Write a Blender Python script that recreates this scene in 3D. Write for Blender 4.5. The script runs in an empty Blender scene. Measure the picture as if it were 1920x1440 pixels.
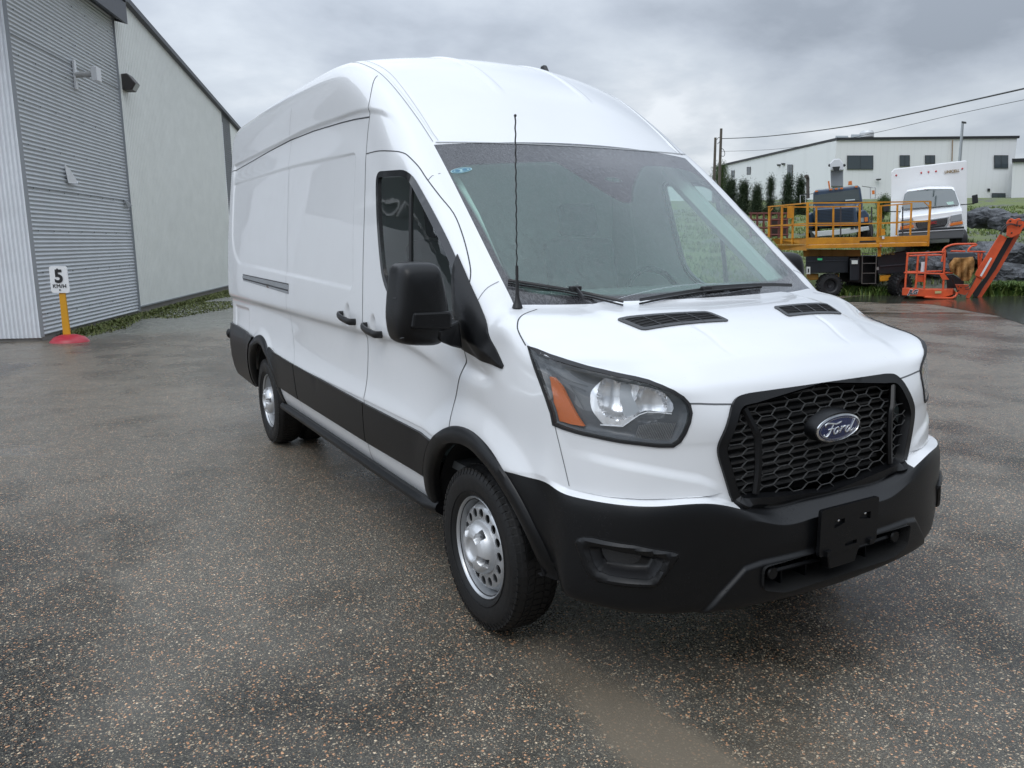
import bpy, bmesh, math, random
import numpy as np
from mathutils import Vector, Matrix, Euler
from mathutils.bvhtree import BVHTree
from mathutils.geometry import delaunay_2d_cdt

S = bpy.context.scene
COL = S.collection
rnd = random.Random(7)

# ------------------------------------------------------------------ camera
CF, CC = 1495.66, (-2.43935, -1.84479, 1.64271)
CYAW, CPITCH, CROLL = 0.519346, 0.178468, -0.010476
def cam_axes():
    cy, sy, cp, sp = math.cos(CYAW), math.sin(CYAW), math.cos(CPITCH), math.sin(CPITCH)
    fw = Vector((sy*cp, cy*cp, -sp)); rt = Vector((cy, -sy, 0.)); up = rt.cross(fw)
    cr, sr = math.cos(CROLL), math.sin(CROLL)
    return cr*rt + sr*up, -sr*rt + cr*up, fw
RT, UP, FW = cam_axes(); CAMP = Vector(CC)
def ray(px, py): return FW + RT*((px-960)/CF) - UP*((py-720)/CF)
def at(px, py, dep): return CAMP + ray(px, py)*dep                     # point at a depth
def onX(px, py, x): d = ray(px, py); return CAMP + d*((x-CAMP.x)/d.x)
def onY(px, py, y): d = ray(px, py); return CAMP + d*((y-CAMP.y)/d.y)
def onZ(px, py, z): d = ray(px, py); return CAMP + d*((z-CAMP.z)/d.z)
cd = bpy.data.cameras.new('camera'); cam = bpy.data.objects.new('camera', cd); COL.objects.link(cam)
cd.sensor_width = 36; cd.lens = CF/1920*36; cd.clip_start = .05; cd.clip_end = 3000
cam.matrix_world = Matrix(((RT.x, UP.x, -FW.x, CAMP.x), (RT.y, UP.y, -FW.y, CAMP.y), (RT.z, UP.z, -FW.z, CAMP.z), (0, 0, 0, 1)))
S.camera = cam
S.render.resolution_x, S.render.resolution_y = 1024, 768
S.view_settings.view_transform = 'Standard'; S.view_settings.look = 'None'
S.view_settings.gamma = 1; S.view_settings.exposure = 0.17
S.cycles.max_bounces = 8; S.cycles.transparent_max_bounces = 16

# ------------------------------------------------------------------ world: overcast sky
w = bpy.data.worlds.new('World'); S.world = w; w.use_nodes = True
N, L = w.node_tree.nodes, w.node_tree.links
for n in list(N): N.remove(n)
def wn(t, **k):
    n = N.new(t)
    for a, b in k.items():
        if a in ('loc',): continue
        setattr(n, a, b)
    return n
sun_el, sun_az = math.radians(52), math.radians(-140)
out = wn('ShaderNodeOutputWorld'); bg = wn('ShaderNodeBackground'); L.new(bg.outputs[0], out.inputs[0])
bg.inputs[1].default_value = .1
sky = wn('ShaderNodeTexSky', sky_type='NISHITA', sun_disc=False, sun_elevation=sun_el, sun_rotation=math.radians(240))
tc = wn('ShaderNodeTexCoord'); sep = wn('ShaderNodeSeparateXYZ'); L.new(tc.outputs['Generated'], sep.inputs[0])
def wmath(op, a, b=None, c=None, clamp=False):
    n = wn('ShaderNodeMath', operation=op, use_clamp=clamp)
    for i, v in enumerate((a, b, c)):
        if v is None: continue
        if hasattr(v, 'links'): L.new(v, n.inputs[i])
        else: n.inputs[i].default_value = v
    return n.outputs[0]
# clouds mapped on a layer overhead: direction / (z + .18)
den = wmath('ADD', wmath('MAXIMUM', sep.outputs[2], 0.0), .26)
dx = wmath('DIVIDE', sep.outputs[0], den); dy = wmath('DIVIDE', sep.outputs[1], den)
cmb = wn('ShaderNodeCombineXYZ'); L.new(dx, cmb.inputs[0]); L.new(dy, cmb.inputs[1])
def wnoise(scale, detail, rough, off):
    mp = wn('ShaderNodeMapping'); mp.inputs['Location'].default_value = off
    L.new(cmb.outputs[0], mp.inputs[0])
    n = wn('ShaderNodeTexNoise'); n.inputs['Scale'].default_value = scale
    n.inputs['Detail'].default_value = detail; n.inputs['Roughness'].default_value = rough
    n.inputs['Distortion'].default_value = .12
    L.new(mp.outputs[0], n.inputs[0]); return n.outputs['Fac']
n1 = wnoise(.55, 8, .52, (50, 7, 0)); n2 = wnoise(2.0, 8, .55, (16, 3, 0))
cl = wmath('ADD', wmath('MULTIPLY', n1, .68), wmath('MULTIPLY', n2, .32))
# the cloud deck breaks up low in the east (right of the picture) and is thicker above
def smooth(v, a, b): n = wn('ShaderNodeMapRange', interpolation_type='SMOOTHSTEP'); L.new(v, n.inputs[0]); n.inputs[1].default_value = a; n.inputs[2].default_value = b; return n.outputs[0]
low = wmath('SUBTRACT', 1.0, smooth(sep.outputs[2], .06, .24)); east = smooth(sep.outputs[0], .30, .85)
cl = wmath('ADD', cl, wmath('MULTIPLY', wmath('MULTIPLY', low, wmath('ADD', wmath('MULTIPLY', east, .8), .15)), .10))
cl = wmath('SUBTRACT', cl, wmath('MULTIPLY', wmath('MULTIPLY', smooth(sep.outputs[2], .10, .28), east), .05))
cl = wmath('SUBTRACT', cl, wmath('MULTIPLY', smooth(sep.outputs[2], .40, .9), .05))
ramp = wn('ShaderNodeValToRGB'); L.new(cl, ramp.inputs[0])
e = ramp.color_ramp.elements
e[0].position = .40; e[0].color = (.185, .208, .243, 1)
e[1].position = .61; e[1].color = (.48, .505, .535, 1)
m_ = e.new(.47); m_.color = (.262, .290, .332, 1)
m_ = e.new(.545); m_.color = (.345, .376, .415, 1)
m_ = e.new(.58); m_.color = (.405, .432, .465, 1)
# brighter overhead (CIE overcast), a pale band at the horizon
z_ = wmath('MAXIMUM', sep.outputs[2], 0.0)
zen = wmath('ADD', 1.0, wmath('MULTIPLY', wmath('POWER', z_, 1.3), 3.1))
hz = wmath('MULTIPLY', wmath('POWER', wmath('SUBTRACT', 1.0, z_), 14.0), .42)
gain = wmath('ADD', wmath('ADD', zen, hz), wmath('ADD', wmath('MULTIPLY', wmath('SUBTRACT', 1.0, east), .22), wmath('MULTIPLY', smooth(wmath('MULTIPLY', sep.outputs[0], -1.0), -.05, .6), 1.15)))  # last term: unseen western sky brightened, added to light the van side and walls
# unseen low sky behind the camera dimmed, added to keep the bumper dark
gain = wmath('MULTIPLY', gain, wmath('SUBTRACT', 1.0, wmath('MULTIPLY', wmath('MULTIPLY', smooth(wmath('MULTIPLY', sep.outputs[1], -1.0), -.05, .6), wmath('SUBTRACT', 1.0, smooth(sep.outputs[2], .25, .8))), .55)))
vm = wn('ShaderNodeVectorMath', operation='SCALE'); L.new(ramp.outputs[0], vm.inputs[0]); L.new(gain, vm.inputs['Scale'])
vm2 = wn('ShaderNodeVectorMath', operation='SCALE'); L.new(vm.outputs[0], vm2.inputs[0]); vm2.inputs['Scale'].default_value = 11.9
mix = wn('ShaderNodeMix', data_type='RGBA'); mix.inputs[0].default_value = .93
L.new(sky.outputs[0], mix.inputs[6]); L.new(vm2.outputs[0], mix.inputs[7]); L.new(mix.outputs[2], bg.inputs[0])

sd = bpy.data.lights.new('sun', 'SUN'); sd.energy = .5; sd.angle = math.radians(25); sd.color = (1, .97, .93)
sun = bpy.data.objects.new('sun', sd); COL.objects.link(sun)
sun.rotation_euler = (math.radians(90)-sun_el, 0, sun_az + math.radians(90))

# ------------------------------------------------------------------ object helpers
def wm(o):
    m = o.matrix_parent_inverse @ o.matrix_basis if o.parent else o.matrix_basis.copy()
    return wm(o.parent) @ m if o.parent else m
def link(name, me, parent=None, world=True):
    o = bpy.data.objects.new(name, me); COL.objects.link(o)
    if parent is not None:
        o.parent = parent
        if world: o.matrix_parent_inverse = wm(parent).inverted()
    return o
def tag(o, label=None, cat=None, group=None, kind=None):
    if label: o['label'] = label
    if cat: o['category'] = cat
    if group: o['group'] = group
    if kind: o['kind'] = kind
    return o
def thing(name, label, cat, loc=(0, 0, 0), group=None, rz=0):
    o = bpy.data.objects.new(name, None); COL.objects.link(o); o.location = loc; o.rotation_euler = (0, 0, rz)
    o.empty_display_size = .2
    return tag(o, label, cat, group)
def copy_tree(o, parent=None):
    c = o.copy(); COL.objects.link(c)
    if parent is not None: c.parent = parent; c.matrix_parent_inverse = o.matrix_parent_inverse.copy()
    for ch in [x for x in bpy.data.objects if x.parent == o]: copy_tree(ch, c)
    return c

class MB:
    def __init__(s): s.v = []; s.f = []; s.m = []; s.cm = 0
    def add(s, vs, fs, M=None):
        b = len(s.v)
        s.v += [tuple(M @ Vector(p)) if M is not None else tuple(p) for p in vs]
        for f in fs: s.f.append(tuple(b+i for i in f)); s.m.append(s.cm)
        return s
    def box(s, c, d, M=None):
        x, y, z = d[0]/2, d[1]/2, d[2]/2
        vs = [(c[0]+a*x, c[1]+b*y, c[2]+e_*z) for e_ in (-1, 1) for b in (-1, 1) for a in (-1, 1)]
        return s.add(vs, [(0, 2, 3, 1), (4, 5, 7, 6), (0, 1, 5, 4), (2, 6, 7, 3), (0, 4, 6, 2), (1, 3, 7, 5)], M)
    def tube(s, pts, r, n=8, closed=False, caps=True, M=None, flat=None):
        P = [Vector(p) for p in pts]; k = len(P); vs = []; fs = []
        rs = r if isinstance(r, (list, tuple)) else [r]*k
        up = None
        for i in range(k):
            a = P[i-1] if (i > 0 or closed) else P[i]; b = P[(i+1) % k] if (i < k-1 or closed) else P[i]
            t = (b-a)
            t = t.normalized() if t.length > 1e-9 else Vector((0, 0, 1))
            if up is None:
                up = Vector((0, 0, 1)) if abs(t.z) < .9 else Vector((0, 1, 0))
            u = (up - t*up.dot(t)); u = u.normalized() if u.length > 1e-6 else t.orthogonal().normalized()
            up = u; w_ = t.cross(u)
            fl = flat or (1, 1)
            for j in range(n):
                a_ = 2*math.pi*(j+.5)/n; vs.append(tuple(P[i] + u*(math.cos(a_)*rs[i]*fl[0]) + w_*(math.sin(a_)*rs[i]*fl[1])))
        for i in range(k if closed else k-1):
            for j in range(n):
                a = i*n+j; b = i*n+(j+1) % n; c = ((i+1) % k)*n+(j+1) % n; d = ((i+1) % k)*n+j
                fs.append((a, b, c, d))
        if caps and not closed: fs.append(tuple(range(n-1, -1, -1))); fs.append(tuple(range((k-1)*n, k*n)))
        return s.add(vs, fs, M)
    def bar(s, a, b, wx, wy=None, M=None):   # square bar a->b
        return s.tube([a, b], wx*.7071, 4, M=M, flat=(1, (wy or wx)/wx))
    def prism(s, poly, vec, M=None):
        n = len(poly); v = Vector(vec); vs = [tuple(p) for p in poly] + [tuple(Vector(p)+v) for p in poly]
        fs = [tuple(range(n-1, -1, -1)), tuple(range(n, 2*n))] + [(i, (i+1) % n, n+(i+1) % n, n+i) for i in range(n)]
        return s.add(vs, fs, M)
    def lathe(s, prof, n=32, M=None, axis='z', close=False):
        vs = []; fs = []; k = len(prof)
        for i in range(n):
            a = 2*math.pi*i/n; c, d = math.cos(a), math.sin(a)
            for r, h in prof:
                vs.append({'z': (r*c, r*d, h), 'x': (h, r*c, r*d), 'y': (r*d, h, r*c)}[axis])
        for i in range(n):
            for j in range(k-1 if not close else k):
                j2 = (j+1) % k; i2 = (i+1) % n
                fs.append((i*k+j, i*k+j2, i2*k+j2, i2*k+j))
        return s.add(vs, fs, M)
    def sphere(s, c, r, n=12, m=8, M=None):
        if not isinstance(r, (tuple, list)): r = (r, r, r)
        vs = []; fs = []
        for i in range(m+1):
            t = math.pi*i/m
            for j in range(n):
                a = 2*math.pi*j/n; vs.append((c[0]+r[0]*math.sin(t)*math.cos(a), c[1]+r[1]*math.sin(t)*math.sin(a), c[2]+r[2]*math.cos(t)))
        for i in range(m):
            for j in range(n): fs.append((i*n+j, (i+1)*n+j, (i+1)*n+(j+1) % n, i*n+(j+1) % n))
        return s.add(vs, fs, M)
    def build(s, name, mats, parent=None, smooth=True, angle=35, bevel=0, seg=2, world=True, fixn=True):
        me = bpy.data.meshes.new(name); me.from_pydata(s.v, [], s.f)
        for m in (mats if isinstance(mats, (list, tuple)) else [mats]): me.materials.append(m)
        me.polygons.foreach_set('material_index', s.m)
        if fixn:
            bm = bmesh.new(); bm.from_mesh(me); bmesh.ops.remove_doubles(bm, verts=bm.verts, dist=1e-5)
            bmesh.ops.recalc_face_normals(bm, faces=bm.faces); bm.to_mesh(me); bm.free()
        if smooth: me.shade_smooth(); me.set_sharp_from_angle(angle=math.radians(angle))
        me.update()
        o = link(name, me, parent, world)
        if bevel:
            b = o.modifiers.new('bevel', 'BEVEL'); b.width = bevel; b.segments = seg; b.limit_method = 'ANGLE'; b.angle_limit = math.radians(40)
            b.harden_normals = False
        return o

def catmull(pts, n=6, closed=True):
    P = [Vector(p) for p in pts]; k = len(P); out_ = []
    rng = range(k) if closed else range(k-1)
    for i in rng:
        g = lambda j: P[j % k] if closed else P[max(0, min(k-1, j))]
        a, b, c, d = g(i-1), g(i), g(i+1), g(i+2)
        for q in range(n):
            t = q/n
            out_.append(.5*((2*b)+(c-a)*t+(2*a-5*b+4*c-d)*t*t+(3*b-a-3*c+d)*t**3))
    if not closed: out_.append(P[-1])
    return out_
def roundpoly(pts, r, n=5):
    P = [Vector(p) for p in pts]; k = len(P); out_ = []
    for i in range(k):
        a, b, c = P[i-1], P[i], P[(i+1) % k]
        rr = r[i] if isinstance(r, (list, tuple)) else r
        d1 = (a-b); d2 = (c-b); l = min(rr, d1.length*.49, d2.length*.49)
        s_, t_ = b+d1.normalized()*l, b+d2.normalized()*l
        for q in range(n+1):
            u = q/n; out_.append((1-u)**2*s_+2*u*(1-u)*b+u*u*t_)
    return out_
def densify(pts, step, closed=True):
    out_ = []; k = len(pts)
    for i in range(k if closed else k-1):
        a, b = Vector(pts[i]), Vector(pts[(i+1) % k]); m = max(1, int(math.ceil((b-a).length/step)))
        for q in range(m): out_.append(a.lerp(b, q/m))
    if not closed: out_.append(Vector(pts[-1]))
    return out_
def inpoly(x, y, poly):
    x = np.asarray(x); y = np.asarray(y); r = np.zeros(x.shape, bool); n = len(poly)
    for i in range(n):
        x0, y0 = poly[i][0], poly[i][1]; x1, y1 = poly[(i+1) % n][0], poly[(i+1) % n][1]
        if y0 == y1: continue
        c = ((y0 > y) != (y1 > y)) & (x < (x1-x0)*(y-y0)/(y1-y0)+x0); r ^= c
    return r
def sdist(x, y, poly, closed=True):   # unsigned distance to a polyline
    x = np.asarray(x, float); y = np.asarray(y, float); d = np.full(x.shape, 1e9); n = len(poly)
    for i in range(n if closed else n-1):
        ax, ay = poly[i][0], poly[i][1]; bx, by = poly[(i+1) % n][0], poly[(i+1) % n][1]
        ex, ey = bx-ax, by-ay; l = ex*ex+ey*ey+1e-12
        t = np.clip(((x-ax)*ex+(y-ay)*ey)/l, 0, 1); d = np.minimum(d, np.hypot(x-ax-t*ex, y-ay-t*ey))
    return d
def offs(poly, d):                     # offset a closed 2D polygon (positive = outward)
    n = len(poly); A = sum(poly[i][0]*poly[(i+1) % n][1]-poly[(i+1) % n][0]*poly[i][1] for i in range(n))
    sg = 1 if A > 0 else -1; out_ = []
    for i in range(n):
        a = Vector(poly[i-1][:2]); b = Vector(poly[i][:2]); c = Vector(poly[(i+1) % n][:2])
        e1 = (b-a); e2 = (c-b)
        if e1.length < 1e-9 or e2.length < 1e-9: out_.append(b); continue
        n1 = Vector((e1.y, -e1.x)).normalized()*sg; n2 = Vector((e2.y, -e2.x)).normalized()*sg
        m = n1+n2
        m = m/ max(.6, m.dot(n1)) if m.length > 1e-6 else n1
        out_.append(b+m*d)
    return out_

# ------------------------------------------------------------------ materials
MATS = {}
class NT:
    def __init__(s, name):
        s.m = bpy.data.materials.new(name); s.m.use_nodes = True; s.t = s.m.node_tree; s.N = s.t.nodes; s.L = s.t.links
        s.b = s.N['Principled BSDF']; s.o = s.N['Material Output']; s._c = None
    def n(s, t, **k):
        x = s.N.new(t)
        for a, b in k.items(): setattr(x, a, b)
        return x
    def co(s, which='Object'):
        if s._c is None: s._c = s.n('ShaderNodeTexCoord')
        return s._c.outputs[which]
    def map(s, scale=(1, 1, 1), rot=(0, 0, 0), loc=(0, 0, 0), src=None):
        m = s.n('ShaderNodeMapping'); m.inputs['Scale'].default_value = scale; m.inputs['Rotation'].default_value = rot; m.inputs['Location'].default_value = loc
        s.L.new(src or s.co(), m.inputs[0]); return m.outputs[0]
    def noise(s, scale, detail=4, rough=.5, src=None, dist=0):
        x = s.n('ShaderNodeTexNoise'); x.inputs['Scale'].default_value = scale; x.inputs['Detail'].default_value = detail
        x.inputs['Roughness'].default_value = rough; x.inputs['Distortion'].default_value = dist
        s.L.new(src or s.co(), x.inputs[0]); return x.outputs['Fac']
    def vor(s, scale, feat='F1', src=None, out='Distance', rnd_=1):
        x = s.n('ShaderNodeTexVoronoi', feature=feat); x.inputs['Scale'].default_value = scale; x.inputs['Randomness'].default_value = rnd_
        s.L.new(src or s.co(), x.inputs[0]); return x.outputs[out]
    def ramp(s, src, stops, const=False):
        r = s.n('ShaderNodeValToRGB'); s.L.new(src, r.inputs[0]); el = r.color_ramp.elements
        if const: r.color_ramp.interpolation = 'CONSTANT'
        while len(el) < len(stops): el.new(.5)
        for e_, (p, c) in zip(el, stops):
            e_.position = p; e_.color = (*c, 1) if isinstance(c, (tuple, list)) else (c, c, c, 1)
        return r.outputs[0]
    def math(s, op, a, b=None, clamp=False):
        x = s.n('ShaderNodeMath', operation=op, use_clamp=clamp)
        for i, v in enumerate((a, b)):
            if v is None: continue
            if hasattr(v, 'links'): s.L.new(v, x.inputs[i])
            else: x.inputs[i].default_value = v
        return x.outputs[0]
    def mix(s, f, a, b, blend='MIX'):
        x = s.n('ShaderNodeMix', data_type='RGBA', blend_type=blend)
        for i, v in ((0, f), (6, a), (7, b)):
            if hasattr(v, 'links'): s.L.new(v, x.inputs[i])
            elif i == 0: x.inputs[0].default_value = v
            else: x.inputs[i].default_value = (*v, 1) if isinstance(v, (tuple, list)) else (v, v, v, 1)
        return x.outputs[2]
    def bump(s, h, strength=.3, dist=.01, prev=None):
        x = s.n('ShaderNodeBump'); x.inputs['Strength'].default_value = strength; x.inputs['Distance'].default_value = dist
        s.L.new(h, x.inputs['Height'])
        if prev: s.L.new(prev, x.inputs['Normal'])
        return x.outputs[0]
    def set(s, **k):
        nm = dict(col='Base Color', rough='Roughness', metal='Metallic', coat='Coat Weight', crough='Coat Roughness', normal='Normal', cnormal='Coat Normal', spec='Specular IOR Level', emit='Emission Color', estr='Emission Strength', alpha='Alpha', trans='Transmission Weight', ior='IOR')
        for a, v in k.items():
            i = s.b.inputs[nm[a]]
            if hasattr(v, 'links'): s.L.new(v, i)
            elif isinstance(v, (tuple, list)): i.default_value = (*v, 1) if len(v) == 3 else v
            else: i.default_value = v
        return s.m
def M(name, col, rough=.5, metal=0, coat=0, var=0, vs=6, bump=0, bs=200, spec=.5, crough=.05, dist=.002):
    if name in MATS: return MATS[name]
    t = NT(name); c = col
    if var:
        nz = t.noise(vs, 6, .6)
        c = t.mix(nz, tuple(x*(1-var) for x in col), tuple(min(1, x*(1+var)) for x in col))
    t.set(col=c, rough=rough, metal=metal, coat=coat, crough=crough, spec=spec)
    if bump: t.set(normal=t.bump(t.noise(bs, 3, .6), bump, dist))
    MATS[name] = t.m; return t.m
HQ = True
# ================================================================== THE SETTING
def asphalt_mat():
    t = NT('wet_asphalt'); co = t.co('Object')
    # chips of mixed stone in a dark binder
    warp = t.n('ShaderNodeVectorMath', operation='ADD')
    wnz = t.n('ShaderNodeTexNoise'); wnz.inputs['Scale'].default_value = 70; t.L.new(co, wnz.inputs[0])
    sc_ = t.n('ShaderNodeVectorMath', operation='SCALE'); t.L.new(wnz.outputs['Color'], sc_.inputs[0]); sc_.inputs['Scale'].default_value = .009
    t.L.new(co, warp.inputs[0]); t.L.new(sc_.outputs[0], warp.inputs[1]); wc = warp.outputs[0]
    def chips(scale, stops, gate):
        d = t.vor(scale, src=wc); c = t.vor(scale, src=wc, out='Color'); s_ = t.n('ShaderNodeSeparateColor'); t.L.new(c, s_.inputs[0])
        return d, t.ramp(s_.outputs[0], stops, True), t.ramp(s_.outputs[1], [(gate, 0), (gate+.01, 1)]), t.ramp(d, [(.40, 1), (.62, 0)])
    d2, c2, g2, m2 = chips(185, [(0, (.012, .013, .013)), (.30, (.030, .033, .031)), (.52, (.062, .066, .060)), (.70, (.12, .118, .105)), (.84, (.30, .19, .12)), (.92, (.42, .38, .31))], .0)
    d1, c1, g1, m1 = chips(112, [(0, (.020, .022, .021)), (.35, (.055, .060, .055)), (.60, (.11, .112, .10)), (.74, (.46, .25, .145)), (.84, (.40, .36, .30)), (.92, (.60, .36, .22)), (.97, (.66, .58, .48))], .64)
    col = t.mix(t.math('MULTIPLY', m2, 1.0), (.012, .0125, .012), c2)
    col = t.mix(t.math('MULTIPLY', m1, g1), col, c1)
    big = t.noise(.30, 5, .55, src=t.map(rot=(0, 0, .5), scale=(1.6, .7, 1)), dist=.5); big2 = t.noise(1.3, 6, .6)
    soak = t.math('ADD', t.math('MULTIPLY', big, .62), t.math('MULTIPLY', big2, .38)); dryf = t.ramp(soak, [(.42, 0), (.55, 1)])
    col = t.mix(dryf, t.mix(1.0, col, (1.02, .90, .74), 'MULTIPLY'), t.mix(.28, t.mix(1.0, col, (1.55, 1.38, 1.14), 'MULTIPLY'), (.30, .275, .235)))
    sp = t.n('ShaderNodeSeparateXYZ'); t.L.new(co, sp.inputs[0])
    # distance across the yard (d) and along it (r): thin washes of water and silt lie that way
    dd_ = t.math('ADD', t.math('MULTIPLY', sp.outputs[0], .496), t.math('MULTIPLY', sp.outputs[1], .868)); rr_ = t.math('SUBTRACT', t.math('MULTIPLY', sp.outputs[0], .868), t.math('MULTIPLY', sp.outputs[1], .496))
    cx = t.n('ShaderNodeCombineXYZ'); t.L.new(rr_, cx.inputs[0]); t.L.new(dd_, cx.inputs[1]); rd = cx.outputs[0]
    wob = t.noise(1.8, 6, .65)
    def ell(cx_, cy_, rx, ry, rot, soft=.5):
        m = t.map((1/rx, 1/ry, 1), src=t.map((1, 1, 0), (0, 0, rot), tuple(-x for x in (cx_*math.cos(rot)-cy_*math.sin(rot), cx_*math.sin(rot)+cy_*math.cos(rot), 0)), src=co))
        l = t.n('ShaderNodeVectorMath', operation='LENGTH'); t.L.new(m, l.inputs[0])
        return t.ramp(t.math('ADD', l.outputs['Value'], t.math('MULTIPLY', t.math('SUBTRACT', wob, .5), 1.2)), [(1-soft, 1), (1.05, 0)])
    silt = t.math('MAXIMUM', ell(-.84, .02, .21, .80, -.06), t.math('MULTIPLY', ell(-.50, -.35, .35, .42, 0, .8), .38), clamp=True)
    wash = t.math('MULTIPLY', t.ramp(t.noise(1.0, 6, .6, src=t.map((.35, 1.5, 1), src=rd), dist=.6), [(.53, 0), (.62, 1)]), t.ramp(t.math('MULTIPLY', t.math('SUBTRACT', rr_, 1.8), .4, True), [(0, 0), (1, .75)]))
    wash = t.math('MULTIPLY', wash, t.ramp(t.math('MULTIPLY', t.math('SUBTRACT', dd_, 4.5), .5, True), [(0, 0), (1, 1)]))
    wash = t.math('MULTIPLY', wash, t.ramp(t.math('MULTIPLY', t.math('SUBTRACT', dd_, 7.5), .5, True), [(0, 1), (1, .15)]))
    silt = t.math('MAXIMUM', silt, t.math('MULTIPLY', wash, .8))
    col = t.mix(t.math('MULTIPLY', silt, .85), col, (.175, .145, .108))
    # gravel along the warehouse
    gd = t.vor(48, src=wc); gc = t.vor(48, src=wc, out='Color'); gs = t.n('ShaderNodeSeparateColor'); t.L.new(gc, gs.inputs[0])
    gcol = t.ramp(gs.outputs[0], [(0, (.075, .074, .060)), (.5, (.135, .133, .11)), (.9, (.22, .21, .175)), (1, (.36, .35, .29))])
    gcol = t.mix(t.ramp(t.noise(.6, 6, .6, src=t.map((1, .35, 1), (0, 0, -.4))), [(.42, 0), (.62, .5)]), gcol, (.21, .205, .18))
    gm = t.math('ADD', sp.outputs[1], t.math('MULTIPLY', t.math('SUBTRACT', t.noise(.9, 6, .65), .5), 2.2))
    gm = t.math('SUBTRACT', gm, t.math('MULTIPLY', t.math('MAXIMUM', t.math('SUBTRACT', sp.outputs[0], .5), 0.0), 1.4))
    gm = t.ramp(t.math('MULTIPLY', t.math('SUBTRACT', gm, 13.7), .9, True), [(0, 0), (1, 1)])
    col = t.mix(gm, col, gcol)
    # thin standing water far right
    film = t.ramp(t.noise(.55, 5, .6, src=t.map((.30, 1.7, 1), loc=(3, 1, 0), src=rd), dist=.5), [(.535, 0), (.57, 1)])
    film = t.math('MULTIPLY', film, t.ramp(t.math('MULTIPLY', t.math('SUBTRACT', dd_, 12.0), .35, True), [(0, 0), (1, 1)])); film = t.math('MULTIPLY', film, t.ramp(t.math('MULTIPLY', t.math('SUBTRACT', rr_, 4.0), .5, True), [(0, 0), (1, 1)]))
    pud = t.math('MULTIPLY', t.ramp(t.noise(.8, 4, .55, src=t.map(loc=(4, 9, 0)), dist=.8), [(.60, 0), (.68, 1)]), .6)
    col = t.mix(t.math('MULTIPLY', film, .7), col, (.035, .033, .028))
    r0 = t.mix(dryf, .20, t.ramp(t.noise(3.0, 5, .6), [(.3, .26), (.7, .44)]))
    rough = t.mix(pud, r0, .12); rough = t.mix(t.math('MULTIPLY', silt, .8), rough, .20); rough = t.mix(film, rough, .05)
    h1 = t.math('MULTIPLY', t.ramp(d1, [(.1, 1), (.62, 0)]), g1); h2 = t.ramp(d2, [(0, 1), (.6, 0)])
    h = t.math('ADD', t.math('MULTIPLY', h1, .6), t.math('MULTIPLY', h2, .5))
    wet = t.math('SUBTRACT', 1.0, t.math('MAXIMUM', t.math('MAXIMUM', pud, film), t.math('MULTIPLY', silt, .75)))
    t.set(col=col, rough=rough, spec=.40, normal=t.bump(t.math('MULTIPLY', h, wet), .8, .0035))
    return t.m
ASPH = asphalt_mat()

g = MB()   # one sheet to the horizon, finer near the camera
g.add([(-600, -500, 0), (900, -500, 0), (900, 1000, 0), (-600, 1000, 0)], [(0, 1, 2, 3)])
ground = g.build('ground', ASPH, smooth=False); tag(ground, kind='structure')

# ---- grey warehouse on the left: a local frame along its wall (s along, d outwards, z up)
WA = Vector((-2.669, 14.127, 0)); WX = Vector((.38944, .92105, 0)).normalized(); WO = Vector((WX.y, -WX.x, 0))
def wp(s, d, z): return WA + WX*s + WO*d + Vector((0, 0, z))
WM = Matrix(((WX.x, -WO.x, 0, WA.x), (WX.y, -WO.y, 0, WA.y), (0, 0, 1, 0), (0, 0, 0, 1)))   # local x=s, y=-outward
def galv(name, base, k=1):
    t = NT(name)
    n1_ = t.noise(2.2, 6, .65, src=t.map((.25, 1, 1))); n2_ = t.noise(30, 3, .6)
    col = t.mix(n1_, tuple(x*.86 for x in base), tuple(min(1, x*1.12) for x in base)); col = t.mix(t.math('MULTIPLY', n2_, .18), col, tuple(x*.7 for x in base))
    t.set(col=col, rough=.42, metal=.25, spec=.5); return t.m
GALV = galv('corrugated_grey', (.58, .605, .63)); GALVL = galv('corrugated_pale', (.80, .83, .87)); PANELW = galv('ribbed_pale_green', (.88, .90, .86))
GALVD = galv('corrugated_dark', (.16, .175, .19)); CONC = M('foundation_concrete', (.23, .215, .20), .85, var=.25, vs=3, bump=.4, bs=60)
TRIMD = M('dark_flashing', (.11, .115, .13), .5, .3, var=.15)
wh = thing('warehouse', 'large grey metal clad warehouse with corrugated wall at the left edge of the yard', 'warehouse', tuple(WA))
def roofz(s): return 7.07 - (s-5.9)*.109
def corr(mb, s0, s1, z0, z1f, pitch, amp, d0=0.0, ns=1, seg=8):
    """horizontal corrugation: rows in z, profile outwards"""
    nz = int((z1f(s0)-z0)/pitch*seg)+1; vs = []; fs = []
    for i in range(nz+1):
        z = z0+i*pitch/seg; o_ = amp*math.sin(2*math.pi*i/seg)
        for j in range(ns+1):
            s_ = s0+(s1-s0)*j/ns; vs.append((s_, -(d0+o_), min(z, z1f(s_))))
    for i in range(nz):
        for j in range(ns): a = i*(ns+1)+j; fs.append((a, a+1, a+ns+2, a+ns+1))
    mb.add(vs, fs, WM)
b_ = MB(); corr(b_, .02, 4.99, .10, lambda s: 7.2, .0715, .0125); cw = b_.build('corrugated_wall', GALV, wh, angle=80)
b_ = MB(); vs = []; fs = []; n_ = int((15.1-5.03)/.115)   # vertical ribbed cladding with a raked top
for i in range(n_):
    s0 = 5.03+i*.115
    for q, (ds, o_) in enumerate(((0, 0), (.07, 0), (.08, .012), (.105, .012))):
        vs += [(s0+ds, -o_, .20), (s0+ds, -o_, roofz(s0+ds))]
for i in range(len(vs)//2-1): fs.append((2*i, 2*i+2, 2*i+3, 2*i+1))
b_.add(vs, fs, WM); b_.build('ribbed_wall', PANELW, wh, smooth=False)
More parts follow.
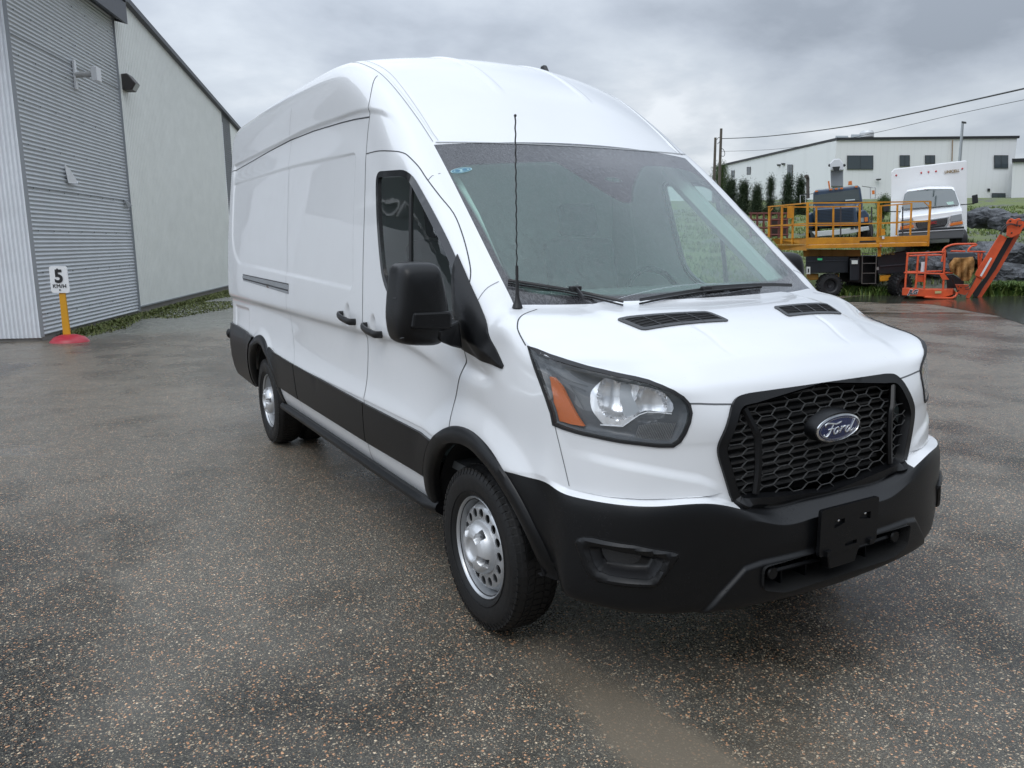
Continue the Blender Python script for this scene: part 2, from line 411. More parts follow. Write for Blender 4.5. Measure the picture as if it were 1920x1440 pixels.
b_ = MB(); corr(b_, 15.12, 16.3, .2, roofz, .0715, .0125); b_.build('corrugated_strip', GALVD, wh, angle=80)
b_ = MB(); b_.prism([wp(16.3, 0, .2), wp(24, 0, .2), wp(24, 0, roofz(24)), wp(16.3, 0, roofz(16.3))], WO*-.1); b_.build('far_wall', PANELW, wh, smooth=False)
b_ = MB(); b_.prism([wp(.05, -.03, -.2), wp(24, -.03, -.2), wp(24, -.03, .22), wp(.05, -.03, .22)], WO*-.3)
b_.prism([wp(.04, -.06, -.2), wp(.04, -12, -.2), wp(.04, -12, .1), wp(.04, -.06, .1)], WX*.3); b_.build('foundation', CONC, wh, smooth=False)
b_ = MB(); b_.bar(wp(5.01, .015, .1), wp(5.01, .015, 7.1), .05, .05); b_.build('seam_trim', M('trim_grey', (.30, .32, .34), .5, .3), wh, smooth=False)
b_ = MB(); b_.bar(wp(5.03, .02, .195), wp(15.1, .02, .195), .03, .03); b_.build('base_trim', MATS['trim_grey'], wh, smooth=False)
b_ = MB(); b_.bar(wp(.0, .01, .08), wp(.0, .01, 7.3), .06, .06); b_.build('corner_trim', MATS['trim_grey'], wh, smooth=False)
# raked roof edge
b_ = MB(); b_.prism([wp(4.9, .12, roofz(4.9)+.02), wp(24, .12, roofz(24)+.02), wp(24, .12, roofz(24)+.14), wp(4.9, .12, roofz(4.9)+.14)], WO*-.4); b_.build('roof_edge', TRIMD, wh, smooth=False)
# roof over the corrugated bay: deep soffit that sticks out
b_ = MB(); z0 = 6.62
vs = []; fs = []
for i in range(60):
    s_ = -2+i*.13; o_ = .02 if i % 2 else 0
    vs += [(s_, .2, 6.62+o_), (s_, -.22, 6.50+o_)]
vs = [v for v in vs if v[0] <= 5.12]
for i in range(len(vs)//2-1): fs.append((2*i, 2*i+2, 2*i+3, 2*i+1))
b_.add(vs, fs, WM); b_.build('soffit', GALVD, wh, smooth=False)
b_ = MB(); b_.prism([wp(-2.1, .22, 6.46), wp(5.12, .22, 6.46), wp(5.12, .22, 6.9), wp(-2.1, .22, 6.9)], WO*.05)
b_.prism([wp(5.12, .27, 6.46), wp(5.12, -.3, 6.60), wp(5.12, -.3, 7.3), wp(5.12, .27, 7.0)], WX*.05); b_.build('soffit_fascia', TRIMD, wh, smooth=False)
b_ = MB(); b_.prism([wp(-2.1, .3, 6.93), wp(5.2, .3, 6.93), wp(5.2, -12, 8.6), wp(-2.1, -12, 8.6)], (0, 0, .05)); b_.build('roof', TRIMD, wh, smooth=False)
# end wall that faces the camera: vertical corrugation, then a plain panel with lettering out of frame
b_ = MB(); vs = []; fs = []; n_ = int(1.35/.0715*8)
for i in range(n_+1):
    y = .0+i*.0715/8; o_ = .0125*math.sin(2*math.pi*i/8); vs += [(-o_, y, .06), (-o_, y, 7.4)]
for i in range(n_): fs.append((2*i, 2*i+1, 2*i+3, 2*i+2))
b_.add(vs, fs, WM); b_.build('end_wall', GALVL, wh, angle=80)
b_ = MB(); b_.prism([wp(.0, -1.36, .06), wp(.0, -13, .06), wp(.0, -13, 2.9), wp(.0, -1.36, 2.9)], WX*.1); b_.build('lower_end_wall', GALV, wh, smooth=False)
b_ = MB(); b_.prism([wp(-.02, -1.36, 2.92), wp(-.02, -13, 2.92), wp(-.02, -13, 7.4), wp(-.02, -1.36, 7.4)], WX*.1); b_.build('sign_panel', M('sign_panel_grey', (.10, .115, .125), .5), wh, smooth=False)
def text_mesh(txt, size, ext, mats, name, parent, Mx, align='CENTER', shear=0, font=None, world=True, spacing=1, bold=0):
    cu = bpy.data.curves.new(name, 'FONT'); cu.body = txt; cu.size = size; cu.extrude = ext; cu.align_x = align; cu.align_y = 'CENTER'; cu.shear = shear
    cu.space_character = spacing; cu.offset = bold
    o = bpy.data.objects.new('tmp', cu); COL.objects.link(o); dg = bpy.context.evaluated_depsgraph_get(); dg.update()
    me = bpy.data.meshes.new_from_object(o.evaluated_get(dg)); bpy.data.objects.remove(o); me.transform(Mx); me.name = name
    me.materials.clear(); me.materials.append(mats)
    return link(name, me, parent, world)
# letters stand on the end wall (seen only as a reflection in the van)
Rw = Matrix(((WO.x, 0, -WX.x, 0), (WO.y, 0, -WX.y, 0), (0, 1, 0, 0), (0, 0, 0, 1)))
text_mesh('EXPLORATION', .75, .03, M('sign_letters', (.7, .72, .74), .4), 'sign_lettering', wh, Matrix.Translation(wp(-.06, -5.2, 3.55)) @ Rw)

b_ = MB()
for s_ in np.arange(.3, 4.9, .62):
    for z in np.arange(.45, 6.4, .715):
        b_.box((s_+.02*math.sin(z*9), -.016, z+.009*math.sin(s_*7)), (.022, .010, .022), WM)
tag(b_.build('cladding_screws', M('screw_grey', (.22, .23, .24), .4, .6), wh, smooth=False), kind='stuff')
for z in (2.62, 5.05):
    b_ = MB(); b_.box((2.5, -.0150, z), (4.95, .004, .012), WM); b_.build('sheet_lap', M('lap_dark', (.16, .17, .18), .5), wh, smooth=False)
# moss and weeds along the foundation (beyond counting)
LEAF = {}
def leafmat(name, a, b, c=None):
    t = NT(name); n_ = t.noise(9, 3, .6); oi = t.n('ShaderNodeObjectInfo')
    geo = t.n('ShaderNodeNewGeometry')
    nz = t.ramp(geo.outputs['Random Per Island'], [(0, a), (.55, b), (1, c or b)])
    t.set(col=t.mix(t.math('MULTIPLY', n_, .4), nz, tuple(x*.55 for x in a)), rough=.6, spec=.3); t.m.use_backface_culling = False
    return t.m
MOSS = leafmat('moss_green', (.085, .11, .032), (.15, .18, .05), (.26, .26, .10))
GRASS = leafmat('grass_green', (.07, .115, .03), (.14, .20, .05), (.26, .28, .10))
def blades(mb, p, n, h, sp, r=rnd, w=.01, lean=.5):
    for _ in range(n):
        a = r.uniform(0, 6.283); d = r.uniform(0, sp); q = Vector((p[0]+math.cos(a)*d, p[1]+math.sin(a)*d, p[2]))
        l = h*r.uniform(.4, 1.1); b = r.uniform(0, 6.283); t_ = Vector((math.cos(b), math.sin(b), 0)); u = Vector((-t_.y, t_.x, 0))*w*r.uniform(.6, 1.4)
        m_ = q+Vector((0, 0, l*.6))+t_*l*lean*.3; e_ = q+Vector((0, 0, l))+t_*l*lean*r.uniform(.5, 1.4)
        mb.add([q-u, q+u, m_+u*.7, m_-u*.7, e_], [(0, 1, 2, 3), (3, 2, 4)])
mb = MB()
for i in range(5200):
    s_ = .6+13.6*rnd.random()**.9
    wmax = .25+.55*(.5+.5*math.sin(s_*1.1+.6))*min(1, s_/3)+ (.9 if 4.0 < s_ < 9 else .15)
    d = rnd.random()**1.6*wmax
    blades(mb, wp(s_, .02+d, 0.0), 2, .030 if d > .25 else .085, .10, w=.016, lean=1.0)
tag(mb.build('moss', MOSS, smooth=False, fixn=False), 'low moss and weeds growing along the base of the warehouse wall', 'moss', kind='stuff')

# ---- floodlight, camera bracket and small wall clutter
PLD = M('dark_plastic', (.03, .031, .033), .45); WHM = M('white_metal', (.72, .73, .74), .4)
fl = thing('wall_lamp', 'dark wedge shaped floodlight on the pale ribbed warehouse wall', 'wall light', tuple(wp(5.7, 0, 5.25)))
b_ = MB(); b_.prism([wp(5.22, .0, 5.42), wp(5.22, .0, 5.08), wp(5.22, .20, 5.08), wp(5.22, .30, 5.24), wp(5.22, .14, 5.44)], WX*.36); b_.build('housing', M('lamp_bronze', (.055, .05, .047), .5), fl, smooth=False, bevel=.02)
b_ = MB(); b_.prism([wp(5.27, .212, 5.09), wp(5.27, .302, 5.23), wp(5.52, .302, 5.23), wp(5.52, .212, 5.09)], WO*.01); b_.build('lens', M('lamp_lens', (.45, .47, .46), .15), fl, smooth=False)
fc = thing('wall_bracket', 'white square bracket with a short arm and box high on the corrugated wall', 'camera bracket', tuple(wp(2.6, 0, 4.8)))
b_ = MB(); b_.box((2.55, -.03, 4.88), (.10, .04, .55), WM); b_.build('plate', WHM, fc, smooth=False, bevel=.006)
b_ = MB(); b_.tube([wp(2.55, .03, 4.88), wp(2.58, .36, 4.90)], .055, 12); b_.build('arm', M('arm_grey', (.42, .42, .41), .5), fc)
b_ = MB(); b_.box((2.60, -.40, 4.90), (.24, .11, .26), WM); b_.build('box', WHM, fc, smooth=False, bevel=.01)
sc2 = MB(); sc2.add([wp(1.62, .03, 3.12), wp(1.66, .05, 2.78), wp(2.0, .09, 2.80), wp(2.1, .03, 2.86), wp(1.8, .06, 3.02)], [(0, 1, 2, 3, 4)])
so = sc2.build('torn_flap', WHM, smooth=False); m_ = so.modifiers.new('s', 'SOLIDIFY'); m_.thickness = .01
tag(so, 'torn white scrap of metal hanging on the corrugated wall', 'scrap')
sc2 = MB(); sc2.add([wp(4.6, .03, 2.62), wp(4.68, .06, 2.46), wp(4.9, .09, 2.5), wp(4.8, .04, 2.6)], [(0, 1, 2, 3)])
so = sc2.build('bent_flap', M('scrap_grey', (.3, .31, .32), .5, .4), smooth=False); m_ = so.modifiers.new('s', 'SOLIDIFY'); m_.thickness = .01
tag(so, 'small bent grey flap beside the wall seam', 'scrap')

# ---- speed sign
sgb = onZ(131, 641, 0); sg = thing('speed_sign', 'small white 5 km/h speed sign on a leaning yellow post in a red base', 'road sign', tuple(sgb))
FH = Vector((FW.x, FW.y, 0)).normalized(); RH = Vector((FH.y, -FH.x, 0)); ZU = Vector((0, 0, 1))
def vplane(px, py, D): d = ray(px, py); return CAMP + d*(D/Vector((d.x, d.y, 0)).dot(FH))
SD = (sgb-CAMP).dot(FH)
def sgp(px, py, dd=0): return vplane(px, py, SD+dd)
b_ = MB(); b_.prism([sgp(110, 545), sgp(121, 545), sgp(132.5, 636), sgp(119, 636)], FH*.03); b_.build('post', M('yellow_post', (.62, .30, .01), .5, var=.1), sg, smooth=False)
b_ = MB(); q = [sgp(92.5, 499), sgp(126, 499), sgp(132.5, 549), sgp(97.5, 549)]
q = roundpoly([v-FH*.02 for v in q], .05, 5); b_.prism(q, FH*.012); b_.build('plate', M('sign_white', (.80, .81, .82), .35), sg, smooth=False)
ax = (sgp(126, 499)-sgp(92.5, 499)).normalized(); ay = (sgp(109.5, 499)-sgp(115, 549)).normalized()
def sgT(px, py): o_ = sgp(px, py)-FH*.028; return Matrix(((ax.x, ay.x, -FH.x, o_.x), (ax.y, ay.y, -FH.y, o_.y), (ax.z, ay.z, -FH.z, o_.z), (0, 0, 0, 1)))
BLK = M('black_paint', (.012, .012, .013), .5)
text_mesh('5', .30, .003, BLK, 'numeral', sg, sgT(111.5, 519.0), bold=.009); text_mesh('KM/H', .092, .003, BLK, 'lettering', sg, sgT(113.3, 536.5), bold=0, spacing=1.06)
for (px, py) in ((108.8, 504.5), (114, 543.5)):
    c = sgp(px, py)-FH*.03; b_ = MB(); b_.sphere(c, .013, 8, 6); b_.build('bolt', BLK, sg)
b_ = MB(); n_ = 28; vs = [tuple(sgb+Vector((0, 0, .13)))]; fs = []
for k, (r_, h_) in enumerate(((.13, .125), (.25, .085), (.31, .03), (.325, 0))):
    for j in range(n_):
        a = 2*math.pi*j/n_; vs.append(tuple(sgb+RH*(r_*math.cos(a))*1.0+FH*(r_*math.sin(a)*.8)+Vector((.0, 0, h_))))
for j in range(n_): fs.append((0, 1+j, 1+(j+1) % n_))
for k in range(3):
    for j in range(n_): a = 1+k*n_+j; b2 = 1+k*n_+(j+1) % n_; fs.append((a, a+n_, b2+n_, b2))
b_.add(vs, fs); b_.build('base', M('red_base', (.38, .018, .035), .35, var=.2), sg, angle=60)
# ================================================================== THE VAN: body surface
VAN = thing('cargo_van', 'large white high roof cargo van with black grille in the middle of the yard', 'van', (0, 3, 0))
def paint_mat():
    t = NT('white_paint')
    co = t.co('Object')
    dr = t.vor(55, src=co); dp = t.ramp(dr, [(.10, 1), (.22, 0)]); gate = t.ramp(t.noise(16, 3, .6), [(.52, 0), (.60, 1)])
    drops = t.math('MULTIPLY', dp, gate)
    dirt = t.noise(1.4, 6, .62)
    sp_ = t.n('ShaderNodeSeparateXYZ'); t.L.new(co, sp_.inputs[0])
    col = t.mix(t.ramp(dirt, [(.45, 0), (.8, .35)]), (.745, .755, .765), (.67, .675, .68))
    t.set(col=col, rough=.34, coat=.85, crough=.015, spec=.5, cnormal=t.bump(drops, .4, .002, t.bump(t.noise(2.6, 2, .5), .05, .02)))
    t.b.inputs['Coat IOR'].default_value = 1.5
    return t.m
PAINT = paint_mat()
def plastic_mat():
    t = NT('black_bumper_plastic'); co = t.co('Object')
    dr = t.vor(130, src=co); dp = t.ramp(dr, [(.08, 1), (.20, 0)]); gate = t.ramp(t.noise(6, 3, .6), [(.50, 0), (.62, 1)])
    drops = t.math('MULTIPLY', dp, gate)
    n_ = t.noise(5, 6, .6)
    col = t.mix(n_, (.0022, .0024, .0029), (.0050, .0053, .0062))
    t.set(col=col, rough=t.mix(drops, .36, .12), spec=.34, normal=t.bump(t.noise(420, 2, .5), .05, .0004, t.bump(drops, .5, .002)))
    return t.m
PLA = plastic_mat()
SEAM = M('panel_gap', (.035, .037, .04), .6)
GLOSSB = M('gloss_black', (.008, .008, .009), .18, coat=.5)
DARK = M('wheel_well_black', (.006, .006, .007), .85)
RUB = M('rubber_black', (.010, .010, .011), .55)

ZR = [.38, .44, .50, .58, .65, .72, .785, .805, .92, 1.12, 1.18, 1.40, 1.75, 2.08, 2.27, 2.39, 2.55, 2.64, 2.69]
XR = [.93, .965, .985, 1.0, 1.005, 1.008, 1.010, 1.010, .988, .980, 1.006, 1.0, .972, .932, .908, .893, .868, .83, .77]
def xs(z): return float(np.interp(z, ZR[:17], XR[:17]))
K = 18
ditch_y = [1.77, 1.96, 2.14, 2.36, 2.565, 2.886, 3.3, 4, 5.0, 5.98, 6.06]
ditch_z = [2.10, 2.24, 2.365, 2.50, 2.598, 2.682, 2.715, 2.72, 2.715, 2.69, 2.64]
SIDE = []     # (y, x18, y18, z18, w, round)
for y, w in ((6.06, -.035), (6.01, -.006), (5.88, 0), (5.5, 0), (5.1, 0), (4.7, 0), (4.3, 0), (3.95, 0), (3.6, 0), (3.25, 0), (2.9, 0), (2.65, 0), (2.42, 0), (2.2, 0), (2.05, 0), (1.92, 0)):
    SIDE.append((y, .765+ (w*.6) + .015*max(0, (2.6-y)/.6), y, float(np.interp(y, ditch_y, ditch_z)), w, 0))
for y, x, z in ((1.77, .79, 2.095), (1.60, .802, 1.962), (1.43, .814, 1.822), (1.26, .827, 1.682), (1.10, .838, 1.548), (.98, .848, 1.452), (.90, .858, 1.388)):
    SIDE.append((y, x, y, z, 0 if y > 1.0 else -.003, 1))
SIDE += [(.82, .895, .82, 1.362, -.005, 2), (.72, .915, .72, 1.325, -.010, 2), (.64, .925, .64, 1.275, -.018, 2), (.56, .922, .56, 1.248, -.028, 2), (.48, .912, .47, 1.228, -.040, 2)]
CORN = [((.962, .385), (.932, .40), (.887, .37, 1.213)), ((.928, .275), (.895, .31), (.838, .28, 1.197)), ((.865, .175), (.825, .215), (.765, .208, 1.176)),
        ((.76, .095), (.72, .145), (.68, .160, 1.148)), ((.61, .035), (.59, .095), (.60, .137, 1.120)), ((.46, .005), (.455, .070), (.49, .125, 1.107)),
        ((.30, -.012), (.305, .056), (.33, .120, 1.107)), ((.15, -.019), (.15, .050), (.165, .117, 1.108)), ((0, -.021), (0, .048), (0, .115, 1.109))]
CI = 4                       # which corner column is the hood corner
# centre line of hood, windshield and roof for each station from the rear
def centre(st):
    y, x18, y18, z18, w, r = st
    if r == 0:
        cy = [1.92, 2.05, 2.2, 2.42, 2.65, 2.9, 3.25, 3.6, 4.0, 5.0, 5.88, 6.06]
        return (0, float(np.interp(y, cy, [1.83, 1.97, 2.13, 2.37, 2.62, 2.88, 3.24, 3.6, 4.0, 5.0, 5.9, 6.08])), float(np.interp(y, cy, [2.262, 2.385, 2.493, 2.618, 2.702, 2.752, 2.785, 2.80, 2.805, 2.805, 2.79, 2.75])))
    if r == 1:
        t = (1.77-y)/.87; yy = 1.675-t*.965; return (0, yy, 2.126-(2.126-1.385)*t - .0 + .02*math.sin(math.pi*t))
    return {.82: (0, .62, 1.362), .72: (0, .52, 1.345), .64: (0, .43, 1.318), .56: (0, .345, 1.283), .48: (0, .27, 1.243)}[round(y, 2)]
CENC = [(0, .215, 1.212), (0, .175, 1.180), (0, .145, 1.152), (0, .126, 1.128)]   # corner columns 0..3
cols = []                     # every column of the strip: K+1 points (x positive = mirrored later), (region per row) 
for st in SIDE:
    y, x18, y18, z18, w, r = st; c = []
    zr = list(ZR); fq = float(np.clip((1.80-y)/.85, 0, 1)); fq = fq*fq*(3-2*fq)
    zr[8] -= .02*fq; zr[9] -= .11*fq; zr[10] -= .10*fq
    zb = zr[10]; x10 = XR[10]+w
    D = (xs(z18)+w if r else .905+w) - x18
    if r == 0: h = .31
    elif r == 1: h = min(.62*(z18-zb), .17)
    else: h = min(.55*(z18-zb), .085); D = (1.0+w)-x18
    D = (xs(z18-h)+w)-x18
    for k in range(K+1):
        if k <= 10:
            x = XR[k]+w; z = zr[k]
            x = x*(1-fq)+(1.0+w)*fq if k >= 8 else x
            # wheel well side: smooth belly under the rear
            yy = y
            if y > 5.9: x -= .0
            c.append((x, yy, z))
        elif k <= 14:
            zt = z18-h; z = zb+(zt-zb)*(k-10)/5*1.0
            if r == 0: z = [1.40, 1.75, 2.05, z18-h-.12][k-11] if z18-h > 2.3 else zb+(zt-zb)*[.19, .47, .74, .88][k-11]
            if r == 1: z = zb+(zt-zb)*[.22, .45, .66, .84][k-11]
            x = (xs(z)+w) if r != 2 else 1.0+w-.01*((z-zb)/(zt-zb+1e-6))
            c.append((x, y, z))
        else:
            a = (18-k)/3*math.pi/2
            ex = D*math.sin(a); ez = h*(1-math.cos(a))
            if r == 2: x = x18+(1.0+w-.01-x18)*math.sin(a)
            else: x = x18+ex
            c.append((x, y18, z18-ez))
    cols.append(c)
for n_, (B, F, T) in enumerate(CORN):
    f_ = n_/8; c = []
    zz = [.355, .372, .45, .55, .65, .73, .768, .780, .83, .885, .94]
    zz[0] += .02*(1-f_); zz[1] += .02*(1-f_)
    if n_ >= 6: zz[4:8] = [.60, .652, .676, .702]
    elif n_ == 5: zz[4:8] = [.62, .695, .725, .742]
    for k in range(11):
        sx = B[0]/.96
        if k == 0: p = (B[0]*.95, B[1]+.07)
        elif k == 1: p = (B[0]*.985, B[1]+.018)
        elif k <= 4: p = (B[0], B[1]+(.006 if k == 2 else 0))
        elif k == 5: p = (B[0]*.999, B[1]+.004)
        elif k == 6: p = (B[0]*.994, B[1]+(.016 if n_ < 5 else .022 if n_ == 5 else .036))
        else:
            t = (k-7)/3; p = (F[0]+.003*0, F[1]+.010*t)
        c.append((p[0], p[1], zz[k]))
    P0 = Vector(c[10]); T_ = Vector(T)
    for k in range(11, K+1):
        t = (k-10)/8; q = P0.lerp(T_, t); 
        bulge = math.sin(math.pi*t)*.012
        nrm_ = Vector((B[0], -max(.25, 1-B[0])*1.0, 0)).normalized() if n_ < 4 else Vector((0, -1, 0))
        q = q + nrm_*bulge; c.append(tuple(q))
    cols.append(c)
NC = len(cols); NS = len(SIDE); ic = NS+CI                    # column index of the hood corner
verts = []; idx = {}
def V_(p, key):
    if key in idx: return idx[key]
    verts.append(p); idx[key] = len(verts)-1; return idx[key]
for sgn in (-1, 1):
    for i, c in enumerate(cols):
        for k, p in enumerate(c):
            if i == NC-1: V_((0, p[1], p[2]), ('m', i, k)); idx[(sgn, i, k)] = idx[('m', i, k)]
            else: V_((sgn*p[0], p[1], p[2]), (sgn, i, k))
NX = NC-1-ic                                               # columns across half the hood
# top grid: rows j follow strip columns 0..ic ; across q = 0 (edge) .. NX (centre)
fr = [1.0] + [CORN[CI+q][2][0]/CORN[CI][2][0] for q in range(1, NX)] + [0.0]
for sgn in (-1, 1):
    for j in range(ic+1):
        e_ = cols[j][K]
        if j < NS: cp = centre(SIDE[j]); r = SIDE[j][5]
        elif j < ic: cp = CENC[j-NS]; r = 2
        for q in range(NX+1):
            if q == 0: idx[(sgn, 't', j, 0)] = idx[(sgn, j, K)]; continue
            if j == ic: idx[(sgn, 't', j, q)] = idx[(sgn, ic+q, K)]; continue
            f_ = fr[q]; u = 1-f_*f_
            if r == 0: u = 1-abs(f_)**2.3
            if r == 2 and SIDE[min(j, NS-1)][0] > .5 and j < NS: u = 1-abs(f_)**2.6
            x = e_[0]*f_; y = e_[1]+(cp[1]-e_[1])*u; z = e_[2]+(cp[2]-e_[2])*u
            if q == NX: V_((0, y, z), ('m', 't', j)); idx[(sgn, 't', j, q)] = idx[('m', 't', j)]
            else: V_((sgn*x, y, z), (sgn, 't', j, q))
faces = []; reg = []
BODY, HOOD, FASC, BUMP, FEND, DOORF, SLID, ROOF = range(8)
for sgn in (-1, 1):
    def F(a, b, c, d, r): faces.append((a, b, c, d) if sgn < 0 else (d, c, b, a)); reg.append(r)
    for i in range(NC-1):
        for k in range(K):
            if i >= NS-4:                               # ahead of the wheel arch
                r = BUMP if k < (6 if i < NS+5 else 7) else (FASC if i >= NS else FEND)
            elif i >= NS-12: r = FEND
            else: r = BODY
            F(idx[(sgn, i, k)], idx[(sgn, i+1, k)], idx[(sgn, i+1, k+1)], idx[(sgn, i, k+1)], r)
    for j in range(ic):
        for q in range(NX):
            r = HOOD if j >= NS-6 else (8 if j >= NS-12 else ROOF)
            F(idx[(sgn, 't', j, q)], idx[(sgn, 't', j+1, q)], idx[(sgn, 't', j+1, q+1)], idx[(sgn, 't', j, q+1)], r)
TAIL = [cols[0][k] for k in range(K+1)]

def subsurf(verts, faces, reg, levels, crease=None, iters=14):
    me = bpy.data.meshes.new('cage'); me.from_pydata(verts, [], faces); me.update()
    for r in range(9): me.materials.append(None)
    me.polygons.foreach_set('material_index', reg)
    if crease:
        at_ = me.attributes.new('crease_edge', 'FLOAT', 'EDGE')
        for e_ in me.edges:
            kk = tuple(sorted(e_.vertices))
            if kk in crease: at_.data[e_.index].value = crease[kk]
    o = bpy.data.objects.new('cage', me); COL.objects.link(o)
    m = o.modifiers.new('s', 'SUBSURF'); m.levels = 1; m.render_levels = 1; m.use_limit_surface = True; m.boundary_smooth = 'ALL'; m.quality = 4
    Q = np.array(verts); P = Q.copy(); n = len(verts)
    for it in range(iters):
        me.vertices.foreach_set('co', P.ravel()); me.update()
        dg = bpy.context.evaluated_depsgraph_get(); dg.update(); ev = o.evaluated_get(dg).to_mesh()
        A_ = np.empty(len(ev.vertices)*3); ev.vertices.foreach_get('co', A_); A_ = A_.reshape(-1, 3)[:n]
        err = Q-A_; P = P+err*.9; o.evaluated_get(dg).to_mesh_clear()
    m.levels = levels; m.render_levels = levels
    me.vertices.foreach_set('co', P.ravel()); me.update()
    dg = bpy.context.evaluated_depsgraph_get(); dg.update(); out_ = bpy.data.meshes.new_from_object(o.evaluated_get(dg))
    bpy.data.objects.remove(o); print('cage fit err', np.abs(err).max()); return out_
cr = {}
for sgn in (-1, 1):
    for i in range(NC-1):
        for k, c in ((9, .35), (10, .35), (6, .5), (7, .6)):
            if k in (9, 10): c *= float(np.clip((SIDE[min(i, NS-1)][0]-1.4)/.6, 0, 1))
            if c < .02: continue
            if k == 7 and i < NS-3: continue
            cr[tuple(sorted((idx[(sgn, i, k)], idx[(sgn, i+1, k)])))] = c
for sgn in (-1, 1):
    for i in range(NS+5, NC-1):
        for k in (5,): cr[tuple(sorted((idx[(sgn, i, k)], idx[(sgn, i+1, k)])))] = .75
LEV = 5 if HQ else 4
dense = subsurf(verts, faces, reg, LEV, cr)
nv = len(dense.vertices); P = np.empty(nv*3); dense.vertices.foreach_get('co', P); P = P.reshape(-1, 3)
Nn = np.empty(nv*3); dense.vertices.foreach_get('normal', Nn); Nn = Nn.reshape(-1, 3)
def sm(t): t = np.clip(t, 0, 1); return t*t*(3-2*t)
X_, Y_, Z_ = P[:, 0].copy(), P[:, 1].copy(), P[:, 2].copy()
side = sm((np.abs(Nn[:, 0])-.35)/.3) * (np.abs(X_) > .7)
disp = np.zeros(nv)
AF, AR, AZ = 1.02, 4.769, .353        # wheel centres
# recessed cargo panels
RP = roundpoly([(v[0], v[1]) + (0,) for v in ((2.43, 1.383), (3.82, 1.421), (5.55, 1.465), (5.80, 1.62), (5.86, 2.17), (3.95, 2.165), (2.50, 2.125))], [.06, .3, .25, .2, .03, .3, .05])
ins = inpoly(Y_, Z_, RP); d = sdist(Y_, Z_, RP); sd_ = np.where(ins, d, -d)
disp -= .009*sm((sd_+.004)/.016)*side
# long groove under the roof
GL = [(1.93, 2.17), (2.0, 2.214), (2.08, 2.262), (2.19, 2.301), (2.35, 2.33), (2.474, 2.342), (2.7, 2.352), (3.2, 2.365), (3.64, 2.37), (4.5, 2.355), (5.2, 2.345), (5.98, 2.335)]
gy = np.array([p[0] for p in GL]); gz = np.array([p[1] for p in GL]); dz = np.interp(Y_, gy, gz)-Z_
fade = sm((Y_-1.95)/.35)*sm((5.9-Y_)/.05)
disp -= .016*sm((dz+.012)/.03)*(1-sm((dz-.03)/.24))*fade*side
# flared wheel arches
for cy in (AF, AR):
    R_ = np.hypot(Y_-cy, (Z_-AZ)*1.0)
    k_ = sm(1-(R_-.53)/.13) if cy == AF else sm(1-(R_-.52)/.10)
    disp += (.020 if cy == AF else .016)*k_*side*sm((Z_-.5)/.3)*sm((cy+.75-Y_)/.2)
# rear quarter step behind the wheel
disp -= .008*sm((Y_-5.28)/.02)*sm((1.09-Z_)/.03)*sm((Z_-.85)/.03)*side*sm((5.86-Y_)/.03)
# door handle dishes
for (hy, hz) in ((2.12, 1.205), (2.53, 1.237)):
    e_ = np.hypot((Y_-hy)/.050, (Z_-hz)/.072); disp -= .016*(1-sm((e_-.35)/.65))*side
# sheet metal waviness
P += Nn*disp[:, None]
# top: roof beads, hood shape
topm = sm((Nn[:, 2]-.25)/.3)
Dz = np.zeros(nv)
for bx in (.28,):
    a = np.abs(np.abs(X_)-bx); Dz += .007*(1-sm((a-.012)/.022))*sm((Y_-1.98)/.10)*(Y_ > 1.85)*topm
a = np.abs(X_); Dz += -.010*(1-sm((np.abs(a-.755)-.006)/.012))*(Z_ > 2.05)*topm*(Y_ > 1.8)*sm((Y_-1.78)/.1)
hood = (Y_ < .78)*(Z_ > 1.09)*topm
# raised bonnet centre flanked by beads that run forward from the vents
t_ = np.clip((.62-Y_)/.5, 0, 1); lx = .60-.05*t_
Dz += hood*.007*(1-sm((a-lx+.05)/.08))*sm((Y_-.13)/.12)
lx2 = .36-.06*t_; Dz += hood*-.004*(1-sm(np.abs(a-lx2)/.02))*sm((.45-Y_)/.05)*sm((Y_-.2)/.15)
P[:, 2] += Dz
# lower fascia crease and bumper shaping
fz = (Nn[:, 1] < -.25)*(Z_ > .78)*(Z_ < 1.0)*(a > .47)
cz = np.interp(a, [.47, .60, .78, .90], [.80, .86, .905, .93])
P[:, 1] -= fz*.012*sm((cz-Z_)/.04)*sm((a-.50)/.08)*sm((.95-a)/.08)
bz = (Nn[:, 1] < -.1)*(Z_ < .76)*(Z_ > .33)
P[:, 1] += bz*.016*sm((.49-Z_)/.03)*sm((a-.50)/.05)*sm((.93-a)/.05)*sm((Z_-.385)/.02)*0
# shelf under the grille and the raised frame round the lower intake
bb = (Nn[:, 1] < -.1)*(Z_ < .765)*(Z_ > .30)
tz = np.interp(a, [.40, .47, .56, .66], [.545, .535, .45, .33])
P[:, 1] -= bb*.014*sm((tz-Z_)/.02)*sm((.66-a)/.03)
dense.vertices.foreach_set('co', P.ravel()); dense.update()
nf = len(dense.polygons); FV = np.empty(nf*4, np.int64); dense.loops.foreach_get('vertex_index', FV); FV = FV.reshape(-1, 4)
FC = P[FV].mean(1); FR = np.empty(nf, np.int64); dense.polygons.foreach_get('material_index', FR)
FN = np.empty(nf*3); dense.polygons.foreach_get('normal', FN); FN = FN.reshape(-1, 3)
BVH = BVHTree.FromPolygons([tuple(p) for p in P], [tuple(f) for f in FV.tolist()])

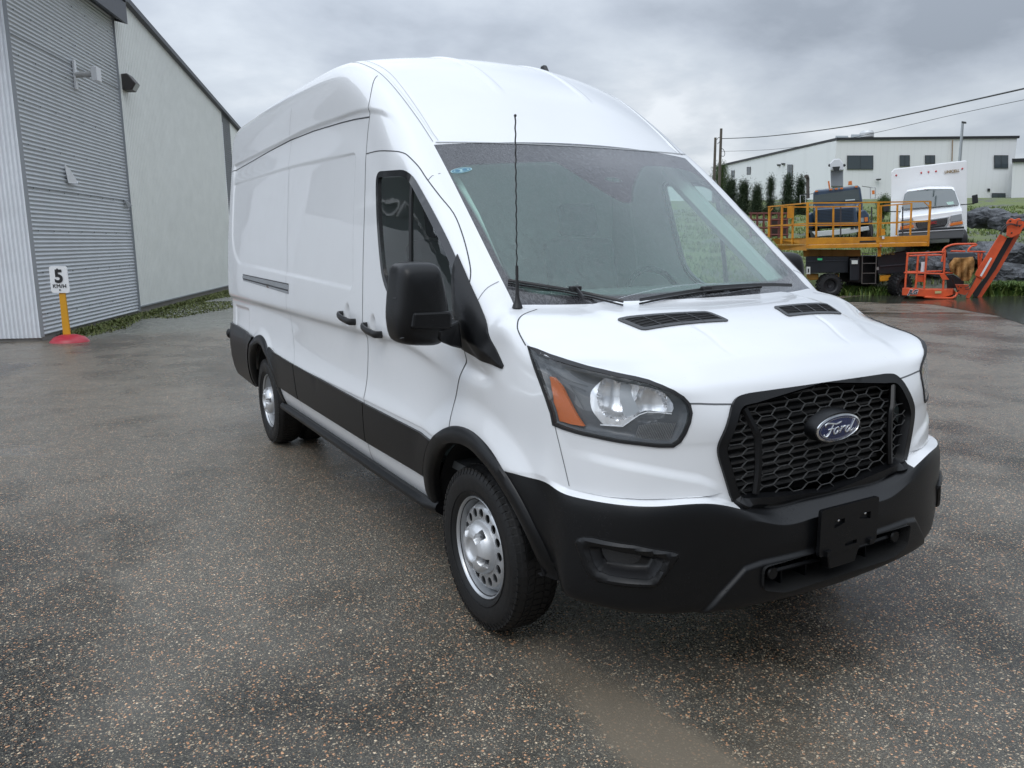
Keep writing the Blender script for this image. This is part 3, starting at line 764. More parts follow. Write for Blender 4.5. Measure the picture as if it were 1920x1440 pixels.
# ---- panel outlines in side view (y, z)
BL = [(2.435, 2.522), (2.375, 2.43), (2.350, 2.36), (2.352, 2.28), (2.350, 2.20), (2.331, 2.11), (2.292, 1.846), (2.275, 1.55), (2.271, 1.342), (2.283, 1.05), (2.298, .725), (2.312, .55), (2.32, .43)]
CLn = [(3.93, 2.56), (3.96, 2.402), (3.955, 2.25), (3.94, 2.10), (3.90, 1.85), (3.88, 1.65), (3.87, 1.35), (3.88, 1.12), (3.82, .95), (3.745, .79), (3.71, .60), (3.70, .43)]
DT = [(2.331, 2.100), (2.15, 2.097), (1.958, 2.078), (1.86, 2.063), (1.79, 2.041), (1.693, 1.989), (1.60, 1.923), (1.49, 1.845), (1.375, 1.761), (1.25, 1.655), (1.147, 1.558), (1.095, 1.50), (1.072, 1.45), (1.06, 1.36)]
DF = [(1.06, 1.36), (1.055, 1.183), (1.085, 1.124), (1.14, 1.03), (1.175, .95), (1.178, .86)]
DFA = [(1.52, .50), (1.50, .43)]
def along(pts): return [(p[0], p[1]) for p in pts]
WIN = roundpoly([(v[0], v[1], 0) for v in ((2.150, 1.995), (1.72, 1.972), (1.50, 1.81), (1.30, 1.655), (1.16, 1.535), (1.10, 1.46), (1.075, 1.33), (1.35, 1.31), (1.79, 1.33), (1.975, 1.43), (2.075, 1.70))], [.07, .10, .2, .2, .1, .03, .02, .1, .12, .12, .3])
GLREG = WIN
# ---------------------------------------------------------------- cutting the skin into panels
def fsel(poly, side_only=True):
    m = inpoly(FC[:, 1], FC[:, 2], poly)
    if side_only: m &= (np.abs(FN[:, 0]) > .25) & (np.abs(FC[:, 0]) > .7)
    return m
used = np.zeros(nf, bool)
sideF = (np.abs(FC[:, 0]) > .72) & (np.abs(FN[:, 0]) > .2)
arch = np.zeros(nf, bool)
for cy, R_ in ((AF, .470), (AR, .492)):
    rr = np.hypot(FC[:, 1]-cy, FC[:, 2]-AZ)
    arch |= ((rr < R_) | ((np.abs(FC[:, 1]-cy) < R_) & (FC[:, 2] < AZ))) & (np.abs(FC[:, 0]) > .7)
winm = fsel(offs(WIN, -.008)) & (FC[:, 2] > 1.2)
LAMP_PX = [(990, 650), (1005, 657), (1030, 668), (1062, 679), (1100, 690), (1130, 697), (1160, 704), (1190, 710), (1215, 716), (1240, 725), (1262, 734), (1280, 745), (1292, 758), (1296, 775), (1293, 792), (1285, 812), (1275, 828), (1262, 837), (1235, 837), (1200, 833), (1160, 828), (1120, 820), (1080, 811), (1055, 803), (1038, 796), (1034, 775), (1024, 745), (1013, 715), (1001, 682)]
def hitp(px, py):
    h = BVH.ray_cast(CAMP, ray(px, py).normalized()); return h[0]
class Fr:
    """a projection frame: u, v in a plane, rays along e"""
    def __init__(s, e, u, v=(0, 0, 1)): s.e = Vector(e).normalized(); s.u = Vector(u).normalized(); s.v = Vector(v).normalized()
    def uv(s, p): return (s.u.dot(p), s.v.dot(p))
    def px(s, l): return [s.uv(hitp(*q)) for q in l]
    def cast(s, u, v):
        o_ = s.u*u+s.v*v-s.e*6.0; h = BVH.ray_cast(o_, s.e)
        return (h[0], h[2]) if h[0] is not None else (None, None)
VN = np.empty(nv*3); dense.vertices.foreach_get('normal', VN); VN = VN.reshape(-1, 3)
def snorm(fi): n_ = VN[FV[fi]].mean(0); return Vector(n_).normalized()
SF = Fr((1, 0, 0), (0, 1, 0)); FF = Fr((0, 1, 0), (1, 0, 0)); TF = Fr((0, 0, -1), (1, 0, 0), (0, 1, 0)); LF = Fr((.70, .714, 0), (.714, -.70, 0))
def cdt(loops, step, extra=None):
    vs = []; es = []
    for lp in loops:
        b = len(vs); lp = [tuple(p[:2]) for p in densify([(p[0], p[1], 0) for p in lp], step)]
        vs += lp; n_ = len(lp); es += [(b+i, b+(i+1) % n_) for i in range(n_)]
    L_ = [[(vs[i][0], vs[i][1])for i in range(len(vs))]]
    xs_ = [p[0] for p in vs]; ys_ = [p[1] for p in vs]
    gx = np.arange(min(xs_), max(xs_), step); gy_ = np.arange(min(ys_), max(ys_), step)
    G = np.array([(x+(step/2 if j % 2 else 0), y) for j, y in enumerate(gy_) for x in gx]) if len(gx)*len(gy_) else np.zeros((0, 2))
    if len(G):
        par = np.zeros(len(G), bool)
        for lp in loops: par ^= inpoly(G[:, 0], G[:, 1], lp)
        dd = np.full(len(G), 1e9)
        for lp in loops: dd = np.minimum(dd, sdist(G[:, 0], G[:, 1], lp))
        G = G[par & (dd > step*.45)]
    V2 = [Vector(p) for p in vs] + [Vector(p) for p in G.tolist()]
    r = delaunay_2d_cdt(V2, es, [], 0, 1e-7)
    ov = np.array([tuple(v) for v in r[0]]); of = np.array([f for f in r[2] if len(f) == 3])
    c = ov[of].mean(1); par = np.zeros(len(of), bool)
    for lp in loops: par ^= inpoly(c[:, 0], c[:, 1], lp)
    of = of[par]; u_ = np.unique(of); mp = {int(a): i for i, a in enumerate(u_)}
    return [tuple(ov[i]) for i in u_], [tuple(mp[int(a)] for a in f) for f in of]
def patch(fr, loops, off, thick=.006, step=.03, dome=0, offf=None):
    """a piece lying on the body surface, raised by off with its edges turned back by thick"""
    v2, f2 = cdt(loops, step); top = []; bot = []
    for (u, v) in v2:
        p, fi = fr.cast(u, v)
        if p is None: top.append(None); bot.append(None); continue
        n_ = snorm(fi); o_ = offf(u, v) if offf else off
        top.append(tuple(p+n_*o_)); bot.append(tuple(p+n_*(o_-thick)))
    ok = [f for f in f2 if all(top[i] is not None for i in f)]
    cnt = {}
    for f in ok:
        for a, b in ((f[0], f[1]), (f[1], f[2]), (f[2], f[0])): cnt[(min(a, b), max(a, b))] = cnt.get((min(a, b), max(a, b)), 0)+1
    mb = MB(); n_ = len(top); vs = [t if t else (0, 0, 0) for t in top]+[t if t else (0, 0, 0) for t in bot]; fs = list(ok)
    if thick:
        for f in ok:
            for a, b in ((f[0], f[1]), (f[1], f[2]), (f[2], f[0])):
                if cnt[(min(a, b), max(a, b))] == 1: fs.append((b, a, a+n_, b+n_))
    keep = sorted({i for f in fs for i in f}); mp = {a: i for i, a in enumerate(keep)}
    mb.add([vs[i] for i in keep], [tuple(mp[i] for i in f) for f in fs]); return mb
def mirror(mb): m = MB(); m.v = [(-a, b, c) for a, b, c in mb.v]; m.f = [tuple(reversed(f)) for f in mb.f]; m.m = list(mb.m); return m
def both(mb, name, mat, parents, **k):
    """the piece on the near side and its mirror image on the far side"""
    p1, p2 = parents if isinstance(parents, tuple) else (parents, parents)
    return mb.build(name, mat, p1, **k), mirror(mb).build(name, mat, p2, **k)
def orient_out(o): return o

lampuv = LF.px(LAMP_PX)
fu = FC @ np.array(LF.u); fv = FC[:, 2]
lampm = inpoly(fu, fv, offs(lampuv, -.002)) & (FN @ np.array(LF.e) < 0) & (FC[:, 0] < 0) & (FC[:, 1] < .8)
FCm = FC*np.array([-1, 1, 1]); FNm = FN*np.array([-1, 1, 1]); fu2 = FCm @ np.array(LF.u)
lampm |= inpoly(fu2, fv, offs(lampuv, -.002)) & (FNm @ np.array(LF.e) < 0) & (FC[:, 0] > 0) & (FC[:, 1] < .8)
GH = [(0, 1.107), (.38, 1.106), (.43, 1.100), (.462, 1.075), (.528, .965), (.535, .935), (.530, .905), (.482, .760), (.458, .728), (.42, .716), (0, .712)]
GO = [(-x, z) for x, z in reversed(GH[1:-1])]
GOUT = GH[:-1]+[GH[-1]]+GO                                   # outer outline of the grille frame (x, z)
GOUT = [tuple(p[:2]) for p in roundpoly([(a, b, 0) for a, b in GOUT], [.0]+[.03]*9+[0]+[.03]*9, 4)]
GIN = [tuple(p) for p in offs(GOUT, -.034)]
grm = inpoly(FC[:, 0], FC[:, 2], offs(GOUT, -.016)) & (FN[:, 1] < -.1) & (FC[:, 1] < .3)
INT = [(-.405, .525), (-.40, .436), (-.30, .408), (.30, .408), (.40, .436), (.405, .525)]
INT = [tuple(p[:2]) for p in roundpoly([(a, b, 0) for a, b in INT], .025, 4)]
inm = inpoly(FC[:, 0], FC[:, 2], INT) & (FN[:, 1] < -.1) & (FC[:, 1] < .3)
fogo = LF.px([(1078, 1016), (1083, 1008), (1095, 1005), (1112, 1006), (1190, 1020), (1262, 1033), (1273, 1037), (1274, 1045), (1252, 1076), (1236, 1096), (1226, 1102), (1205, 1103), (1150, 1098), (1118, 1090), (1102, 1079), (1092, 1058)])
fogi = LF.px([(1104, 1028), (1110, 1023), (1125, 1024), (1190, 1036), (1240, 1044), (1247, 1049), (1240, 1064), (1228, 1081), (1218, 1086), (1190, 1085), (1140, 1078), (1122, 1070), (1112, 1054)])
fogm = np.zeros(nf, bool)
for F_, N_, c_ in ((FC, FN, FC[:, 0] < 0), (FCm, FNm, FC[:, 0] > 0)): fogm |= inpoly(F_ @ np.array(LF.u), fv, offs(fogi, -.003)) & (N_ @ np.array(LF.e) < 0) & c_ & (FC[:, 1] < .6)
cut = fogm | arch | winm | lampm | grm | inm | (FR == 8) & False
door = fsel([(y, z) for y, z in BL[5:]] + [(1.3, .30)] + [(1.52, .30)] + [(1.50, .5), (1.178, .86)] + DF[::-1][:-1] + DT[::-1])
door &= ~cut
slid = fsel([(y, z) for y, z in BL[3:]]+[(2.32, .3), (3.70, .3)]+CLn[::-1][:-1]) & ~cut & ~door
fend = ((FR == FEND) & (FC[:, 1] < 1.25) & ~cut & ~door & ~slid) & (FC[:, 2] < 1.45)
low_ = (FR == FASC) & (np.abs(FC[:, 0]) < .475) & (FC[:, 2] < .75)
P_list = dict(hood=(FR == HOOD), front_fascia=(FR == FASC) & ~low_, front_bumper=(FR == BUMP) | low_, windshield=(FR == 8))
taken = cut | door | fend
for k_ in P_list: P_list[k_] &= ~cut; taken |= P_list[k_]
slidR = slid & (FC[:, 0] < 0); taken |= slidR
body = ~taken
def panel(mask, name, mat, parent=VAN):
    F_ = FV[mask]; u_, inv = np.unique(F_, return_inverse=True)
    me = bpy.data.meshes.new(name); me.from_pydata(P[u_].tolist(), [], inv.reshape(-1, 4).tolist()); me.materials.append(mat); me.shade_smooth()
    me.normals_split_custom_set_from_vertices([tuple(n_) for n_ in VN[u_].tolist()])
    return link(name, me, parent)
shell = panel(body, 'body_shell', PAINT)
hood_o = panel(P_list['hood'], 'hood', PAINT); fascia = panel(P_list['front_fascia'], 'front_fascia', PAINT); bumper = panel(P_list['front_bumper'], 'front_bumper', PLA)
doorR = panel(door & (FC[:, 0] < 0), 'front_door', PAINT); doorL = panel(door & (FC[:, 0] > 0), 'front_door', PAINT)
slide = panel(slidR, 'sliding_door', PAINT)
fendR = panel(fend & (FC[:, 0] < 0), 'fender', PAINT); fendL = panel(fend & (FC[:, 0] > 0), 'fender', PAINT)
DOORS = (doorR, doorL)

# windshield: printed black border held as a distance value on the glass
def glass_mat(name, tint, frit=False, drops=True, body=.0):
    t = NT(name); N_ = t.N; co = t.co('Object')
    tr = t.n('ShaderNodeBsdfTransparent'); tr.inputs[0].default_value = (*tint, 1)
    gl = t.n('ShaderNodeBsdfGlossy'); gl.inputs['Roughness'].default_value = .03; gl.inputs[0].default_value = (1, 1, 1, 1)
    gi_ = t.n('ShaderNodeNewGeometry'); dp_ = t.n('ShaderNodeVectorMath', operation='DOT_PRODUCT'); t.L.new(gi_.outputs['Incoming'], dp_.inputs[0]); t.L.new(gi_.outputs['Normal'], dp_.inputs[1])
    fz = t.math('ADD', .045, t.math('MULTIPLY', t.math('POWER', t.math('SUBTRACT', 1.0, t.math('ABSOLUTE', dp_.outputs['Value']), True), 4.6), .95))
    df = t.n('ShaderNodeBsdfDiffuse'); df.inputs[0].default_value = (.26, .42, .38, 1)
    if drops:
        src = t.map((1, .30, 1.0), (0, 0, 0), src=t.map((1, 1, 1), (math.radians(-37.6), 0, 0)))
        d1 = t.noise(95, 3, .55, src=src, dist=.9); r1 = t.ramp(d1, [(.40, 1), (.455, 1), (.485, 0), (.53, 0), (.56, 1)])
        d2 = t.vor(210, src=co); r2 = t.ramp(d2, [(.10, 1), (.32, 0)])
        wet = t.math('MAXIMUM', t.math('MULTIPLY', r1, .8), t.math('MULTIPLY', r2, .5))
        nb = t.bump(wet, .35, .0022)
        t.L.new(nb, gl.inputs['Normal']); t.L.new(nb, dp_.inputs[1])
    m1 = t.n('ShaderNodeMixShader'); t.L.new(tr.outputs[0], m1.inputs[1]); t.L.new(df.outputs[0], m1.inputs[2])
    if drops:
        t.L.new(t.math('ADD', t.math('MULTIPLY', r1, .10), body), m1.inputs[0])
    else: m1.inputs[0].default_value = body
    base = m1.outputs[0]
    if frit:
        at_ = t.n('ShaderNodeAttribute'); at_.attribute_name = 'border'
        fr_ = t.ramp(t.math('ADD', t.math('MULTIPLY', at_.outputs['Fac'], 60.0), .5, True), [(0, 0), (1, 1)])
        bk = t.n('ShaderNodeBsdfDiffuse'); bk.inputs[0].default_value = (.026, .026, .029, 1)
        if drops: t.L.new(t.mix(r1, (.017, .017, .019), (.05, .05, .054)), bk.inputs[0])
        m2 = t.n('ShaderNodeMixShader'); t.L.new(fr_, m2.inputs[0]); t.L.new(base, m2.inputs[1]); t.L.new(bk.outputs[0], m2.inputs[2]); base = m2.outputs[0]
    m3 = t.n('ShaderNodeMixShader'); t.L.new(t.math('MULTIPLY', fz, 1.35, True), m3.inputs[0]); t.L.new(base, m3.inputs[1]); t.L.new(gl.outputs[0], m3.inputs[2])
    t.N.remove(t.b); t.L.new(m3.outputs[0], t.o.inputs[0]); return t.m
WGL = glass_mat('windshield_glass', (.76, .95, .88), True, True, .09)
SGL = glass_mat('side_glass', (.68, .76, .74), False, False, .0)
ws = panel(P_list['windshield'], 'windshield', WGL)
FRIN = [(845, 326), (862, 314), (885, 309), (960, 306), (1035, 304), (1055, 312), (1110, 347), (1160, 376), (1175, 380), (1185, 377), (1187, 351), (1204, 315), (1225, 311), (1260, 314), (1295, 322), (1314, 334), (1345, 362), (1377, 397), (1427, 447), (1470, 500), (1477, 513), (1464, 523), (1410, 532), (1343, 539), (1260, 547), (1177, 553), (1100, 553), (1018, 551), (975, 540), (955, 520), (906, 426), (870, 365)]
WF = Fr((0, .62, -.78), (1, 0, 0), (0, .78, .62))
WB = BVHTree.FromPolygons([tuple(p) for p in P], [tuple(f) for f in FV[P_list['windshield']].tolist()])
fruv = []
for q in FRIN:
    h = WB.ray_cast(CAMP, ray(*q).normalized())[0]
    if h: fruv.append(WF.uv(h))
fruv = [tuple(p[:2]) for p in catmull([(a, b, 0) for a, b in fruv], 3)]
wv = np.array([v.co[:] for v in ws.data.vertices]); wu, wvv = wv @ np.array(WF.u), wv @ np.array(WF.v)
sdv = sdist(wu, wvv, fruv); sdv = np.where(inpoly(wu, wvv, fruv), -sdv, sdv)
# clear slot for the camera behind the black patch
h = WB.ray_cast(CAMP, ray(1150, 337).normalized())[0]; cu, cv = WF.uv(h)
e_ = .028-np.hypot((wu-cu)/1.6, (wvv-cv)*1.3); sdv = np.where(e_ > -.01, np.minimum(sdv, -e_), sdv)
at_ = ws.data.attributes.new('border', 'FLOAT', 'POINT'); at_.data.foreach_set('value', sdv.astype(np.float32))

# seams: thin dark ribbons that lie on the skin
def ribbon(fr, pts, w=.006, off=.0009, step=.02):
    pts = densify([(p[0], p[1], 0) for p in pts], step, closed=False); C_ = []
    for p in pts:
        h, fi = fr.cast(p[0], p[1])
        if h is not None: C_.append((h, snorm(fi)))
    vs = []
    for i, (h, n_) in enumerate(C_):
        t = (C_[min(len(C_)-1, i+1)][0]-C_[max(0, i-1)][0]).normalized(); l = n_.cross(t).normalized()*w/2
        vs += [tuple(h-l+n_*off), tuple(h+l+n_*off)]
    mb = MB(); mb.add(vs, [(2*i, 2*i+2, 2*i+3, 2*i+1) for i in range(len(vs)//2-1)]); return mb
def cm2(pts, n=4): return [tuple(p[:2]) for p in catmull([(a, b, 0) for a, b in pts], n, closed=False)]
both(ribbon(SF, cm2(BL[5:]), .006), 'door_gap', SEAM, DOORS, angle=80)
ribbon(SF, cm2(BL[:6]), .0055).build('roof_side_gap', SEAM, shell, angle=80)
both(ribbon(SF, cm2(DT), .0055), 'door_top_gap', SEAM, DOORS, angle=80)
both(ribbon(SF, cm2(DF), .006), 'door_front_gap', SEAM, DOORS, angle=80)
ribbon(SF, cm2(CLn), .0032, .0007).build('rear_gap', M('fine_gap', (.18, .185, .19), .6), slide, angle=80)
ribbon(SF, [(2.352, 2.292), (2.6, 2.312), (2.845, 2.325), (3.4, 2.345), (3.974, 2.350), (4.6, 2.335), (5.95, 2.285)], .0075, .0009).build('rail_gap', SEAM, slide, angle=80)
both(ribbon(SF, [(.455, .996), (.43, .906), (.396, .79)], .0035), 'fascia_gap', M('fine_gap2', (.14, .145, .15), .6), (fendR, fendL), angle=80)
HS = [SF.uv(hitp(*q)) for q in ((1007, 580), (985, 588), (972, 600), (970, 612), (975, 628), (986, 648))]
both(ribbon(SF, cm2(HS), .005), 'hood_gap', SEAM, hood_o, angle=80)
both(ribbon(TF, [TF.uv(hitp(*q)) for q in ((897, 562), (915, 539), (935, 528))], .004), 'cowl_gap', M('fine_gap3', (.2, .205, .21), .6), (fendR, fendL), angle=80)
both(ribbon(SF, [SF.uv(hitp(*q)) for q in ((803, 338), (810, 330), (826, 325))], .0035), 'pillar_gap', SEAM, shell, angle=80)
HLP = [LF.uv(hitp(*q)) for q in ((1292, 757), (1310, 757), (1340, 758), (1372, 758))]
both(ribbon(LF, HLP, .006), 'hood_lip_gap', M('lip_gap', (.10, .105, .11), .6), hood_o, angle=80)
DITCH = [(1.79, 2.108), (1.90, 2.19), (2.05, 2.30), (2.2, 2.40), (2.36, 2.495), (2.6, 2.60), (2.9, 2.68)]
both(ribbon(TF, [(-.785-.0*i, y) for i, (y, z) in enumerate(DITCH)], .004, .001), 'roof_ditch', M('ditch_grey', (.22, .225, .23), .6), shell, angle=80)
both(ribbon(TF, [(-.757+.004*i, y) for i, (y, z) in enumerate(DITCH)], .003, .001), 'roof_ditch', M('ditch_pale', (.42, .43, .44), .6), shell, angle=80)
TOPW = [((811+(1292-811)*t), 267.5-1.2*math.sin(math.pi*t)+23*t**1.75) for t in np.linspace(0.012, .985, 24)]
ribbon(TF, [TF.uv(hitp(*q)) for q in TOPW], .007, .003).build('screen_moulding', M('moulding_grey', (.30, .31, .31), .5), ws, angle=80)
# tail
b_ = MB(); tl = [(-p[0], p[1], p[2]) for p in TAIL]+[(p[0], p[1], p[2]) for p in reversed(TAIL)]
b_.add(tl, [tuple(range(len(tl)))]); b_.build('rear_door', PAINT, VAN, smooth=False)

# ---------------------------------------------------------------- cladding
def arc(cy, R_, a0, a1, n_=36): return [(cy+R_*math.cos(math.radians(a0+(a1-a0)*i/n_)), AZ+R_*math.sin(math.radians(a0+(a1-a0)*i/n_))) for i in range(n_+1)]
def moulding(cy, R0, R1, a0, a1):
    # lofted arch trim with a rolled inner lip
    mb = MB(); vs = []; fs = []; n_ = 64; prof = ((R1, .001), (R1-.006, .012), (R1-.03, .017), (R0+.02, .016), (R0+.004, .010), (R0-.002, -.01), (R0-.004, -.035)); k = len(prof)
    for i in range(n_+1):
        a = math.radians(a0+(a1-a0)*i/n_)
        for R_, o_ in prof:
            y, z = cy+R_*math.cos(a), AZ+R_*math.sin(a)
            z = max(z, .40); p, fi = SF.cast(y, max(z, .42))
            if p is None: p = Vector((-.98, y, z))
            vs.append((p.x-o_, y, z))
    for i in range(n_):
        for j in range(k-1): fs.append((i*k+j, (i+1)*k+j, (i+1)*k+j+1, i*k+j+1))
    mb.add(vs, fs); return mb
both(moulding(AF, .458, .532, 2, 181), 'wheel_arch_trim', PLA, VAN, angle=50)
both(moulding(AR, .480, .552, -1, 183), 'wheel_arch_trim', PLA, VAN, angle=50)
def ztop(y): return float(np.interp(y, [1.3, 2.3, 3.75, 4.4, 5.0, 6.1], [.764, .770, .797, .818, .855, .905]))
def zbot(y): return float(np.interp(y, [1.3, 2.3, 3.75, 4.2, 5.2, 6.1], [.555, .545, .548, .556, .36, .42]))
def strip(y0, y1): n_ = max(2, int((y1-y0)/.15)); return [(y0+(y1-y0)*i/n_, ztop(y0+(y1-y0)*i/n_)) for i in range(n_+1)]
yb = lambda z: float(np.interp(-z, [-1.0, -.725, -.43], [2.285, 2.298, 2.32]))
a_in = [p for p in arc(AF, .530, 22, 51, 10)]
pl1 = a_in[::-1]+[(y, z) for y, z in strip(1.36, yb(.77)-.004)][0:]
pl1 = [p for p in arc(AF, .528, 24, 51, 8)][::-1]; pl1 = pl1[::-1]+strip(1.37, yb(.77)-.005)+[(yb(.55)-.005, .545), (1.48, .555)]
both(patch(SF, [pl1], .013, .018, .05), 'door_cladding', PLA, DOORS, angle=30)
pl2 = strip(yb(.77)+.006, 3.735)+[(3.70, .55), (yb(.55)+.006, .545)]
patch(SF, [pl2], .013, .018, .06).build('door_cladding', PLA, slide, angle=30)
arr = [p for p in arc(AR, .548, 158, 119, 10)]
pl3 = [(3.72, .55), (3.748, .797), (4.0, .803), (4.34, .815), (4.46, .84)]+[p for p in arc(AR, .55, 123, 158, 8)]
both(patch(SF, [pl3], .013, .018, .05), 'quarter_cladding', PLA, shell, angle=30)
pl4 = [p for p in arc(AR, .548, 0, 66, 14)][::-1]+[(5.25, .40), (5.40, .36), (6.0, .41), (6.045, .50), (6.05, .895), (5.5, .880), (5.1, .865)]
pl4 = [(5.02, .86), (5.5, .882), (6.052, .905), (6.052, .50), (6.0, .43), (5.45, .40), (5.31, .40)]+[p for p in arc(AR, .549, 0, 62, 14)]
both(patch(SF, [pl4], .022, .03, .05), 'rear_bumper', PLA, shell, angle=30)
b_ = MB(); b_.sphere((-1.02, 6.03, .80), (.03, .045, .045), 14, 10); b_.build('rear_sensor', PLA, shell)
# dark splash edge ahead of the front arch
# sill and running board
b_ = MB(); vs = []; fs = []
for i, y in enumerate(np.linspace(1.46, 4.27, 30)):
    e1 = min(1, (y-1.46)/.12) if i < 3 else 1
    for (x, z) in ((.90, .40), (.955, .425), (.985, .43), (1.0, .415), (1.005, .40), (1.0, .385), (.96, .355), (.90, .33)): vs.append((-(x if e1 > .5 else x-.03), y, z))
for i in range(29):
    for j in range(7): fs.append((i*8+j, i*8+8+j, i*8+9+j, i*8+j+1))
fs += [tuple(range(8)), tuple(range(29*8+7, 29*8-1, -1))]
b_.add(vs, fs); both(b_, 'sill_step', PLA, VAN, angle=40)

# ---------------------------------------------------------------- side glass
rin = offs(WIN, -.030)
both(patch(SF, [WIN, rin], .004, .02, .03), 'window_frame', GLOSSB, DOORS, angle=40)
g1 = patch(SF, [offs(WIN, -.02)], -.006, 0, .05); gR, gL = both(g1, 'door_window', SGL, DOORS, angle=80)
both(patch(SF, [[(1.60, 1.34), (1.625, 1.34), (1.69, 1.935), (1.665, 1.93)]], .001, .012, .04), 'window_divider', RUB, DOORS, angle=40)
# ---------------------------------------------------------------- grille
gfr = patch(FF, [GOUT, GIN], .010, .05, .03, offf=lambda u, v: .012)
gf = gfr.build('grille_frame', PLA, VAN, angle=35)
b_ = MB()                      # inner lip that leads back to the mesh
gi2 = [tuple(p) for p in offs(GOUT, -.044)]; n_ = len(GIN); vs = []
for (x, z) in GIN:
    p, fi = FF.cast(x, z); vs.append((x, p.y-.012, z))
for (x, z) in gi2: p, fi = FF.cast(x, z); vs.append((x, p.y+.018, z))
b_.add(vs, [(i, (i+1) % n_, n_+(i+1) % n_, n_+i) for i in range(n_)]); b_.build('grille_lip', PLA, gf, angle=60)
def gy_(x, z): p, fi = FF.cast(x, z); return p.y if p else .08
ga = np.array(GIN)
b_ = MB(); px_, pz_ = .0745, .0415; a_h, b_h = .0235, .051
def seg(a, b):
    A, B = Vector(a), Vector(b); m = (A+B)/2
    if not inpoly(np.array([m.x]), np.array([m.z]), gi2)[0]: return
    d = (B-A); nrm = Vector((-d.z, 0, d.x)).normalized()*.0010; D_ = Vector((0, .0045, 0))
    b_.add([A-nrm, B-nrm, B+nrm, A+nrm, A-nrm+D_, B-nrm+D_, B+nrm+D_, A+nrm+D_], [(0, 1, 2, 3), (4, 7, 6, 5), (0, 4, 5, 1), (3, 2, 6, 7)])
for i in range(-8, 9):
    for j in range(-8, 9):
        cx = i*px_; cz = .92+j*pz_+(pz_/2 if i % 2 else 0); h_ = pz_/2
        Q = [(cx-a_h, cz+h_), (cx+a_h, cz+h_), (cx+b_h, cz), (cx+a_h, cz-h_)]
        Q3 = [(x, .105-.03*0+.10*(x*x)*.35, z) for x, z in Q]
        Q3 = [(x, gy_(x*.9, min(max(z, .74), 1.08))+.014, z) for x, z in Q]
        for k in range(3): seg(Q3[k], Q3[k+1])
b_.build('grille_mesh', M('mesh_black', (.065, .066, .066), .4), gf, smooth=False, fixn=False)
b_ = MB(); 
for j in range(13):
    z = .735+j*.0285; w_ = .40+.10*min(1, (z-.73)/.2, (1.12-z)/.12)
    b_.box((0, .17, z), (2*w_, .03, .009), Matrix.Rotation(0, 4, 'X'))
b_.build('grille_louvre', M('louvre_black', (.030, .030, .030), .45), gf, smooth=False)
b_ = MB(); b_.box((0, .26, .92), (1.25, .02, .52)); b_.build('radiator', M('radiator_black', (.008, .008, .008), .7), gf, smooth=False)
for sgn in (-1, 1):
    b_ = MB(); pp = [(.405, 1.062), (.375, .99), (.362, .955), (.36, .85), (.37, .76)]
    P3 = [Vector((sgn*x, gy_(sgn*x, z)+.000, z)) for x, z in pp]
    for i in range(len(P3)-1): b_.tube([P3[i], P3[i+1]], [.012, .012], 4, flat=(.8, 1.3))
    b_ = MB(); b_.tube(catmull(P3, 4, closed=False), .014, 6, flat=(1, .8)); b_.build('grille_bar', PLA, gf)
# oval badge with script lettering
CH = M('chrome', (.80, .81, .82), .12, 1.0); BLUE = M('badge_blue', (.006, .018, .085), .25, coat=1)
bz_, by_ = .957, .028
MBdg = Matrix.Translation((0, by_, bz_)) @ Matrix.Rotation(math.radians(6), 4, 'X') @ Matrix(((1, 0, 0, 0), (0, 0, -1, 0), (0, 1, 0, 0), (0, 0, 0, 1)))
def oval(a, b, n_=40): return [(a*math.cos(2*math.pi*i/n_), b*math.sin(2*math.pi*i/n_)) for i in range(n_)]
def dish(levels, M_, n_=40):
    mb = MB(); vs = []; fs = []
    for (a, b, h) in levels: vs += [(x, y, h) for x, y in oval(a, b, n_)]
    for k in range(len(levels)-1):
        for i in range(n_): fs.append((k*n_+i, k*n_+(i+1) % n_, (k+1)*n_+(i+1) % n_, (k+1)*n_+i))
    fs.append(tuple((len(levels)-1)*n_+i for i in range(n_))); mb.add(vs, fs, M_); return mb
bd = dish([(.128, .063, -.045), (.126, .061, -.02), (.121, .058, .0), (.118, .055, .0)], MBdg).build('badge', PLA, VAN)
dish([(.120, .055, -.012), (.118, .053, .004), (.110, .047, .007), (.1085, .0455, .004)], MBdg).build('badge_rim', CH, bd)
dish([(.1080, .0452, .0042), (.09, .036, .0065), (.05, .02, .0078), (.001, .0005, .008)], MBdg).build('badge_field', BLUE, bd)
b_ = MB(); b_.tube([MBdg @ Vector((x, y, .0066)) for x, y in oval(.1015, .0405, 40)], .0011, 4, closed=True); b_.build('badge_line', CH, bd)
def script(strokes, r, name, M_, parent, mat, zf=.0085):
    mb = MB()
    for st in strokes:
        pts = catmull([(x, y, 0) for x, y in st], 6, closed=False); n_ = len(pts)
        mb.tube([M_ @ Vector((p[0]+.18*p[1], p[1], zf)) for p in pts], [r*(.55+.75*math.sin(math.pi*min(1, max(0, (i+.5)/n_)))) for i in range(n_)], 6)
    return mb.build(name, mat, parent)
STK = [[(-.082, .012), (-.088, .018), (-.080, .026), (-.055, .024), (-.030, .020), (-.010, .024), (-.006, .028)],
       [(-.045, .022), (-.050, .005), (-.056, -.014), (-.066, -.024), (-.078, -.022), (-.080, -.014)],
       [(-.068, .002), (-.055, .003), (-.038, .003)],
       [(-.018, .006), (-.030, .002), (-.034, -.010), (-.026, -.018), (-.014, -.014), (-.010, -.004), (-.018, .006), (-.008, .002)],
       [(-.002, .006), (.006, .004), (.003, -.008), (-.001, -.018)], [(.004, -.006), (.012, .004), (.022, .006), (.026, .002)],
       [(.050, .004), (.038, .005), (.030, -.004), (.030, -.014), (.040, -.018), (.050, -.010), (.056, .004)],
       [(.066, .030), (.060, .012), (.054, -.006), (.056, -.017), (.066, -.016), (.074, -.008)]]
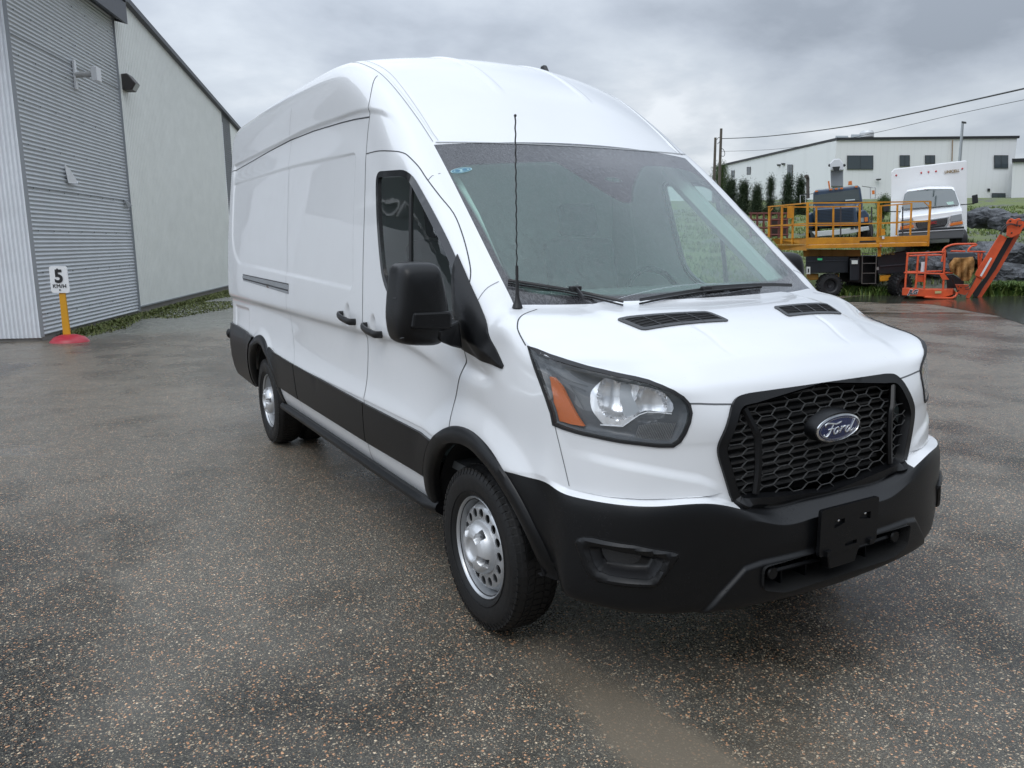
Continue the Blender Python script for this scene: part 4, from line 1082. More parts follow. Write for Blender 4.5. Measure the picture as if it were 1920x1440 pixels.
STK = [[(x*1.02+.005, y*1.0) for x, y in s_] for s_ in STK]
script(STK, .0028, 'badge_lettering', MBdg, bd, CH)

# ---------------------------------------------------------------- headlights
LB = M('lamp_housing_grey', (.085, .09, .098), .30, .0, var=.1, vs=30); LCH = M('lamp_chrome', (.95, .95, .96), .18, .72, bump=.06, bs=30, dist=.004); AMB = M('amber_reflector', (.62, .13, .010), .3, coat=1, bump=.3, bs=260)
LENS = glass_mat('clear_lens', (.93, .94, .95), False, False, .015)
LSTR = M('lamp_grey_band', (.42, .44, .46), .35)
def lampset(sgn):
    fx = (lambda m: m) if sgn < 0 else mirror
    bowl = {}
    root = fx(patch(LF, [offs(lampuv, .0035), offs(lampuv, -.0055)], .0045, .03, .03)).build('headlight', RUB, VAN, angle=40)
    def uvp(l): return [LF.uv(hitp(*q)) for q in l]
    cA = uvp([(1155, 745)])[0]; cB = uvp([(1218, 762)])[0]
    def depth(u, v):
        d = sdist(np.array([u]), np.array([v]), lampuv)[0]
        base = -.030*min(1, d/.02)-.006
        def bow(c, ru, rv, dep):
            q = 1-((u-c[0])/ru)**2-((v-c[1])/rv)**2
            return dep*math.sqrt(q) if q > 0 else 0
        return base - max(bow(cA, .078, .078, .05), bow(cB, .065, .055, .04))
    fx(patch(LF, [lampuv], 0, 0, .0075, offf=depth)).build('lamp_housing', LB, root, angle=60)
    # two chrome bowls merged behind a bright lower edge
    bowls = uvp([(1098, 742), (1104, 727), (1118, 718), (1140, 714), (1165, 717), (1195, 722), (1230, 730), (1252, 742), (1268, 756), (1266, 774), (1240, 774), (1216, 773), (1198, 780), (1180, 792), (1165, 801), (1140, 800), (1126, 799), (1112, 785), (1100, 765)])
    bowls = [tuple(p[:2]) for p in catmull([(a, b, 0) for a, b in bowls], 2)]
    fx(patch(LF, [bowls], 0, 0, .006, offf=lambda u, v: depth(u, v)+.004+.0012*math.sin(u*150)+.001*(math.floor(u*55)%2)*0)).build('reflector', LCH, root, angle=12)
    mid = uvp([(1160, 717), (1176, 720), (1200, 772), (1180, 788), (1166, 778), (1160, 750)])
    fx(patch(LF, [mid], 0, .004, .008, offf=lambda u, v: -.034)).build('lamp_divider', LSTR, root, angle=40)
    ln = uvp([(1120, 799), (1145, 801), (1166, 802), (1182, 791), (1200, 779), (1216, 774), (1240, 775), (1264, 777)])
    def tubeon(pts, off, r):
        q = []
        for (u, v, _z) in densify([(a, b, 0) for a, b in pts], .01, False):
            p, fi = LF.cast(u, v)
            if p is not None: q.append(p+snorm(fi)*off)
        b_ = MB(); b_.tube(q, r, 5); return b_
    fx(tubeon(ln, -.026, .0022)).build('lamp_bright_edge', M('lamp_edge', (.8, .81, .82), .3), root)
    am = uvp([(1023, 707), (1031, 709), (1046, 725), (1060, 750), (1075, 780), (1089, 801), (1064, 797), (1044, 791), (1038, 768), (1029, 733)])
    fx(patch(LF, [am], -.018, .012, .008)).build('turn_signal', AMB, root, angle=30)
    b_ = MB()
    for i in range(22):
        t = i/21; x0 = 1200+70*t
        q = []
        ytop = 804-12*t if t < .5 else 798+4*(t-.5)
        for yy in (ytop-4, 829):
            u, v = LF.uv(hitp(x0-(yy-800)*.35, yy)); p, fi = LF.cast(u, v); q.append(p+snorm(fi)*-.028)
        b_.tube(q, .0016, 4)
    fx(b_).build('lamp_ribs', M('lamp_rib_grey', (.22, .22, .22), .3), root, smooth=False)
    for l in (((1008, 672), (1060, 690), (1092, 706)), ((1012, 690), (1060, 712), (1094, 722)), ((1060, 722), (1080, 728), (1090, 733)), ((1062, 725), (1078, 752), (1086, 768))):
        fx(tubeon(uvp(l), -.030, .0014)).build('lamp_step_line', M('lamp_step', (.02, .021, .023), .4), root)
    fx(patch(LF, [offs(lampuv, -.003)], .0015, 0, .012)).build('lamp_lens', LENS, root, angle=80)
lampset(-1); lampset(1)

# ---------------------------------------------------------------- bumper details
fogg = LF.px([(1120, 1032), (1160, 1038), (1204, 1047), (1198, 1058), (1186, 1064), (1160, 1062), (1132, 1057), (1124, 1046)])
for fx in ((lambda m: m), mirror):
    fg = fx(patch(LF, [offs(fogo, -.003), offs(fogi, -.002)], .009, .014, .009, offf=lambda u, v: .003+.011*min(1, min(sdist(np.array([u]), np.array([v]), fogo)[0], sdist(np.array([u]), np.array([v]), fogi)[0])/.011))).build('fog_surround', PLA, VAN, angle=30)
    fx(patch(LF, [fogi], 0, 0, .008, offf=lambda u, v: -.0+.006-.050*min(1, sdist(np.array([u]), np.array([v]), fogi)[0]/.026))).build('fog_recess', M('fog_black', (.008, .008, .009), .4), fg, angle=50)
    fx(patch(LF, [fogg], -.030, .008, .02)).build('fog_mesh', M('fog_mesh_black', (.018, .018, .019), .4, bump=.6, bs=300), fg, angle=40)
GAPB = M('gap_black', (.0012, .0012, .0013), .8)
for fx in ((lambda m: m), mirror):
    for lp, w_, o_ in ((fogo, .0055, .0012), (fogi, .003, .0035)):
        fx(ribbon(LF, lp+lp[:1], w_, o_)).build('fog_gap', GAPB, bumper, angle=80)
both(ribbon(SF, [(.60, .50), (.56, .487), (.50, .470), (.44, .458)], .010, .0010), 'bumper_crease', GAPB, bumper, angle=80)
# lower intake
b_ = MB(); n_ = len(INT); vs = []
for (x, z) in INT: vs.append((x, gy_(x, z)-.012, z))
for (x, z) in INT: vs.append((x*.98, .16, z))
b_.add(vs, [(i, (i+1) % n_, n_+(i+1) % n_, n_+i) for i in range(n_)]+[tuple(range(n_, 2*n_))]); b_.build('lower_intake', M('intake_black', (.006, .006, .006), .7), bumper, smooth=False)
b_ = MB(); b_.tube([(-.41, .02, .478), (0, .012, .472), (.41, .02, .478)], .010, 6); b_.build('intake_bar', PLA, bumper)
b_ = MB()
for x in (-.25, -.12, 0.1, .22): b_.box((x, .06, .46), (.006, .05, .11))
b_.build('intake_vanes', PLA, bumper, smooth=False)
for x in (-.335, .345):
    b_ = MB(); b_.lathe([(0, -.012), (.021, -.012), (.025, -.007), (.025, .03)], 20, Matrix.Translation((x, .008, .478)), axis='y'); b_.build('tow_cover', PLA, bumper)
# licence plate bracket
pb = MB()
PR = [(-.158, .515), (-.158, .690), (.158, .690), (.158, .515)]
PR = [tuple(p[:2]) for p in roundpoly([(a, b, 0) for a, b in PR], .012, 3)]
hl = [[(-.085, .640), (-.030, .640), (-.030, .622), (-.085, .610)], [(.055, .640), (.115, .640), (.115, .612), (.055, .622)], [(-.02, .545), (.045, .545), (.045, .530), (-.02, .530)]]
v2, f2 = cdt([PR]+hl, .04); yb_ = -.050
pb.add([(a, yb_, b) for a, b in v2], f2)
for lp in [PR]+hl:
    n_ = len(lp); pb.add([(a, yb_, b) for a, b in lp]+[(a, yb_+.014, b) for a, b in lp], [(i, (i+1) % n_, n_+(i+1) % n_, n_+i) for i in range(n_)])
plate = pb.build('plate_bracket', PLA, VAN, smooth=False)
b_ = MB(); b_.box((0, yb_+.016, .60), (.30, .004, .165)); b_.build('plate_backing', M('bracket_black', (.010, .010, .011), .5), plate, smooth=False)
b_ = MB(); b_.prism([(-.105, yb_+.006, .515), (.075, yb_+.006, .515), (.05, yb_+.006, .455), (-.09, yb_+.006, .455)], (0, .04, 0)); b_.build('plate_skirt', PLA, plate, smooth=False, bevel=.004)
for x in (-.115, .12):
    b_ = MB(); b_.box((x, yb_-.004, .524), (.026, .014, .020)); b_.build('plate_clip', PLA, plate, smooth=False)
for x, z in ((-.06, .636), (.088, .636), (.015, .600)):
    b_ = MB(); b_.sphere((x, yb_+.006, z), .006, 8, 6); b_.build('plate_screw', CH if z > .61 else PLA, plate)
# hood vents
vout = [TF.uv(hitp(*q)) for q in ((1154, 600), (1325, 585), (1369, 603), (1207, 621))]
vout = [tuple(p[:2]) for p in roundpoly([(a, b, 0) for a, b in vout], .02, 4)]; vin = offs(vout, -.017)
for fx in ((lambda m: m), mirror):
    vf = fx(patch(TF, [vout, vin], .005, .02, .03)).build('hood_vent', M('vent_plastic', (.05, .052, .055), .5), VAN, angle=30)
    fx(patch(TF, [vin], -.0+.001, 0, .02)).build('vent_grid', M('vent_hole', (.006, .006, .006), .8), vf, angle=80)
    b_ = MB(); va = np.array(vin); y0, y1 = va[:, 1].min(), va[:, 1].max()
    for j in range(7):
        y = y0+(y1-y0)*(j+.5)/7; xs_ = np.linspace(-.65, -.10, 200); m_ = inpoly(xs_, np.full(200, y), vin)
        if m_.sum() < 3: continue
        xa, xb = xs_[m_][0], xs_[m_][-1]; pts = []
        for x in np.linspace(xa, xb, 6): p, fi = TF.cast(x, y); pts.append(p+Vector((0, 0, .003)))
        b_.tube(pts, .0026, 4)
    fx(b_).build('vent_slats', M('vent_slat', (.020, .020, .022), .45), vf, smooth=False)
    b_ = MB()
    for t in (.25, .5, .75):
        pA = Vector(vout_c) if False else None
        q0 = Vector(TF.uv(hitp(1190, 599)))*(1-t)+Vector(TF.uv(hitp(1300, 588)))*t; 
        a0 = Vector(TF.uv(hitp(1165+155*t, 598-13*t))); a1 = Vector(TF.uv(hitp(1212+150*t, 619-17*t)))
        pts = []
        for s_ in (.06, .5, .94):
            q = a0.lerp(a1, s_); p, fi = TF.cast(q.x, q.y); pts.append(p+Vector((0, 0, .0045)))
        b_.tube(pts, .0022, 4)
    fx(b_).build('vent_ribs', M('vent_rib', (.06, .062, .065), .4), vf, smooth=False)

# ---------------------------------------------------------------- wipers, cowl, antenna, sticker
BKM = M('satin_black', (.012, .012, .013), .4)
def ons(px, py, off):
    h = BVH.ray_cast(CAMP, ray(px, py).normalized()); return h[0]+snorm(h[2])*off
wpm = MB()
def wiper(blade, arm, off=.022):
    root = None
    b_ = MB(); pts = [ons(*q, off) for q in blade]; b_.tube(catmull(pts, 4, False), .0075, 6, flat=(1, .7)); root = b_.build('wiper', BKM, VAN)
    b_ = MB(); b_.tube([ons(*q, .006) for q in blade], .005, 4); b_.build('wiper_rubber', RUB, root)
    b_ = MB(); b_.tube([ons(*q, off+.016) for q in arm], [.0085]*len(arm), 6, flat=(1, .7)); b_.build('wiper_arm', BKM, root)
    m = ons(*arm[-1], off+.012); b_ = MB(); b_.box(tuple(m), (.05, .026, .018)); b_.build('wiper_joint', BKM, root, bevel=.004)
wiper([(952, 533), (1000, 540), (1056, 549), (1110, 560), (1168, 575)], [(1092, 574), (1085, 564), (1075, 551)])
wiper([(1199, 572), (1255, 560), (1313, 550), (1370, 544), (1426, 540)], [(1478, 549), (1445, 547), (1405, 547), (1318, 552)])
ab = ons(970, 577, 0); at_ = onX(966, 213, ab.x-.01)
at_ = onY(966, 213, ab.y+.06)
ant = MB(); ant.lathe([(.0, .05), (.008, .05), (.011, .03), (.018, .012), (.022, 0)], 16, Matrix.Translation(ab)); an = ant.build('antenna', BKM, VAN)
ant = MB(); dv = (at_-ab); ant.tube([ab+dv*.03, ab+dv*.22], [.0075, .006], 8); ant.build('antenna_boot', RUB, an)
ant = MB(); pts = [ab+dv*(.2+.79*i/60)+Vector((.0012*math.cos(i*1.3), .0012*math.sin(i*1.3), 0)) for i in range(61)]; ant.tube(pts, .0030, 6); ant.sphere(at_-dv*.01, .006, 8, 6); ant.build('antenna_rod', BKM, an)
# round sticker inside the screen corner
stc = Fr((0, .62, -.78), (1, 0, 0), (0, .78, .62))
su = stc.uv(hitp(865, 320))
sb = patch(stc, [[(su[0]+.052*math.cos(a), su[1]+.020*math.sin(a)) for a in np.linspace(0, 6.283, 25)[:-1]]], .002, 0, .01); so = sb.build('sticker', M('sticker_pale', (.30, .48, .50), .4), VAN, angle=80)
sb = patch(stc, [[(su[0]+.046*math.cos(a), su[1]+.016*math.sin(a)) for a in np.linspace(0, 6.283, 25)[:-1]], [(su[0]+.038*math.cos(a), su[1]+.012*math.sin(a)) for a in np.linspace(0, 6.283, 25)[:-1]]], .003, 0, .01); sb.build('sticker_ring', M('sticker_blue', (.05, .17, .26), .4), so, angle=80)
for du in (-.018, .016):
    sb = patch(stc, [[(su[0]+du+.013*math.cos(a), su[1]+.0075*math.sin(a)) for a in np.linspace(0, 6.283, 13)[:-1]]], .003, 0, .01); sb.build('sticker_mark', M('sticker_blue', (.05, .17, .26), .4), so, angle=80)
# roof fin
p, fi = TF.cast(.40, 2.66); b_ = MB(); b_.prism([p+Vector((-.014, -.035, -.01)), p+Vector((-.014, .04, -.01)), p+Vector((-.014, .035, .035)), p+Vector((-.014, .0, .038))], (.03, 0, 0)); b_.build('roof_antenna', BKM, VAN, smooth=False, bevel=.008)

# ---------------------------------------------------------------- handles, rail
for (y0, z0, par) in ((2.10, 1.190, DOORS), (2.50, 1.222, (slide, None))):
    pts = [Vector((-1.004, y0+.105, z0+.014)), Vector((-1.035, y0+.10, z0+.013)), Vector((-1.048, y0+.04, z0+.005)), Vector((-1.048, y0-.05, z0-.005)), Vector((-1.04, y0-.10, z0-.012)), Vector((-1.004, y0-.108, z0-.014))]
    b_ = MB(); b_.tube(catmull(pts, 3, False), .017, 8, flat=(1.15, .62))
    b_.build('door_handle', BKM, par[0])
    if par[1]: mirror(b_).build('door_handle', BKM, par[1])
tr = [(3.80, 1.288), (3.80, 1.352), (5.30, 1.372), (5.33, 1.355), (5.30, 1.325)]
tk = patch(SF, [tr], .004, .010, .05).build('door_track', M('track_metal', (.42, .43, .44), .22, .9), VAN, angle=30)
ribbon(SF, [(3.81, 1.312), (5.29, 1.340)], .010, .0055).build('track_slot', SEAM, tk)
ribbon(SF, [(3.79, 1.356), (5.31, 1.376)], .007, .0045).build('track_shadow', SEAM, tk)

# ---------------------------------------------------------------- mirrors
def door_mirror(fx_, par, fold=0):
    Rf = Matrix.Translation((-.955, 1.0, 0)) @ Matrix.Rotation(-fold, 4, 'Z') @ Matrix.Translation((1.0, -1.0, 0))
    def fx(m, f=True):
        if fold and f: m.v = [tuple(Rf @ Vector(p)) for p in m.v]
        return fx_(m)
    Yc = 1.0
    OUTL = [(731, 600), (732.5, 559), (737, 511), (744, 497), (756, 492.5), (780, 491), (802, 492), (813, 497), (821, 513), (828, 545), (834, 583), (834, 610), (826, 634), (815, 646), (787, 648), (753, 645), (738, 634)]
    OUTL = [(784+(a-784)*.965+2, b) for a, b in OUTL]; o3 = catmull([onY(a, b, Yc) for a, b in OUTL], 3); c = sum(o3, Vector())/len(o3); n_ = len(o3)
    sail = [(1.206, 1.585), (1.07, 1.468), (.99, 1.400), (.755, 1.176), (.765, 1.163), (.90, 1.178), (1.05, 1.205), (1.13, 1.222), (1.135, 1.30), (1.16, 1.42)]
    root = fx_(patch(SF, [sail], .010, .02, .008, offf=lambda u, v: .008+.024*min(1, sdist(np.array([u]), np.array([v]), sail)[0]/.06))).build('side_mirror', PLA, VAN, angle=28)
    b_ = MB(); vs = []; fs = []
    lev = [(.93, .075), (.985, .07), (1.0, .05), (1.0, .0), (.985, -.022), (.955, -.042), (.88, -.060), (.74, -.072), (.45, -.080), (.0, -.083)]
    for s_, dy in lev: vs += [tuple(Vector((c.x+(p.x-c.x)*s_, Yc+dy, c.z+(p.z-c.z)*s_))) for p in o3]
    for k in range(len(lev)-1):
        for i in range(n_): fs.append((k*n_+i, k*n_+(i+1) % n_, (k+1)*n_+(i+1) % n_, (k+1)*n_+i))
    b_.add(vs, fs); hs = fx(b_).build('mirror_housing', PLA, root, angle=50)
    b_ = MB(); b_.add([tuple(Vector((c.x+(p.x-c.x)*.93, Yc+.072, c.z+(p.z-c.z)*.93))) for p in o3], [tuple(range(n_))]); fx(b_).build('mirror_glass', M('mirror_silver', (.8, .82, .83), .03, 1), root, smooth=False)
    zc = c.z
    b_ = MB(); pr = [Vector((-1.235, 0, zc-.005)), Vector((-1.225, 0, zc-.085)), Vector((-1.015, 0, zc-.080)), Vector((-1.0, 0, zc+.0))]
    ya = Yc-.088
    pr = [onY(776, 586, ya), onY(843, 583, ya), onY(849, 590, ya), onY(849, 618, ya), onY(772, 617, ya)]
    b_.prism(pr, (.0, .10, 0)); fx(b_).build('mirror_arm', PLA, root, smooth=False, bevel=.010)
    b_ = MB(); b_.prism([onY(822, 619, ya+.01), onY(862, 600, ya+.03), onY(868, 655, ya+.04), onY(848, 650, ya+.02), onY(824, 640, ya+.01)], (.02, .12, 0)); fx(b_).build('mirror_arm', PLA, root, smooth=False, bevel=.010)
    q = [Vector((c.x+(x-c.x), 0, 0)) for x in (0,)]
    l = [onY(a, b, Yc) for a, b in ((732, 558), (745, 560), (752, 568), (757, 585), (760, 605), (760, 622), (757, 629), (740, 632))]
    b_ = MB(); b_.tube([Vector((p.x*1.0, Yc-.052 if i > 1 else Yc-.022-.012*i, p.z)) for i, p in enumerate(l)], .0022, 4); fx(b_).build('mirror_seam', M('seam_grey', (.06, .062, .066), .5), root)
door_mirror((lambda m: m), doorR); door_mirror(mirror, doorL, math.radians(72))

# ---------------------------------------------------------------- wheels
TYR = NT('tyre_rubber'); _n = TYR.noise(12, 5, .6); TYR = TYR.set(col=TYR.mix(_n, (.0035, .0035, .004), (.013, .0128, .0125)), rough=TYR.ramp(_n, [(.3, .35), (.7, .65)]), spec=.35, normal=TYR.bump(TYR.noise(90, 3, .6), .25, .002))
RIM = M('rim_silver', (.52, .53, .54), .34, .75, var=.08, vs=20); CAP = M('cap_silver', (.60, .61, .62), .36, .6); LUG = M('lug_grey', (.10, .10, .105), .4, .7); INN = M('hub_dark', (.03, .028, .026), .6)
def make_wheel(front=True, wf=.83):
    """built round x axis, outer face towards -x, centre at origin"""
    r_ = bpy.data.objects.new('wheel', None); COL.objects.link(r_); r_.empty_display_size = .1
    R_ = .353; hw = .118
    t = MB(); prof = [(.205, -.085), (.222, -.098), (.232, -.112), (.250, -.119), (.285, -.123), (.310, -.121), (.326, -.114), (.340, -.104), (.349, -.092), (R_, -.070), (R_+.001, -.03), (R_+.001, .03), (R_, .07), (.345, .10), (.32, .119), (.26, .12), (.22, .10), (.205, .085)]
    t.lathe(prof, 96, axis='x')
    n_ = 66
    for i in range(n_):                        # tread blocks and shoulder lugs
        a = 2*math.pi*i/n_
        for (x0, x1, r1, da, tw) in ((-.112, -.070, R_+.002, .072, .010), (-.062, -.030, R_+.004, .070, -.015), (-.024, .024, R_+.004, .070, .0), (.030, .062, R_+.004, .070, .015), (.070, .112, R_+.002, .072, -.010)):
            a0 = a+(.03 if abs(x0) < .05 else 0); vs = []
            for xx, rr_, tt in ((x0, r1-(.012 if x0 < -.1 else 0), -tw), (x1, r1-(.012 if x1 > .1 else 0), tw)):
                for s_ in (-.5, .5):
                    for rr2 in (R_-.012 if abs(xx) < .1 else R_-.022, rr_):
                        aa = a0+tt+s_*da; vs.append((xx, rr2*math.cos(aa), rr2*math.sin(aa)))
            t.add(vs, [(0, 1, 3, 2), (4, 6, 7, 5), (1, 5, 7, 3), (0, 4, 5, 1), (2, 3, 7, 6)])
    for i in range(n_):                        # raised shoulder ribs on the outer wall
        a = 2*math.pi*i/n_; vs = []
        for rr2, xx in ((.318, -.1185), (.343, -.106)):
            for s_ in (-.28, .28):
                aa = a+s_*.075; vs += [(xx-.0018, rr2*math.cos(aa), rr2*math.sin(aa)), (xx+.006, rr2*math.cos(aa), rr2*math.sin(aa))]
        t.add(vs, [(0, 2, 6, 4), (0, 4, 5, 1), (2, 3, 7, 6), (4, 6, 7, 5), (0, 1, 3, 2)])
    for rr_ in (.247, .296): t.lathe([(rr_-.0015, -.1185-.0), (rr_-.0008, -.1225), (rr_+.0008, -.1225), (rr_+.0015, -.119)], 96, axis='x')
    t.v = [(-.123+(x+.123)*wf, y, z) for x, y, z in t.v]
    t.build('tyre', TYR, r_, angle=40, world=False)
    m = MB(); m.lathe([(.2205, -.088), (.2215, -.101), (.217, -.106), (.2125, -.103), (.209, -.094), (.205, -.070), (.201, -.050), (.198, -.01), (.196, .03), (.20, .09)], 72, axis='x')
    rim = m.build('rim', RIM, r_, world=False, angle=50)
    # disc with round ventilation holes
    nh = 16; HR = .148; hr = .0192; outer = [(.1975*math.cos(a), .1975*math.sin(a)) for a in np.linspace(0, 2*math.pi, 73)[:-1]]
    inner = [(.075*math.cos(a), .075*math.sin(a)) for a in np.linspace(0, 2*math.pi, 37)[:-1]]
    holes = [[(HR*math.cos(2*math.pi*k/nh)+hr*1.0*math.cos(a), HR*math.sin(2*math.pi*k/nh)+hr*math.sin(a)) for a in np.linspace(0, 2*math.pi, 17)[:-1]] for k in range(nh)]
    v2, f2 = cdt([outer, inner]+holes, .011)
    if front: hx = lambda r: float(np.interp(r, [.075, .10, .118, .145, .160, .176, .186, .1975], [-.070, -.084, -.089, -.090, -.089, -.085, -.066, -.045]))
    else: hx = lambda r: float(np.interp(r, [.075, .10, .125, .145, .160, .178, .190, .1975], [-.030, -.028, -.005, .010, .014, .012, .005, -.0]))
    m = MB(); m.add([(hx(math.hypot(a, b)), a, b) for a, b in v2], f2)
    for hlp in holes:
        k = len(hlp); m.add([(hx(math.hypot(a, b)), a, b) for a, b in hlp]+[(hx(math.hypot(a, b))+.006, a, b) for a, b in hlp], [(i, (i+1) % k, k+(i+1) % k, k+i) for i in range(k)])
    m.build('rim_disc', RIM, r_, world=False, angle=35)
    # hub cap with five pockets
    m = MB(); nr, na = 30, 120; vs = []; fs = []
    for i in range(nr+1):
        r = .116*i/nr
        for j in range(na):
            a = 2*math.pi*j/na
            h_ = float(np.interp(r, [0, .036, .042, .048, .056, .070, .090, .103, .112, .116], [-.130, -.130, -.133, -.144, -.146, -.144, -.137, -.124, -.106, -.084 if front else -.03]))
            d = ((a*5/(2*math.pi)) % 1-.5)*2*math.pi/5   # pocket centre at d=0
            w_ = abs(d)*r; hwid = float(np.interp(r, [.06, .10], [.014, .021]))
            q = min(1, max(0, (hwid-w_)/.005))*min(1, max(0, (r-.061)/.005))*min(1, max(0, (.107-r)/.004))
            h_ += .040*q
            vs.append((h_, r*math.cos(a), r*math.sin(a)))
    for i in range(nr):
        for j in range(na): fs.append((i*na+j, i*na+(j+1) % na, (i+1)*na+(j+1) % na, (i+1)*na+j))
    m.add(vs, fs); cap = m.build('hub_cap', CAP, r_, world=False, angle=38)
    for k in range(5):
        a = 2*math.pi*(k+.5)/5; m = MB(); cy_, cz_ = .084*math.cos(a), .084*math.sin(a)
        m.lathe([(.0, -.121), (.0075, -.121), (.0105, -.116), (.0105, -.085)], 6, Matrix.Translation((0, cy_, cz_)), axis='x'); m.build('lug_nut', LUG, r_, world=False, smooth=False)
    m = MB(); m.lathe([(.20, .06), (.12, .05), (.0, .05)], 40, axis='x'); m.build('brake', INN, r_, world=False)
    m = MB(); m.tube([(-.05, .205, .02), (-.075, .185, .022)], .004, 6); m.build('valve', RUB, r_, world=False)
    return r_
def put_wheel(w_, x, y, left=False, steer=0, spin=0):
    w_.parent = VAN; w_.matrix_parent_inverse = wm(VAN).inverted(); w_.location = (x, y, .353+.004)
    w_.rotation_euler = Euler((spin, 0, math.pi if left else 0)); return w_
fw_ = make_wheel(True); put_wheel(fw_, -.866, AF, spin=.35)
rw_ = make_wheel(False); put_wheel(rw_, -.866, AR, spin=1.1)
ti = [o for o in bpy.data.objects if o.parent == rw_ and o.name.startswith('tyre')][0]; t2 = ti.copy(); COL.objects.link(t2); t2.parent = rw_; t2.location = (.235, 0, 0)
lw_ = copy_tree(fw_); put_wheel(lw_, .866, AF, True, spin=.8)
lw2 = copy_tree(rw_); put_wheel(lw2, .866, AR, True, spin=.1)

# ---------------------------------------------------------------- underbody, wheel wells
for sgn in (-1, 1):
    for cy, R_ in ((AF, .472), (AR, .494)):
        b_ = MB(); vs = []; fs = []; n_ = 30
        for i in range(n_+1):
            a = math.radians(-22+224*i/n_); y, z = cy+R_*math.cos(a), max(AZ+R_*math.sin(a), .40)
            vs += [(sgn*.95, y, z), (sgn*.60, y, z)]
            if R_: pass
        for i in range(n_): fs.append((2*i, 2*i+1, 2*i+3, 2*i+2))
        fs.append(tuple(2*i+1 for i in range(n_+1)))
        b_.add(vs, fs); b_.build('wheel_well', DARK, VAN, angle=60)
b_ = MB(); b_.box((0, 3.2, .43), (1.2, 5.4, .06)); b_.box((0, 2.9, .37), (1.9, 2.62, .05)); b_.box((0, .5, .36), (1.1, .7, .05))
b_.box((0, 5.6, .42), (1.9, .70, .05)); b_.build('underbody', DARK, VAN, smooth=False)
b_ = MB(); b_.tube([(-.75, AF, .33), (.75, AF, .33)], .045, 10); b_.tube([(-.75, AR, .33), (.75, AR, .33)], .06, 10); b_.build('axle', DARK, VAN)

# ---------------------------------------------------------------- cabin
TRIM = M('cabin_trim_grey', (.085, .09, .092), .7); LTR = M('cabin_lining', (.50, .53, .51), .8)
b_ = MB(); prof = [(.80, 1.12), (.86, 1.335), (1.05, 1.40), (1.28, 1.41), (1.42, 1.34), (1.46, 1.18), (1.40, .97), (1.25, .90)]
b_.prism([Vector((-.88, y, z)) for y, z in prof], (1.76, 0, 0)); b_.build('dashboard', TRIM, VAN, smooth=False, bevel=.02)
b_ = MB(); b_.tube([Vector((.42+.19*math.cos(a), 1.56+.19*math.sin(a)*.35, 1.30+.19*math.sin(a)*.94)) for a in np.linspace(0, 6.283, 33)[:-1]], .016, 8, closed=True)
b_.tube([(.25, 1.55, 1.29), (.59, 1.55, 1.29)], .02, 6); b_.tube([(.42, 1.56, 1.29), (.42, 1.38, 1.20)], .035, 8); b_.build('steering_wheel', RUB, VAN)
for x, w_ in ((.45, .5), (-.45, .52)):
    st = None
    b_ = MB(); b_.box((x, 2.0, .98), (w_, .52, .16)); st = b_.build('seat', TRIM, VAN, smooth=True, bevel=.05, seg=3)
    b_ = MB(); b_.box((0, 0, .33), (w_*.96, .15, .66), Matrix.Translation((x, 2.22, 1.0)) @ Matrix.Rotation(math.radians(-12), 4, 'X')); b_.build('seat_back', TRIM, st, bevel=.05, seg=3)
    b_ = MB(); b_.box((0, 0, .0), (.26, .10, .20), Matrix.Translation((x, 2.36, 1.76)) @ Matrix.Rotation(math.radians(-12), 4, 'X')); b_.build('headrest', TRIM, st, bevel=.035, seg=3)
b_ = MB(); b_.box((0, 2.62, 1.30), (1.80, .03, 1.6)); b_.box((0, 2.62, 2.24), (1.64, .03, .30)); b_.build('bulkhead', LTR, VAN, smooth=False)
b_ = MB(); b_.box((0, 1.85, .62), (1.8, 1.6, .04)); b_.build('cab_floor', TRIM, VAN, smooth=False)
for sgn in (-1, 1):
    b_ = MB(); b_.box((sgn*.93, 1.90, 1.0), (.04, .80, .60)); b_.build('door_lining', LTR, doorR if sgn < 0 else doorL, smooth=False)
b_ = MB(); b_.add([(-.72, 1.80, 2.08), (.72, 1.80, 2.08), (.72, 2.60, 2.12), (-.72, 2.60, 2.12)], [(0, 1, 2, 3)]); b_.build('headliner', LTR, VAN, smooth=False)
for sgn in (-1, 1):
    b_ = MB(); b_.tube([(sgn*.80, 1.06, 1.40), (sgn*.745, 1.46, 1.73), (sgn*.72, 1.84, 2.03)], .045, 6); b_.build('pillar_lining', LTR, VAN)
# ================================================================== BACKGROUND ON THE RIGHT
def V(px, py, D): return vplane(px, py, D)
def zat(py, D, px=1700): return V(px, py, D).z
def pp(mb, pts, D, th, M_=None):
    """a solid: outline in view at horizontal distance D (one value or one per corner), th metres deep"""
    Ds = D if isinstance(D, (list, tuple)) else [D]*len(pts)
    d_ = ray(sum(p[0] for p in pts)/len(pts), 440); d_ = Vector((d_.x, d_.y, 0)); d_ = d_/d_.dot(FH)       # things face the yard: depth runs away from it
    return mb.prism([V(a, b, d) for (a, b), d in zip(pts, Ds)], d_*th)
def rod(mb, a, b, D0, D1, r, n=6): return mb.tube([V(*a, D0), V(*b, D1)], r, n)
